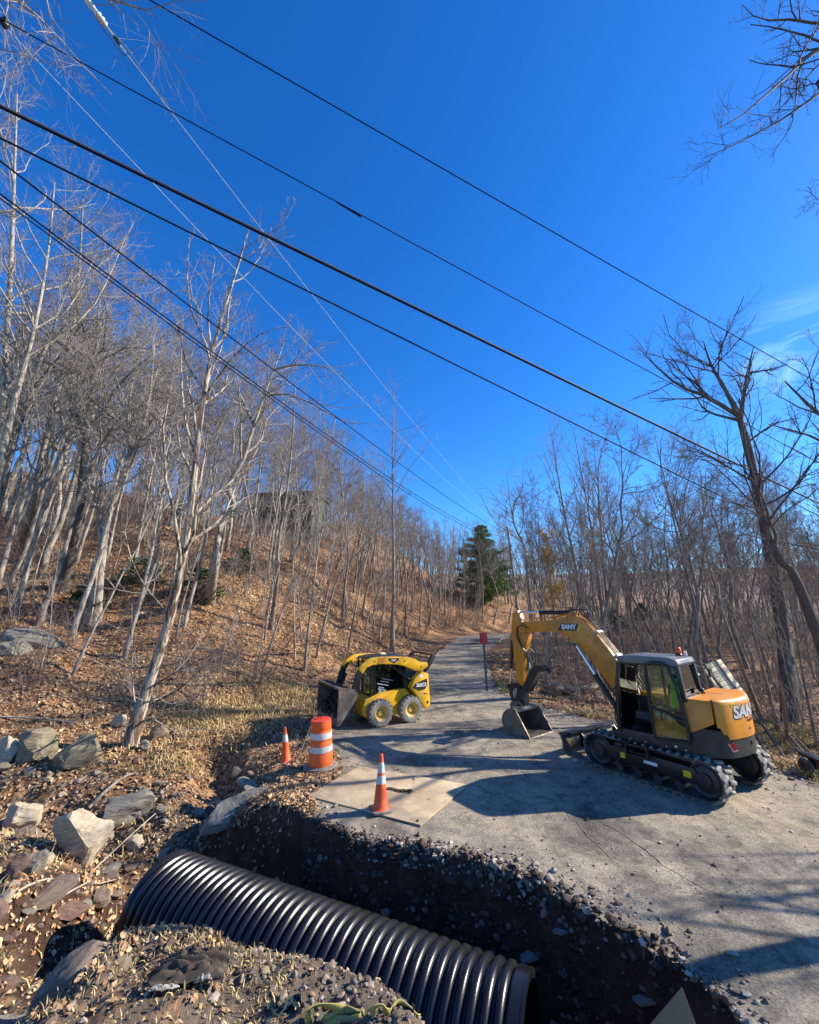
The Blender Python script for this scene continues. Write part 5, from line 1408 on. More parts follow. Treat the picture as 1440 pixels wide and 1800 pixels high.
hero('roadside_tree', 37, [(926,1000,44),(922,960,44),(905,925,43.8),(903,890,43.5),(918,860,43),(920,820,43)], (932,1050), .17,
     'crooked forked tree beside the distant leaning utility pole', 'bark_grey', 'twig_pale', n1=16, n2=6, n3=5, n4=1, t0=.35, l1=.34,
     limbs=[([(905,925,43.8),(896,880,43.5),(892,830,43)], .09)])
for i, (pp, bs, r, lb) in enumerate([
    ([(1300,1160,17),(1265,1060,16.8),(1240,960,16.5),(1228,880,16.2)], (1340,1266), .085, 'lit slim tree leaning left behind the excavator counterweight'),
    ([(1345,1190,17.5),(1325,1110,17.3),(1312,1020,17),(1300,900,16.6)], (1368,1280), .075, 'slim tree leaning left between the counterweight and the largest tree'),
    ([(1372,1200,15.5),(1352,1120,15.3),(1335,1010,15),(1322,900,14.6)], (1385,1296), .06, 'nearest of the slim leaning trees at the right bank'),
    ([(1412,1190,17),(1398,1100,16.8),(1380,1010,16.5),(1375,900,16.2)], (1437,1310), .055, 'thin bent tree at the right edge beside the largest trunk'),
    ([(1215,1040,24),(1195,960,23.8),(1170,850,23.5),(1150,760,23)], (1240,1130), .10, 'slanting dark tree seen above the excavator beacon')]):
    hero('leaning_slim_tree', 40+i, pp, bs, r, lb, 'bark_grey', 'twig_brown', n1=9, n2=6, n3=5, n4=1, t0=.4, l1=.34)
# trees standing outside the picture whose limbs reach in overhead
def overhead(name, seed, base, H, lean, limbs, r0, label, mt, mc, **kw):
    org = np.array([base[0], base[1], gz(*base)])
    rng = np.random.default_rng(seed); pth = trunk_path(rng, H, lean, .05)
    lb = [(px_path(p)-org, r) for p, r in limbs]
    for p, r in lb:
        k = np.argmin(np.abs(pth[:, 2]-(p[0, 2]-1.2))); p[0] = pth[k]
    ms = tree_meshes(seed, pth, r0, limbs=lb, **kw)
    return put_tree(name, org, ms, M[mt], M[mc], label)
overhead('overhanging_tree', 51, (9.6, 6.2), 15, (0, 0), [([(1700,40,6),(1520,60,6),(1440,82,6),(1400,120,5.8),(1365,150,5.7),(1310,200,5.5),(1265,225,5.4)], .05),
    ([(1700,120,6),(1500,140,6.2),(1440,163,6.1),(1400,195,6),(1335,232,5.9),(1290,255,5.8),(1232,280,5.6)], .035),
    ([(1700,0,6.2),(1500,52,6.4),(1440,42,6.3),(1380,33,6.2),(1335,36,6.1),(1305,8,6)], .045), ([(1700,330,6),(1520,330,6.2),(1470,352,6),(1430,350,6)], .012)], .20,
    'tree overhead at upper right whose dark twiggy branches hang into the sky', 'bark_dark', 'twig_dark', n1=3, n2=11, n3=6, n4=2, t0=.85, l1=.15, l2=.24, tw=.003, up=-.02)
overhead('overhanging_tree', 52, (-9.8, 6.5), 17, (0, 0), [([(-300,-200,6.5),(-100,-120,6),(60,-60,5.6),(160,-10,5.3),(240,10,5.1),(275,30,5.0)], .05),
    ([(-300,-120,6.5),(-120,-60,6.2),(0,-20,6),(80,40,5.8),(140,110,5.6),(200,170,5.5)], .04), ([(-300,50,6.8),(-100,60,6.5),(0,85,6.3),(50,100,6.2),(108,118,6.1)], .02)], .22,
    'tree overhead at upper left whose pale thin twigs hang across the wires', 'bark_pale', 'twig_pale', n1=6, n2=9, n3=6, n4=2, t0=.6, l1=.2, l2=.26, tw=.003, up=-.03)
# shade trees to the right that throw the bars of shadow over the road
for i, (x, y, h) in enumerate(((14.2, 5.3, 11), (17.5, 8.1, 13), (15.5, 13.2, 12), (19, 16.4, 14), (13.0, 3.4, 10))):
    rng = np.random.default_rng(70+i)
    ms = tree_meshes(70+i, trunk_path(rng, h, (.02, .03), .05), (.24, .14, .15, .16, .10)[i], n1=14, n2=6, n3=4, n4=0, t0=.4, l1=.32)
    put_tree('shade_tree', (x, y, gz(x, y)), ms, M['bark_dark'], M['twig_dark'], ['thick shade tree right of the road just outside the view', 'slim shade tree outside the view behind the excavator', 'shade tree down the right bank outside the view', 'farthest shade tree down the right bank', 'thinnest shade tree beside the near road edge'][i])

# ---------------------------------------------------------------- woods
VAR = []
for i in range(9):
    rng = np.random.default_rng(100+i)
    h = [9, 10.5, 12, 8, 11, 13, 9.5, 12.5, 10][i]
    VAR.append(tree_meshes(100+i, trunk_path(rng, h, (rng.uniform(-.05, .09), rng.uniform(-.05, .05)), .05+.035*(i % 3)), .05+.0045*h*(.7+.2*(i % 3)), n1=17, n2=7, n3=6, n4=2, tw=.0055,
               t0=.36+.06*(i % 4), l1=.30+.04*(i % 3), a1=.6+.15*(i % 3), up=.12))
SAP = []
for i in range(5):
    rng = np.random.default_rng(130+i)
    SAP.append(tree_meshes(130+i, trunk_path(rng, 5.5+.6*i, (rng.uniform(-.05, .28), rng.uniform(-.1, .1)), .05, 10), .032+.004*i, n1=10, n2=4, n3=4, n4=0, t0=.3, l1=.3, a1=.6, up=.12))
def variant(meshes, mt, mc):
    return meshes, mt, mc
V_L = [variant(v, M[('bark_pale', 'bark_grey', 'bark_pale')[i % 3]], M[('twig_pale', 'twig_brown')[i % 2]]) for i, v in enumerate(VAR)]
V_R = [variant(v, M[('bark_grey', 'bark_pale', 'bark_grey')[i % 3]], M[('twig_brown', 'twig_pale')[i % 2]]) for i, v in enumerate(VAR)]
S_L = [variant(v, M['bark_pale'], M['twig_pale']) for v in SAP]
S_R = [variant(v, M['bark_grey'], M['twig_brown']) for v in SAP]
def in_view(x, y, margin=120):
    if y < 3: return False
    d = y*CP; px = 720+721*x/d
    return -margin < px < 1440+margin
rnd = random.Random(77); placed = []
def scatter(count, region, ok, mind, fn, tries=9000):
    n = 0
    for _ in range(tries):
        if n >= count: break
        x = rnd.uniform(region[0], region[1]); y = rnd.uniform(region[2], region[3])
        if not in_view(x, y): continue
        md = mind*(.6+y/60)
        if any((x-a)**2+(y-b)**2 < md*md for a, b in placed): continue
        if not ok(x, y): continue
        placed.append((x, y)); fn(x, y, n); n += 1
    return n
SD = lambda x, y, pl: float(polydist(np.array([x]), np.array([y]), pl)[0])
onleft = lambda x, y: SD(x, y, FOOT) > 2.0 and not (-11 < x < -4 and y < 15)
onright = lambda x, y: -SD(x, y, RIGHT) > 2.2 and y > 17
def tree_l(x, y, n):
    v = rnd.randrange(len(V_L))
    put_tree('bare_tree', (x, y, gz(x, y)), *V_L[v], 'bare grey tree among many in the wood on the left hillside', 'bare trees on the left hillside', rnd.uniform(-.8, .8), rnd.uniform(.8, 1.2)*(1.38 if x < -13 else 1.05 if x < -4 else .85))
def sap_l(x, y, n):
    v = rnd.randrange(len(S_L))
    put_tree('sapling', (x, y, gz(x, y)), *S_L[v], 'thin pale sapling among many on the left hillside', 'saplings on the left hillside', rnd.uniform(-.9, .9), rnd.uniform(.7, 1.2), cat='sapling')
def tree_r(x, y, n):
    v = rnd.randrange(len(V_R))
    put_tree('bare_tree', (x, y, gz(x, y)), *V_R[v], 'bare brown tree among many in the wood on the right', 'bare trees in the right hand wood', rnd.uniform(2.4, 4), rnd.uniform(.8, 1.25))
def sap_r(x, y, n):
    v = rnd.randrange(len(S_R))
    put_tree('sapling', (x, y, gz(x, y)), *S_R[v], 'thin brown sapling among many in the wood on the right', 'saplings in the right hand wood', rnd.uniform(2.2, 4), rnd.uniform(.8, 1.3), cat='sapling')
scatter(40, (-8, 16, 38, 66), onleft, 1.2, tree_l)
scatter(130, (-40, 4, 15, 52), onleft, 1.15, tree_l)
scatter(75, (-26, 6, 14, 42), onleft, .8, sap_l)
scatter(45, (0, 20, 42, 68), onleft, .7, sap_l)
for px_, py_ in ((455,940),(478,955),(500,945),(520,958),(540,942),(560,952),(492,930),(530,930)):
    q_ = hit(px_, py_); tree_l(q_[0], q_[1], 0)
scatter(115, (6, 56, 20, 62), onright, 1.3, tree_r)
scatter(75, (5, 40, 18, 60), onright, .9, sap_r)

# ---------------------------------------------------------------- bare shrubs
def shrub_mesh(seed, h, n, spread):
    rng = np.random.default_rng(seed)
    st = np.stack([rng.normal(size=n)*.12, rng.normal(size=n)*.12, np.full(n, -.1)], -1)
    d = nrm(np.stack([rng.normal(size=n)*spread, rng.normal(size=n)*spread, np.ones(n)], -1)); pts = [st]
    for k in range(5):
        d = nrm(d+rng.normal(size=d.shape)*.13+np.array([0, 0, .02])); pts.append(pts[-1]+d*(h*(.6+.5*rng.random(n))/5)[:, None])
    L0 = np.stack(pts, 1); R0 = np.broadcast_to(np.linspace(.010, .004, 6), (n, 6)).copy()
    L1, R1 = sprout(rng, L0, R0, 5, 4, .5, .6, .7, .25, .15, .04, .003)
    L2, R2 = sprout(rng, L1, R1, 4, 3, .5, .7, .7, .2, .15, .02, .0025)
    return mesh_np('stems', *tubes(L0, R0, 4)), mesh_np('twigs', *join([tubes(L1, R1, 3), tubes(L2, R2, 3)]))
SH = [variant(shrub_mesh(200+i, (1.6, 2.2, 1.3, 2.6)[i], (14, 12, 18, 11)[i], (.7, .5, .9, .45)[i]), M[('twig_red', 'twig_brown', 'twig_red', 'twig_pale')[i]], M[('twig_red', 'twig_brown', 'twig_red', 'twig_pale')[i]]) for i in range(4)]
placed2 = list(placed); placed = []
def shr(lab, grp):
    def f(x, y, n):
        v = rnd.randrange(4)
        put_tree('bare_shrub', (x, y, gz(x, y)), *SH[v], lab, grp, rnd.uniform(0, 6), rnd.uniform(.7, 1.3), cat='shrub', parts=('stems', 'twigs'))
    return f
scatter(120, (-32, 9, 13, 50), lambda x, y: SD(x, y, FOOT) > 1.2, .7, shr('leafless reddish shrub among the undergrowth on the left hillside', 'shrubs on the left hillside'))
scatter(45, (0, 20, 40, 66), lambda x, y: SD(x, y, FOOT) > 1.0, .6, shr('leafless reddish shrub among the undergrowth on the left hillside', 'shrubs on the left hillside'))
scatter(60, (5, 36, 16, 50), lambda x, y: -SD(x, y, RIGHT) > 1.5, .8, shr('leafless shrub among the undergrowth in the right hand wood', 'shrubs in the right hand wood'))
for i, (px, py, s) in enumerate(((60,1120,1.1),(15,1100,1.2),(120,1150,.9),(30,1190,.8))):
    p = hit(px, py)
    put_tree('bare_shrub', p, *SH[(0,3,1,2)[i]], ['tangled shrub over dark rocks at the left edge', 'pale shrub at the left edge of the view', 'shrub below the thick dark tree', 'small shrub above the mossy stones'][i], None, i, s, 'shrub', ('stems', 'twigs'))

# ---------------------------------------------------------------- evergreens and leafy trees
def quads(C_, U_, W):
    n = len(C_); V = np.stack([C_-U_*.5-W*.5, C_+U_*.5-W*.5, C_+U_*.5+W*.5, C_-U_*.5+W*.5], 1).reshape(-1, 3)
    return V, np.arange(n*4).reshape(-1, 4)
def conifer(seed, H, rad, r0, n1, dens, name, loc, mat_leaf, label, bare=.08, shape=.75):
    rng = np.random.default_rng(seed)
    tr = np.stack([np.zeros(8), np.zeros(8), np.linspace(-.2, H, 8)], -1)[None]; rt = np.linspace(r0, .015, 8)[None]
    t = bare+(1-bare)*rng.random(n1)**1.1; a = rng.random(n1)*6.283
    L_ = rad*(1-t**1.5)*(.45+.75*rng.random(n1))*(shape+.25)+.2
    d = np.stack([np.cos(a), np.sin(a), .15+.25*rng.random(n1)], -1); pts = [np.stack([0*t, 0*t, t*H], -1)]
    for k in range(5):
        d = d+np.array([0, 0, .09]) if k > 2 else d+np.array([0, 0, -.05]); pts.append(pts[-1]+nrm(d)*(L_/5)[:, None])
    B = np.stack(pts, 1); RB = np.linspace(.02, .005, 6)[None]*np.ones((n1, 1))
    root = empty(name, loc)
    o = link('trunk', mesh_np('trunk', *tubes(tr, rt, 8), mat=M['bark_dark']), None, root)
    link('branches', mesh_np('branches', *tubes(B, RB, 4), mat=M['bark_dark']), None, root)
    n = int(n1*dens); i = rng.integers(0, n1, n); f = rng.random(n)**.6*4.99; j = f.astype(int); w = (f-j)[:, None]
    c = B[i, j]*(1-w)+B[i, j+1]*w; tg = nrm(B[i, np.minimum(j+1, 5)]-B[i, j])
    c = c+rng.normal(size=c.shape)*np.array([.12, .12, .05])*rad*.42
    fs = .7 if dens > 150 else 1.0
    u = nrm(tg+rng.normal(size=c.shape)*.6+np.array([0, 0, .25]))*(.20+.12*rng.random((n, 1)))*max(.8, rad*.35)*fs
    w_ = nrm(np.cross(u, rng.normal(size=c.shape)))*(.035+.03*rng.random((n, 1)))*max(.8, rad*.4)*(fs*.8)
    link('needles', mesh_np('needles', *quads(c, u, w_), smooth=False, mat=mat_leaf), None, root)
    tag(root, label, 'tree'); return root
b = hit(852, 1062)
conifer(301, 7.6*b[1]/40, 3.7*b[1]/40, .16, 170, 170, 'pine_tree', b, M['needle'], 'full green pine tree on the slope left of the road bend', .03)
b = hit(622, 905)
conifer(302, 9, 2.6, .15, 150, 50, 'hemlock', b, M['needle_dull'], 'dull green conifer among bare trees on top of the left hill')
b = hit(575, 915)
conifer(303, 7, 2.0, .12, 120, 40, 'hemlock', b, M['needle_dull'], 'smaller dull green conifer right of the green house')
for i, (px, py, h, r) in enumerate(((1085,1120,2.6,1.2),(1040,1080,3.4,1.3),(1130,1095,2.2,1.1))):
    b = hit(px, py)
    conifer(310+i, h, r, .04, 70, 40, 'hemlock_sapling', b, M['needle_dull'], ['low young hemlock just behind the excavator boom elbow', 'taller young hemlock up the bank behind the boom', 'small young hemlock behind the excavator cab roof'][i])
for i, (px, py, h, r) in enumerate(((250,1030,1.5,1.2),(345,1060,1.8,1.3),(425,1010,1.6,1.2),(150,1075,1.2,1.0))):
    b = hit(px, py)
    conifer(320+i, h, r, .03, 60, 30, 'laurel_bush', b, M['needle_dull'], ['low evergreen bush left of the leaning tree trunk', 'evergreen bush right behind the leaning tree trunk', 'evergreen bush right of the kinked tree', 'small evergreen bush below the thick dark tree'][i], .02)
def leafy(seed, loc, H, name, label, mat, nl, sp):
    rng = np.random.default_rng(seed)
    ms = tree_meshes(seed, trunk_path(rng, H, (.02, 0), .05, 10), .05, n1=14, n2=5, n3=4, n4=0, t0=.25, l1=.32)
    root = put_tree(name, loc, ms, M['bark_grey'], M['twig_brown'], label)
    co = np.empty(len(ms[1].vertices)*3); ms[1].vertices.foreach_get('co', co); co = co.reshape(-1, 3)
    c = co[rng.integers(0, len(co), nl)]+rng.normal(size=(nl, 3))*sp
    u = nrm(rng.normal(size=(nl, 3)))*.10; w = nrm(np.cross(u, rng.normal(size=(nl, 3))))*.07
    link('leaves', mesh_np('leaves', *quads(c, u, w), smooth=False, mat=mat), None, root)
b = at_y(972, 1040, 37); b[2] = gz(b[0], b[1]); leafy(401, b, at_y(972, 945, 37)[2]-b[2], 'yellow_leaved_tree', 'small tree still holding thin yellow leaves beyond the boom', M['yellow_leaf'], 4200, .16)
# ---------------------------------------------------------------- boulders and stones
def rock_mesh(seed, sub=4, cuts=9, amp=.10, flat=(1, 1, 1)):
    rn = random.Random(seed); bm = bmesh.new()
    bmesh.ops.create_icosphere(bm, subdivisions=sub, radius=1.0)
    pl = []
    for _ in range(cuts):
        n = Vector((rn.gauss(0, 1), rn.gauss(0, 1), rn.gauss(0, 1)*.8)).normalized(); pl.append((n, rn.uniform(.46, .80)))
    off = Vector((rn.uniform(-50, 50), rn.uniform(-50, 50), rn.uniform(-50, 50)))
    for v in bm.verts:
        p = v.co.copy()
        for n, d in pl:
            e = p.dot(n)-d+.05*mnoise.noise(v.co*3+off)
            if e > 0: p -= n*e*.97
        k = mnoise.fractal(p*2.0+off, .75, 2.2, 6)*amp*.8
        st = mnoise.noise(Vector((p.x*1.2, p.y*1.2, p.z*7))+off)*amp*.35
        p += v.co.normalized()*(k+st)
        v.co = Vector((p.x*flat[0], p.y*flat[1], p.z*flat[2]))
    me = bpy.data.meshes.new('boulder'); bm.to_mesh(me); bm.free()
    me.polygons.foreach_set('use_smooth', [True]*len(me.polygons)); me.set_sharp_from_angle(angle=R(24))
    return me
def boulder(px, py, w, h, mat, label, seed, rot=(0, 0, 0), depth=.8, sink=.25, cuts=13, z=None, amp=.10, group=None):
    """px,py: foot centre in the photo; w,h: its size there in pixels"""
    p = hit(px, py) if z is None else at_z(px, py, z)
    d = ray(px, py); t = p[1]/d[1]; mpp = t/721.0
    sx, sz = w*mpp*.5, h*mpp*.5*1.08
    me = rock_mesh(seed, 4, cuts, amp); me.materials.append(M[mat])
    o = link('boulder', me); o.location = (p[0], p[1]+sx*depth*.3, p[2]+sz*(1-sink*2)-.22*sz); o.scale = (sx*1.12, sx*depth, sz*1.12)
    o.rotation_euler = rot; tag(o, label, 'rock', group); return o
boulder(132, 1508, 100, 95, 'rock_pale', 'pale angular boulder standing on edge in the stream bed at left', 501, (.1, -.35, .3), .7, .08, 11)
boulder(216, 1446, 100, 58, 'rock_grey', 'grey squarish boulder right behind the pale angular boulder', 502, (0, .05, .2), .8, .12)
boulder(48, 1342, 78, 60, 'rock_moss', 'round lichen covered boulder near the left edge', 503, (0, 0, .5), .8, .12)
boulder(120, 1352, 105, 62, 'rock_moss', 'long mossy boulder right of the round lichen covered boulder', 504, (0, -.25, .2), .7, .12, 12)
boulder(4, 1345, 44, 52, 'rock_pale', 'pale boulder cut off by the left edge of the view', 505, (0, 0, 0), .8, .12)
boulder(18, 1462, 66, 50, 'rock_pale', 'pale flat boulder at the left edge beside the pale angular one', 506, (0, -.2, .4), .9, .12)
boulder(22, 1545, 46, 50, 'rock_red', 'small reddish boulder below the pale flat boulder at left edge', 507, (.2, 0, .4), .8, .1)
boulder(52, 1535, 36, 46, 'rock_grey', 'small dark boulder beside the small reddish boulder', 508, (.1, .3, .2), .8, .1)
boulder(205, 1278, 34, 24, 'rock_pale', 'small pale rock at the foot of the leaning tree', 509, (0, 0, .2), .8, .1)
boulder(272, 1302, 38, 34, 'rock_brown', 'brown rock just right of the leaning tree base', 510, (0, 0, .8), .8, .1)
boulder(252, 1318, 26, 20, 'rock_grey', 'smallest grey rock beside the leaning tree base', 511, (0, 0, .1), .8, .1)
boulder(60, 1135, 120, 40, 'rock_grey', 'long dark ledge of rock below the thick dark tree', 512, (0, .1, .1), .5, .2, 12)
boulder(20, 1150, 60, 44, 'rock_grey', 'dark rock at the left end of the long ledge', 513, (0, .1, .6), .6, .2)
boulder(115, 1610, 56, 26, 'rock_red', 'flat reddish slab lying in the shade left of the pipe', 514, (0, .2, .3), .9, .2)
boulder(170, 1592, 34, 26, 'rock_brown', 'small brown rock above the pipe shadow', 515, (0, 0, .2), .9, .15)
boulder(130, 1478+130, 40, 20, 'rock_grey', 'small grey slab in the pipe shadow', 516, (0, 0, 1.2), .9, .2)
boulder(70, 1585, 90, 24, 'rock_brown', 'layered brown slab half buried left of the pipe', 517, (.1, -.35, .6), .8, .2, 13)
boulder(1000, 1222, 46, 20, 'rock_grey', 'grey flat stone heaped behind the excavator bucket', 518, (0, .1, .2), .9, .15)
# the large tilted slab above the pipe
p = hit(398, 1450)
me = rock_mesh(520, 5, 12, .08); me.materials.append(M['rock_grey'])
o = link('rock_slab', me); o.location = (p[0], p[1]+.30, p[2]+.10); o.scale = (.98, .52, .24); o.rotation_euler = (R(24), R(-22), R(22))
tag(o, 'large flat grey slab tilted over the stream beside the pipe', 'rock')
# foreground boulder
p = at_z(152, 1736, .40)
me = rock_mesh(521, 5, 10, .08); me.materials.append(M['rock_brown'])
o = link('boulder', me); o.location = (p[0]-.02, p[1]+.05, p[2]-.03); o.scale = (.46, .34, .30); o.rotation_euler = (R(-14), R(-30), R(26))
tag(o, 'large brown and grey boulder on the spoil bank at lower left', 'rock')
p = at_z(20, 1795, .1)
me = rock_mesh(522, 4, 9, .08); me.materials.append(M['rock_grey'])
o = link('boulder', me); o.location = (p[0]-.05, p[1], p[2]-.18); o.scale = (.4, .3, .25); o.rotation_euler = (0, R(-15), R(30))
tag(o, 'dark boulder in the bottom left corner', 'rock')
# dry stacked stones behind the bucket
STK = [rock_mesh(530+i, 3, 8, .06) for i in range(5)]
for i, me in enumerate(STK): me.materials.append(M[('rock_grey', 'rock_pale', 'rock_grey', 'rock_brown', 'rock_moss')[i]])
rn = random.Random(8)
wall = empty('stone_pile', hit(1000, 1228)); tag(wall, 'low pile of stacked flat stones behind the excavator bucket', 'stones')
for k in range(34):
    lay = k//9; x = rn.uniform(-1.3, 1.6)*(1-.12*lay); y = rn.uniform(-.35, .5)
    o = link('stone', STK[rn.randrange(5)], None, wall); s = rn.uniform(.18, .36)
    o.location = (x, y, .06+lay*.17+rn.uniform(-.03, .03)); o.scale = (s*1.2, s, s*.42); o.rotation_euler = (rn.uniform(-.2, .2), rn.uniform(-.2, .2), rn.uniform(0, 3))
# loose stones that can be told apart: pieces of the ground
ST = [rock_mesh(560+i, 2, 6, .10) for i in range(8)]
for i, me in enumerate(ST): me.name = 'stone'; me.materials.append(M[('rock_pale', 'rock_grey', 'rock_brown', 'rock_red')[i % 4]])
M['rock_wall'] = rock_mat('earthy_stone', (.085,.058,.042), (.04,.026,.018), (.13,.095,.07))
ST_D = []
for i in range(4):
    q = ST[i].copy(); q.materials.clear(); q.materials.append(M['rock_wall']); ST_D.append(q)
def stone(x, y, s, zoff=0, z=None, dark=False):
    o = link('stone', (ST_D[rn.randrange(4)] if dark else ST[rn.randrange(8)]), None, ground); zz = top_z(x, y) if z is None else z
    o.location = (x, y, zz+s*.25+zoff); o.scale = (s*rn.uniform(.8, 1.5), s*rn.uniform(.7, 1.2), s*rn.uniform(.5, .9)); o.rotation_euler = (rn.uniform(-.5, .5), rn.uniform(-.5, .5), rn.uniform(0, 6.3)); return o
n = 0
while n < 190:      # left stream bed
    x = rn.uniform(-10.5, -3.4); y = rn.uniform(5.2, 12.2)
    if bool(inside(np.array([x]), np.array([y]), TRENCH)[0]) and x > -4.4: continue
    stone(x, y, rn.choice((.05, .06, .08, .10, .14, .2))*rn.uniform(.7, 1.2)); n += 1
for k in range(62):   # broken base along the trench lip
    i = rn.random(); j = rn.choice((2, 3, 3, 3, 4, 4, 4, 5, 6, 7, 8)); a, b = EDGE[j], EDGE[j+1]; t = rn.random()
    x = a[0]+(b[0]-a[0])*t; y = a[1]+(b[1]-a[1])*t
    x += rn.gauss(.02, .09); y += rn.gauss(.03, .10); s = rn.uniform(.02, .06)*(1.3 if .3 < x < 2.0 else .9)
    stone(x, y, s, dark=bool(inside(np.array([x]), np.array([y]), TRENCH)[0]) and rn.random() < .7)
for k in range(24):    # stones standing out of the cut bank
    j = rn.randrange(0, 8); a, b = EDGE[j], EDGE[j+1]; t = rn.random()
    dx, dy = b[0]-a[0], b[1]-a[1]; l = math.hypot(dx, dy); d = rn.uniform(.10, .42)
    x = a[0]+dx*t+dy/l*d*1.0; y = a[1]+dy*t-dx/l*d*1.0
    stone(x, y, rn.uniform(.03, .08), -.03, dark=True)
for k in range(60):    # lumps on the near spoil bank
    x = rn.uniform(-2.2, .25); y = float(np.interp(x, CREST_X, CREST_Y))-abs(rn.gauss(0, .35))+.12
    stone(x, y, rn.uniform(.014, .040))
SLAB = MB().prism_z([(-.2,-.05),(.05,-.08),(.22,.02),(.1,.08),(-.15,.07)], 0, .03).mesh('stone', M['rock_grey'], .004)
for x, y, a in ((1.55,6.30,.3),(1.85,6.02,.9),(2.45,5.30,.5),(2.62,5.05,1.0),(2.75,4.80,1.4)):
    o = link('stone', SLAB, None, ground); o.location = (x, y, top_z(x, y)-.03); o.rotation_euler = (rn.uniform(-.4, .2), rn.uniform(-.2, .4), a)

# gravel crumbs
ICO = None
def crumbs(name, XY, Z, S, mat, seed, label):
    rng = np.random.default_rng(seed); bm = bmesh.new(); bmesh.ops.create_icosphere(bm, subdivisions=1, radius=1.0)
    v0 = np.array([v.co[:] for v in bm.verts]); f0 = np.array([[v.index for v in f.verts] for f in bm.faces]); bm.free()
    n = len(XY); q = v0[None]*(1+rng.normal(size=(n, len(v0), 1))*.22)
    a = rng.random(n)*6.283; ca, sa = np.cos(a)[:, None], np.sin(a)[:, None]
    q = q*np.stack([.8+.6*rng.random(n), .7+.5*rng.random(n), .45+.4*rng.random(n)], -1)[:, None, :]*S[:, None, None]
    X = q[..., 0]*ca-q[..., 1]*sa+XY[:, 0:1]; Y = q[..., 0]*sa+q[..., 1]*ca+XY[:, 1:2]; Zz = q[..., 2]+(Z+S*.2)[:, None]
    V = np.stack([X, Y, Zz], -1).reshape(-1, 3); F = (f0[None]+(np.arange(n)*len(v0))[:, None, None]).reshape(-1, 3)
    me = mesh_np(name, V, F, False, M[mat])
    tone = np.repeat(rng.random(n), len(v0)); set_attr(me, 'tone', tone)
    o = link(name, me); tag(o, label, 'gravel', kind='stuff'); return o
M['crumb'] = leaf_mat('stone_crumbs', [(0, (.09,.068,.05)), (.4, (.19,.15,.115)), (.75, (.30,.255,.20)), (1, (.44,.39,.32))])
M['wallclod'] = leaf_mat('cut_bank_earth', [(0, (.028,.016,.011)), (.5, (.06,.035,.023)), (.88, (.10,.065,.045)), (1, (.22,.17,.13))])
M['clod'] = leaf_mat('earth_clods', [(0, (.07,.048,.032)), (.45, (.14,.102,.072)), (.8, (.22,.17,.125)), (.93, (.30,.25,.19)), (1, (.42,.37,.30))])
def tops(X, Y):
    r = inside(X, Y, ROAD_POLY); return np.where(r, surf_z(X, Y), gzv(X, Y))
rng = np.random.default_rng(90)
pts = []
def along(poly, n, sig, off=0.0):
    seg = np.array(poly); d = np.diff(seg, axis=0); L_ = np.linalg.norm(d, axis=1); i = rng.choice(len(d), n, p=L_/L_.sum()); t = rng.random((n, 1))
    nn = np.stack([d[i, 1], -d[i, 0]], -1)/L_[i][:, None]
    return seg[i]+d[i]*t+nn*(rng.normal(size=(n, 1))*sig+off)
P_ = np.concatenate([along(EDGE[1:11], 420, .10, -.05), along(EDGE[2:6], 1300, .13, -.0), along(EDGE[4:10], 300, .22, -.2), along(LEFT[:8], 900, .35), along(RIGHT[2:8], 900, .5), along(LEFT[3:7], 600, .8, -.6)])
kk = inside(P_[:, 0], P_[:, 1], ROAD_POLY) | ~inside(P_[:, 0], P_[:, 1], TRENCH) | (np.abs(polydist(P_[:, 0], P_[:, 1], EDGE)) < .09); P_ = P_[kk]
S_ = rng.gamma(2.2, .006, len(P_))+.005
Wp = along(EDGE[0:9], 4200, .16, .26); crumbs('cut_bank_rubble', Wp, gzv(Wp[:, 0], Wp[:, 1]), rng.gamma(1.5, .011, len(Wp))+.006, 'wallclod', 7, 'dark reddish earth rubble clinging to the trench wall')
crumbs('gravel', P_, tops(P_[:, 0], P_[:, 1]), S_, 'crumb', 1, 'grey stone crumbs along the trench lip and road edges')
X = rng.uniform(-3.2, .5, 3900); Y = np.interp(X, CREST_X, CREST_Y)+.3-np.abs(rng.normal(size=3900))*.7
P2_ = np.stack([X, Y], -1); crumbs('clods', P2_, gzv(X, Y), rng.gamma(1.6, .0042, 3900)+.003, 'clod', 2, 'loose clods and pebbles on the near spoil bank')
X = rng.uniform(-9, -3.2, 6500); Y = rng.uniform(4.2, 11, 6500); k = ~(inside(X, Y, TRENCH) & (X > -4.2)); X, Y = X[k], Y[k]
crumbs('stream_pebbles', np.stack([X, Y], -1), gzv(X, Y), rng.gamma(1.5, .010, len(X))+.005, 'clod', 5, 'small brown pebbles and earth in the stream bed at left')
X = rng.uniform(-1.5, 9, 3600); Y = rng.uniform(5, 22, 3600); k = inside(X, Y, ROAD_POLY); X, Y = X[k], Y[k]
crumbs('road_grit', np.stack([X, Y], -1), surf_z(X, Y), rng.gamma(1.5, .004, len(X))+.003, 'crumb', 3, 'scattered grit lying on the road surface')

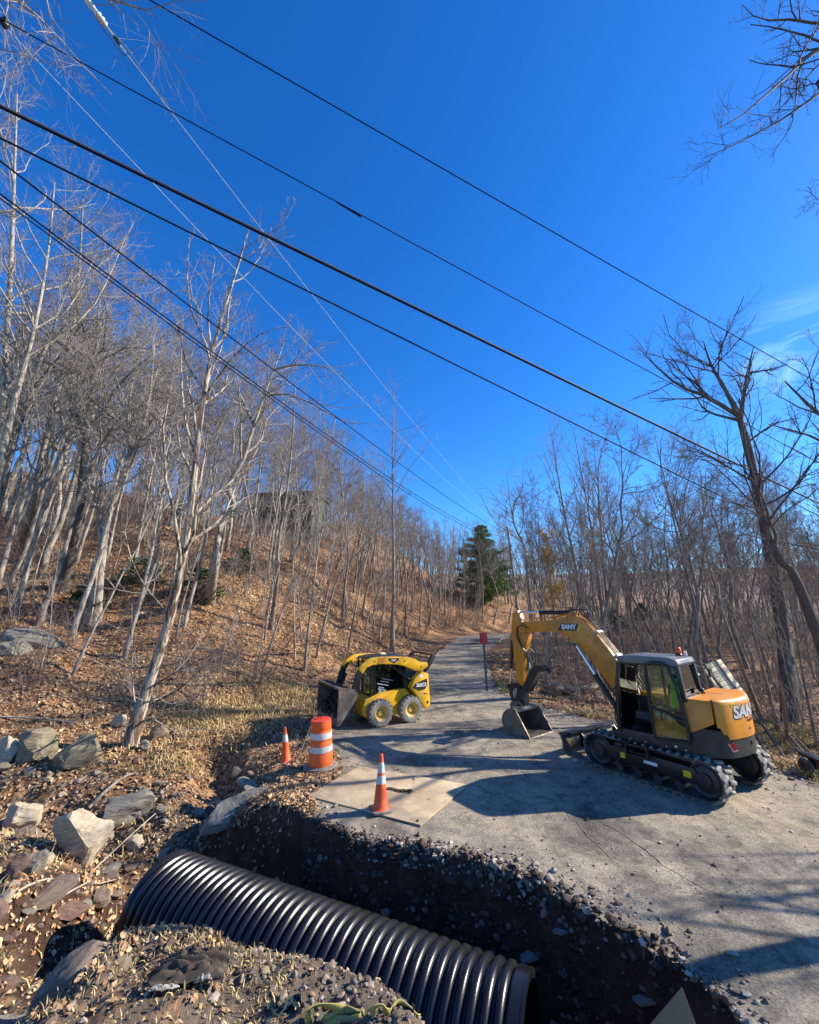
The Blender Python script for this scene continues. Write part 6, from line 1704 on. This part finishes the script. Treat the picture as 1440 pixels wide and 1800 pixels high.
# ---------------------------------------------------------------- fallen leaves and grass
def leaves(name, X, Y, size, seed, label, lift=.012, tone=None):
    rng = np.random.default_rng(seed); n = len(X); Z = tops(X, Y); e = .05
    nx = -(tops(X+e, Y)-Z)/e; nyv = -(tops(X, Y+e)-Z)/e
    N_ = nrm(np.stack([np.clip(nx, -1.5, 1.5), np.clip(nyv, -1.5, 1.5), np.ones(n)], -1)+rng.normal(size=(n, 3))*.42)
    u = nrm(np.cross(N_, rng.normal(size=(n, 3)))); w = np.cross(N_, u)
    s = (size*(.6+.7*rng.random(n)))[:, None]
    c = np.stack([X, Y, Z+lift+rng.random(n)*.02], -1)
    curl = s*(.15+.35*rng.random((n, 1)))*N_
    k1 = (.16+.16*rng.random((n, 1)))*s; k2 = (.14+.20*rng.random((n, 1)))*s; sk = rng.normal(size=(n, 1))*.08*s
    V = np.stack([c-u*s*.5, c-u*s*.15-w*k1+curl*rng.random((n, 1)), c-u*s*.12+w*k1+curl*rng.random((n, 1)), c+u*(s*.22+sk)-w*k2+curl*.7, c+u*(s*.22-sk)+w*k2+curl*.4*rng.random((n, 1)), c+u*s*.5+curl*1.1*rng.random((n, 1))], 1).reshape(-1, 3)
    b = np.arange(n)[:, None]*6; F = np.concatenate([b+np.array([[0, 1, 2]]), b+np.array([[1, 3, 2]]), b+np.array([[2, 3, 4]]), b+np.array([[3, 5, 4]])], 1).reshape(-1, 3)
    me = mesh_np(name, V, F, False, M['leaf']); t = rng.random(n) if tone is None else np.clip(tone+rng.normal(size=n)*.19, 0, 1)
    set_attr(me, 'tone', np.repeat(t, 6)); o = link(name, me); tag(o, label, 'leaves', kind='stuff'); return o
rng = np.random.default_rng(91)
def field(n, x0, x1, y0, y1, pw=1.0):
    return rng.uniform(x0, x1, n), y0+(y1-y0)*rng.random(n)**pw
XX, YY = [], []
x, y = field(95000, -21, 3, 8, 34, 1.3); d = polydist(x, y, FOOT); dl_ = polydist(x, y, LEFT)
k = (dl_ > -.15) & (np.abs(x/y) < 1.08) & ~inside(x, y, TRENCH) & (rng.random(len(x)) < .62+1.5*fbm(x*.55, y*.55, 3, 88)) & (rng.random(len(x)) < np.where(x < -3.4, np.where(y < 10.5, .45, .9), .95))
XX.append(x[k]); YY.append(y[k])
x, y = field(9000, -2.9, -1.2, 8.3, 12.5); k = (polydist(x, y, LEFT) > -.12) & ~inside(x, y, TRENCH); XX.append(x[k]); YY.append(y[k])
x, y = field(26000, 3, 22, 8, 30, 1.2); d = -polydist(x, y, RIGHT); k = (d > -.25) & (np.abs(x/y) < 1.1); XX.append(x[k]); YY.append(y[k])
x = rng.uniform(-3.0, .3, 1500); y = np.interp(x, CREST_X, CREST_Y)+.2-np.abs(rng.normal(size=1500))*.7; k = rng.random(1500) < np.where(x < -1.5, .7, .12); XX.append(x[k]); YY.append(y[k])
x, y = field(6500, -10, -3.2, 4.6, 10.5); k = ~(inside(x, y, TRENCH) & (x > -4.2)); XX.append(x[k]); YY.append(y[k])
x, y = field(1100, -5.4, -2.0, 7.5, 9.4); k = inside(x, y, TRENCH); XX.append(x[k]); YY.append(y[k])
X = np.concatenate(XX); Y = np.concatenate(YY)
pat = fbm(X*.35, Y*.35, 3, 5)
leaves('leaf_litter', X, Y, (.034+.0033*np.hypot(X, Y))*rng.gamma(9, 1/9., len(X)), 4, 'brown and tan fallen leaves covering the ground', .012, np.where(np.hypot(X, Y) < 6, .68, .56)+pat*.7)
x = rng.uniform(-1, 9.5, 900); y = rng.uniform(5, 24, 900); k = inside(x, y, ROAD_POLY) & (rng.random(900) < .16+.5*(x > 6.8)+.3*(np.abs(polydist(x, y, LEFT)) < .7)); leaves('road_leaves', x[k], y[k], np.full(k.sum(), .07), 6, 'a few leaves scattered on the road', .01)

def grass(name, X, Y, h, seed, label, tone):
    rng = np.random.default_rng(seed); n = len(X); Z = tops(X, Y)
    c = np.stack([X, Y, Z-.01], -1); a = rng.random(n)*6.283; side = np.stack([np.cos(a), np.sin(a), 0*a], -1)
    ln = rng.normal(size=(n, 3))*np.array([.5, .5, 0])+np.array([0, 0, 1]); hh = (h*(.5+.8*rng.random(n)))[:, None]
    mid = c+nrm(ln)*hh*.55; tip = mid+nrm(ln*np.array([1.9, 1.9, .55]))*hh*.5; w = .0045*(.7+.6*rng.random((n, 1)))*np.clip(np.hypot(X, Y)/6, 1, 3)[:, None]
    V = np.stack([c-side*w, c+side*w, mid+side*w*.8, mid-side*w*.8, tip], 1).reshape(-1, 3); b = np.arange(n)[:, None]*5
    F = np.concatenate([b+np.array([[0, 1, 2]]), b+np.array([[0, 2, 3]]), b+np.array([[3, 2, 4]])], 1).reshape(-1, 3)
    me = mesh_np(name, V, F, False, M['grass']); set_attr(me, 'tone', np.repeat(np.clip(tone+rng.normal(size=n)*.2, 0, 1), 5))
    o = link(name, me); tag(o, label, 'grass', kind='stuff')
def clump(n, cx, cy, sx, sy): return cx+rng.normal(size=n)*sx, cy+rng.normal(size=n)*sy
gx_, gy_, gt_ = [], [], []
def addg(x, y, t):
    k = ~inside(x, y, ROAD_POLY); gx_.append(x[k]); gy_.append(y[k]); gt_.append(np.full(k.sum(), t))
for px, py, n, sx, sy, t in ((470,1225,2200,1.4,.9,.22),(420,1260,1500,1.2,.7,.18),(520,1225,700,.6,.5,.35),(340,1285,1200,1.2,.6,.2),(860,1205,900,.5,1.2,.75),(880,1240,800,.6,.6,.6),(1040,1262,900,1.2,.5,.45),(1385,1300,1500,.8,.9,.72),(1420,1360,900,.8,.6,.6),(1350,1275,700,.7,.8,.75),(300,1340,500,.7,.4,.4)):
    p = hit(px, py); x, y = clump(n, p[0], p[1], sx, sy); addg(x, y, t)
x = rng.uniform(-3.0, -.9, 1500); y = np.interp(x, CREST_X, CREST_Y)+.12-np.abs(rng.normal(size=1500))*.45
gx_.append(x); gy_.append(y); gt_.append(np.full(1500, .35))
x = rng.uniform(-8, -4.6, 700); y = rng.uniform(6, 10, 700); gx_.append(x); gy_.append(y); gt_.append(np.full(700, .4))
X = np.concatenate(gx_); Y = np.concatenate(gy_); T_ = np.concatenate(gt_)
grass('dry_grass', X, Y, np.where(np.hypot(X, Y) < 6.5, .07, .22), 8, 'dry straw coloured grass on the banks and road verges', T_)

# undergrowth too fine to count: thin whips over both slopes
def whips(name, X, Y, h, seed, mat, label):
    rng = np.random.default_rng(seed); n = len(X); Z = gzv(X, Y)
    d = nrm(np.stack([rng.normal(size=n)*.38+.08, rng.normal(size=n)*.3, np.ones(n)], -1)); pts = [np.stack([X, Y, Z-.05], -1)]
    for k in range(3):
        d = nrm(d+rng.normal(size=d.shape)*.14); pts.append(pts[-1]+d*(h*(.4+rng.random(n))/3)[:, None])
    L0 = np.stack(pts, 1); sc = np.clip(np.hypot(X, Y)/16, 1, 2.6)[:, None]; R0 = np.linspace(.009, .003, 4)[None]*sc
    L1, R1 = sprout(rng, L0, R0, 4, 3, .55, .6, .75, .25, .15, .05, .004)
    R1 = np.maximum(R1, .0035*np.repeat(sc[:, 0], 4)[:, None])
    o = link(name, mesh_np(name, *join([tubes(L0, R0, 3), tubes(L1, R1, 3)]), mat=M[mat])); tag(o, label, 'brush', kind='stuff')
x, y = field(5200, -34, 10, 14, 60, 1.15); k = (polydist(x, y, FOOT) > 1.4) & (np.abs(x/y) < 1.1); x, y = x[k][:2800], y[k][:2800]
whips('undergrowth', x, y, 1.9, 12, 'twig_red', 'fine reddish bare undergrowth covering the left hillside')
x, y = field(3200, 6, 44, 17, 60, 1.2); k = (-polydist(x, y, RIGHT) > 1.6) & (np.abs(x/y) < 1.1); x, y = x[k][:1900], y[k][:1900]
whips('undergrowth', x, y, 2.0, 13, 'twig_brown', 'fine brown bare undergrowth filling the wood on the right')

# woods too far off to tell one trunk from the next
def far_wood(name, n, x0, x1, y0, y1, ok, seed, mat, label):
    rng = np.random.default_rng(seed); X = rng.uniform(x0, x1, n); Y = rng.uniform(y0, y1, n); k = ok(X, Y); X, Y = X[k], Y[k]; n = len(X); Z = gzv(X, Y)
    H_ = rng.uniform(7, 13, n); d = nrm(np.stack([rng.normal(size=n)*.05, rng.normal(size=n)*.05, np.ones(n)], -1)); pts = [np.stack([X, Y, Z-.3], -1)]
    for q in range(4): d = nrm(d+rng.normal(size=d.shape)*.05); pts.append(pts[-1]+d*(H_/4)[:, None])
    L0 = np.stack(pts, 1); R0 = np.linspace(.13, .03, 5)[None]*np.ones((n, 1))
    L1, R1 = sprout(rng, L0, R0, 9, 4, .36, .65, .5, .25, .14, .12, .018); L2, R2 = sprout(rng, L1, R1, 4, 3, .5, .7, .6, .2, .15, .1, .013)
    o = link(name, mesh_np(name, *join([tubes(L0, R0, 4), tubes(L1, R1, 3), tubes(L2, R2, 3)]), mat=M[mat])); tag(o, label, 'wood', kind='stuff')
vis = lambda X, Y: np.abs(X/np.maximum(Y, 1)) < 1.1
far_wood('far_wood', 1100, 10, 140, 56, 160, lambda X, Y: vis(X, Y) & (-polydist(X, Y, RIGHT) > 4), 21, 'twig_brown', 'distant bare wood beyond the road on the right')
far_wood('far_wood', 620, -75, 60, 50, 125, lambda X, Y: vis(X, Y) & (polydist(X, Y, FOOT) > 3), 22, 'twig_brown', 'distant bare wood along the top of the left hill')

# ---------------------------------------------------------------- logs, sticks, small things
def log(name, p0, p1, r, mat, label, sag=.0, n=6, z0=None, cat='branch'):
    a = hit(*p0); b = hit(*p1); pts = []
    for k in range(n):
        t = k/(n-1); q = a+(b-a)*t; q[2] = max(q[2], gz(q[0], q[1]))+r*.9+sag*math.sin(t*3.1); pts.append(q-a)
    m = MB(); m.tube([tuple(q) for q in pts], [r*(1-.5*k/(n-1)) for k in range(n)], 7); o = m.build(name, M[mat], None, smooth=60); o.location = a
    tag(o, label, cat); return o
log('fallen_branch', (155,1425), (238,1362), .045, 'bark_grey', 'reddish grey broken branch leaning behind the pale angular boulder', .05)
log('fallen_branch', (160,1535), (305,1405), .016, 'wood_grey', 'long thin pale stick lying across the stream bank', .03)
log('fallen_branch', (105,1580), (215,1545), .016, 'wood_grey', 'pale forked stick on the ground left of the pipe', .02)
log('fallen_branch', (30,1570), (110,1545), .02, 'wood_grey', 'pale stick among stones at the left edge', .02)
log('fallen_branch', (0,1262), (150,1275), .03, 'bark_pale', 'pale fallen limb lying across the slope at far left', .05)
log('fallen_branch', (345,1265), (400,1258), .02, 'bark_pale', 'short pale stick in the grass right of the leaning tree', .02)
log('fallen_branch', (1392,1318), (1440,1335), .06, 'bark_pale', 'pale fallen log on the right bank', .0)
log('fallen_branch', (268,1268), (318,1300), .03, 'bark_brown' if 'bark_brown' in M else 'bark_grey', 'curved root like branch right of the leaning tree base', .06)
log('fallen_log', (1240,1160), (1330,1235), .09, 'bark_pale', 'pale fallen trunk lying down the right hand slope', .0, cat='log')
log('fallen_log', (1145,1130), (1230,1195), .06, 'bark_grey', 'grey fallen trunk on the slope above the excavator cab', .0, cat='log')

# crumpled work jacket on the spoil bank
def jacket():
    p = at_z(335, 1738, .58); p[2] = gz(p[0], p[1])
    sx_ = (gz(p[0]+.2, p[1])-gz(p[0]-.2, p[1]))/.4; sy_ = (gz(p[0], p[1]+.15)-gz(p[0], p[1]-.15))/.3
    root = empty('jacket', p); root.rotation_euler = (math.atan(sy_), -math.atan(sx_), .15); tag(root, 'crumpled muddy brown work jacket lying on the spoil bank', 'jacket')
    def cloth(name, nx_, ny_, sx, sy, off, seed, mat, amp):
        V = []; F = []
        for j in range(ny_):
            for i in range(nx_):
                u = i/(nx_-1)-.5; v = j/(ny_-1)-.5
                q = Vector((u*7+seed, v*5, seed)); edge = 1+.22*mnoise.noise(q*.9)
                x = u*sx*edge+off[0]; y = v*sy*edge+off[1]; x += .03*mnoise.noise(q*1.3+Vector((9, 0, 0)))
                f = (1-abs(mnoise.noise(Vector((u*2.2+v*4.5+seed, v*1.2-u*1.5, 1))))*1.9)**2*.9+.15*(1-abs(mnoise.noise(Vector((u*5-v*3, v*3+seed, 3))))*2)**2
                rim = max(abs(u), abs(v))*2
                V.append((x, y, .03+amp*f*(1-.7*rim**3)+off[2]*(1-rim**2)))
        for j in range(ny_-1):
            for i in range(nx_-1): F.append((j*nx_+i, j*nx_+i+1, (j+1)*nx_+i+1, (j+1)*nx_+i))
        me = mesh_np(name, np.array(V), np.array(F), True, M[mat]); o = link(name, me, None, root)
        md = o.modifiers.new('thick', 'SOLIDIFY'); md.thickness = .006; return o
    cloth('body', 70, 52, .54, .36, (0, 0, .02), 3.1, 'cloth', .075)
    cloth('sleeve', 30, 16, .40, .13, (.06, -.13, .03), 7.7, 'cloth', .07)
    cloth('sleeve', 24, 14, .28, .12, (-.06, .12, .03), 12.3, 'cloth', .07)
    cloth('lining', 22, 10, .20, .045, (-.14, -.20, .0), 5.5, 'cloth_pale', .03)
    cloth('lining', 14, 8, .12, .05, (.13, -.17, .02), 9.5, 'cloth_pale', .03)
    m = MB(); m.add([(.12, .12, .12), (.17, .10, .13), (.155, .11, .20)], [(0, 1, 2)]); o = m.build('orange_tag', M['orange_patch'], root); o.modifiers.new('thick', 'SOLIDIFY').thickness = .003
jacket()
def sling(label, pix, w, seed):
    """yellow webbing loop; control points in the photo with a height over the ground"""
    W = []
    for px, py, z, lift in pix:
        q = at_z(px, py, z); W.append(q)
    org = W[0].copy(); org[2] = gz(org[0], org[1]); root = empty('lifting_sling', org); tag(root, label, 'sling')
    c = catmull(np.array(W), 6)-org; c[:, 2] = np.maximum(c[:, 2], gzv(c[:, 0]+org[0], c[:, 1]+org[1])-org[2]+.006)
    n = len(c); t = nrm(np.gradient(c, axis=0)); up = np.array([0, 0, 1.])+np.stack([.4*np.sin(np.arange(n)*.25+seed), .5*np.cos(np.arange(n)*.3), 0*np.arange(n)], -1)
    s = nrm(np.cross(t, nrm(np.cross(up, t)+.4*up))); V = np.concatenate([c-s*w*.5, c+s*w*.5]); F = np.stack([np.arange(n-1), np.arange(1, n), n+np.arange(1, n), n+np.arange(n-1)], -1)
    o = link('webbing', mesh_np('webbing', V, F, True, M['strap']), None, root); md = o.modifiers.new('thick', 'SOLIDIFY'); md.thickness = .006
    return root
sling('yellow webbing sling looped on the spoil bank at the bottom centre', [(545,1800,.62,0),(540,1780,.70,0),(560,1768,.72,0),(595,1774,.70,0),(625,1786,.66,0),(632,1800,.64,0),(600,1802,.62,0),(570,1795,.64,0),(600,1783,.66,0),(612,1772,.70,0),(640,1792,.66,0)], .055, 1)
sling('smaller yellow webbing loop beside the pipe at the bottom edge', [(652,1800,.64,0),(655,1776,.74,0),(672,1768,.76,0),(683,1784,.70,0),(700,1788,.64,0),(720,1794,.62,0),(735,1802,.58,0)], .05, 2)
p = at_z(500, 1788, .60)
m = MB(); rn2 = random.Random(5)
def rag():
    V = []; n = 18
    for j in range(n):
        for i in range(n):
            u = i/(n-1)-.5; v = j/(n-1)-.5
            V.append((u*.26, v*.10+.04*math.sin(u*9), gz(p[0]+u*.26, p[1]+v*.10)+.01+.07*abs(mnoise.noise(Vector((u*9, v*7, 4))))))
    F = [(j*n+i, j*n+i+1, (j+1)*n+i+1, (j+1)*n+i) for j in range(n-1) for i in range(n-1)]
    o = link('rag', mesh_np('rag', np.array(V), np.array(F), True, M['teal_cloth'])); o.location = (p[0], p[1], 0)
    tag(o, 'dark teal rag left of the yellow sling at the bottom edge', 'rag')
rag()
# board standing in the trench
m = MB(); a = at_y(1200, 1737, 4.35); 
m.prism([(0, 0), (.09, -.3), (.30, -1.0), (-.30, -1.25), (-.72, -.86), (-.25, -.30)], -.011, .011)
o = m.build('board', M['plywood'], None, bevel=.001); o.location = a; o.rotation_euler = (R(8), R(0), R(-12))
tag(o, 'pointed end of a wooden board standing up in the trench', 'board')

# slatted timber panel beyond the excavator
def panel():
    c = at_y(1284, 1214, 15.5); g = gz(c[0], c[1]); root = empty('timber_panel', c); root.rotation_euler = (R(-24), R(-12), R(18))
    tag(root, 'pale slatted timber panel with dark posts behind the excavator counterweight', 'panel')
    dn = (g-c[2])*1.1-.1
    for x in (-.31, .24):
        m = MB(); m.box(x-.035, x+.035, -.06, -.02, dn, 1.02); m.build('post', M['dark_print'], root)
    m = MB(); m.box(-.50, -.43, -.05, .0, dn, .86); m.build('post', M['wood'], root)
    for k in range(8):
        z0 = 1.0-(k+1)*.165; m = MB(); m.box(-.27, .52, -.018, .018, z0+.007, z0+.158); m.build('slat', M['wood'], root, bevel=.004)
panel()
# hand cart on the right bank
def cart():
    b = hit(1427, 1362); root = empty('hand_cart', b); root.rotation_euler = (0, 0, R(0)); tag(root, 'dark hand cart with two long handles lying on the right bank', 'cart')
    h = at_y(1386, 1292, b[1]+1.0)-b
    for dx in (0, .16):
        m = MB(); m.tube([(.05+dx, 0, .28), (h[0]*.5+dx*.8, h[1]*.5, h[2]*.5+.18), (h[0]+dx*.6, h[1], h[2]+.02)], .018, 8); m.build('handle', M['dark_print'], root, smooth=60)
    m = MB(); m.tube([(h[0], h[1], h[2]+.02), (h[0]+.10, h[1], h[2]+.02)], .018, 8); m.build('grip', M['dark_print'], root)
    for x in (-.08, .30):
        m = MB(); m.lathe([(.08, -.04), (.15, -.045), (.17, -.02), (.17, .02), (.15, .045), (.08, .04)], 24, Matrix.Translation((x, 0, .17)) @ Matrix.Rotation(R(90), 4, 'Y'), True); w = m.build('wheel', M['rubber'], root, smooth=50)
        m = MB(); m.lathe([(0, -.02), (.085, -.02), (.085, .02), (0, .02)], 16, Matrix.Translation((x, 0, .17)) @ Matrix.Rotation(R(90), 4, 'Y')); m.build('hub', M['grey_paint'], w)
    m = MB(); m.prism([(-.12,.14),(.12,.14),(.2,.4),(-.2,.36)], -.02, .24, Matrix.Rotation(R(90), 4, 'Z') @ Matrix.Translation((0, -.24, 0))); m.build('tray', M['black_paint'], root, bevel=.01)
cart()
p = hit(1046, 1258); m = MB(); m.tube([(0, 0, -.2), (-.04, 0, .6), (-.10, 0, 1.05), (.10, 0, 1.12)], .022, 6); o = m.build('metal_stake', M['post'], None, smooth=40); o.location = p
tag(o, 'thin bent metal stake behind the dozer blade', 'stake')

# ---------------------------------------------------------------- house on the hill
def house():
    c = at_y(512, 905, 54); g = gz(c[0], c[1]); z0 = min(g, c[2])-.4; root = empty('house', (c[0], c[1], z0), R(-8)); tag(root, 'dull green house half hidden by trees on the hilltop', 'house')
    w, d, h = 4.1, 3.2, at_y(512, 878, 54)[2]-z0
    m = MB(); m.box(-w, w, -d, d, -1, h); m.build('wall', M['house_green'], root)
    m = MB(); m.add([(-w-.3, -d-.4, h), (w+.3, -d-.4, h), (w+.3, d+.4, h), (-w-.3, d+.4, h), (-w-.3, 0, h+.9), (w+.3, 0, h+.9)], [(0,1,5,4), (2,3,4,5), (0,4,3), (1,2,5), (3,2,1,0)]); m.build('roof', M['house_roof'], root)
    for x in (-3, -1.0, 1.0, 3):
        m = MB(); m.box(x-.5, x+.5, -d-.06, -d-.005, h-1.7, h-.5); f = m.build('window', M['white'], root)
        m = MB(); m.box(x-.42, x+.42, -d-.08, -d-.061, h-1.62, h-.58); m.build('pane', M['winglass'], f)
house()

# ---------------------------------------------------------------- utility poles and wires
FARPOLE_TOP = at_y(892, 926, 47); fb = hit(914, 1078); FB = np.array([at_y(914, 1076, 47)[0], 47.3, 0]); FB[2] = gz(FB[0], FB[1])
m = MB(); t = Vector(FARPOLE_TOP-FB); m.tube([tuple(t*-.05), tuple(t*.5), tuple(t)], [.17, .15, .12], 12); root = empty('utility_pole', FB)
m.build('shaft', M['pole'], root, smooth=60)
tag(root, 'distant bare utility pole leaning left beside the road bend', 'utility pole')
m = MB(); m.tube([tuple(t*.96+Vector((-.5, 0, 0))), tuple(t*.96+Vector((.5, 0, .0)))], .05, 6); m.build('crossarm', M['pole'], root)
NP = np.array([-8.6, 2.3]); NPZ = gz(*NP)
npole = empty('utility_pole', (NP[0], NP[1], NPZ)); tag(npole, 'near utility pole carrying all the wires just outside the upper left', 'utility pole')
m = MB(); m.tube([(0, 0, -1), (0, 0, 8), (0, 0, 16.5)], [.19, .17, .13], 14); m.build('shaft', M['pole'], npole, smooth=60)
m = MB(); m.box(-1.3, 1.3, -.06, .06, 15.2, 15.36, Matrix.Rotation(R(60), 4, 'Z')); m.build('crossarm', M['pole'], npole)
def wire(a, b, r, mat, label, sag=.25, n=26, far_r=None):
    a = np.array(a, float); b = np.array(b, float); t = np.linspace(0, 1, n)[:, None]
    P_ = (b-a)*t; P_[:, 2] -= sag*4*(t*(1-t))[:, 0]
    R_ = np.linspace(r, far_r or r, n)
    o = link('overhead_wire', mesh_np('overhead_wire', *tubes(P_[None], R_[None], 6), mat=M[mat])); o.location = a
    tag(o, label, 'wire'); return o
def ext(pa, pb, s=1.35, e=1.4):
    """lengthen a span past the frame: to the near pole side and far right"""
    a = at_y(*pa); b = at_y(*pb); return a-(b-a)*(s-1), a+(b-a)*e
a, b = ext((270,0,5), (1440,672,18), 1.25, 1.5); wire(a, b, .010, 'wire', 'topmost thin black wire crossing the blue sky', .1, far_r=.026)
a, b = ext((50,57,5.2), (1440,812,24), 1.12, 1.5); w2 = wire(a, b, .010, 'wire', 'second wire from the top with a dark splice sleeve', .1, far_r=.03)
q0 = at_y(592, 355, 8.6); q1 = at_y(635, 381, 9.0)
m = MB(); m.tube([(0, 0, 0), tuple(q1-q0)], .022, 8); o = m.build('splice_sleeve', M['wire'], None, smooth=60); o.location = q0; o.parent = w2; o.location = Vector(q0)-w2.location
a, b = ext((0,186,4.2), (1440,884,24), 1.12, 1.5); w3 = wire(a, b, .019, 'wire', 'thickest black cable bundle crossing the middle of the sky', .05, far_r=.05)
a2 = a+np.array([0, 0, .045]); wire(a2, b+np.array([0, 0, .05]), .006, 'strand', 'bright messenger strand lashed on top of the thickest cable', .05, far_r=.02)
a, b = ext((0,241,4.2), (1232,853,19), 1.12, 1.9); wire(a, b, .013, 'wire', 'black cable just below the thickest cable bundle', .05, far_r=.035)
for i, (p0, rr, lb) in enumerate((((0,273,4.4), .014, 'upper black cable running from left edge to the distant pole'), ((0,318,4.4), .012, 'lower black cable running from left edge to the distant pole'), ((0,326,4.45), .009, 'thin wire beside the lower cable to the distant pole'))):
    a = at_y(*p0); e = FARPOLE_TOP-np.array([0, .1, .9+.35*i]); a = a-(e-a)*.04
    wire(a, e, rr, 'wire', lb, .55 if i == 0 else 1.25, 40, .016)
G1 = at_y(225, 97, 5.6); wire(G1, FARPOLE_TOP+np.array([.3, 0, -.1]), .0055, 'wire_bright', 'bright bare wire running from the ribbed insulator to the distant pole', .9, 40, .009)
G2 = at_y(14, 52, 5.2); wire(G2, FARPOLE_TOP+np.array([-.3, 0, -.1]), .0055, 'wire_bright', 'bright bare wire running from the dark spool at upper left', .9, 40, .009)
# insulators
def insulator():
    a = Vector(at_y(150, -4, 5.1)); b = Vector(G1); root = empty('insulator', a); d = b-a; root.rotation_mode = 'QUATERNION'; root.rotation_quaternion = d.to_track_quat('Z', 'Y'); L_ = d.length
    tag(root, 'pale ribbed insulator at the upper left end of a bright wire', 'insulator')
    m = MB(); m.lathe([(.02, 0), (.035, .02*L_), (.06, .06*L_), (.05, .10*L_), (.06, .14*L_), (.045, .2*L_), (.05, .26*L_), (.065, .30*L_), (.04, .34*L_), (.065, .38*L_), (.04, .42*L_), (.06, .45*L_), (.02, .48*L_)], 16); m.build('sheds', M['insul'], root, smooth=50)
    m = MB(); m.cyl((0, 0, .46*L_), (0, 0, .72*L_), .014, n=8); m.build('link_rod', M['wire_bright'], root)
    m = MB(); m.box(-.03, .03, -.02, .02, .66*L_, .80*L_); m.box(-.05, .0, -.015, .015, .70*L_, .76*L_); m.build('clamp', M['dark_print'], root, bevel=.006)
    m = MB(); m.tube([(0, .0, .80*L_), (.02, 0, .84*L_), (.015, 0, .94*L_), (-.015, 0, .94*L_), (-.02, 0, .84*L_)], .008, 6, True); m.build('thimble', M['insul'], root)
    m = MB(); m.tube([(.01, 0, .99*L_), (.10, .0, .90*L_), (.11, 0, .70*L_), (.14, .02, .45*L_), (.10, .05, .0)], .007, 6); m.build('jumper', M['dark_print'], root)
insulator()
a = Vector(at_y(8, 40, 5.1)); root = empty('wire_spool', a); tag(root, 'dark round spool clamp at the upper left edge', 'spool')
for k in range(4):
    m = MB(); m.tube([(.055*math.cos(q), .02*k-.03, .085*math.sin(q)-.0) for q in [j*2*math.pi/16 for j in range(16)]], .014, 6, True); m.build('coil', M['hose'], root, smooth=60)
m = MB(); m.cyl((0, -.05, 0), (0, .05, 0), .03, n=10); m.build('core', M['grey_paint'], root)
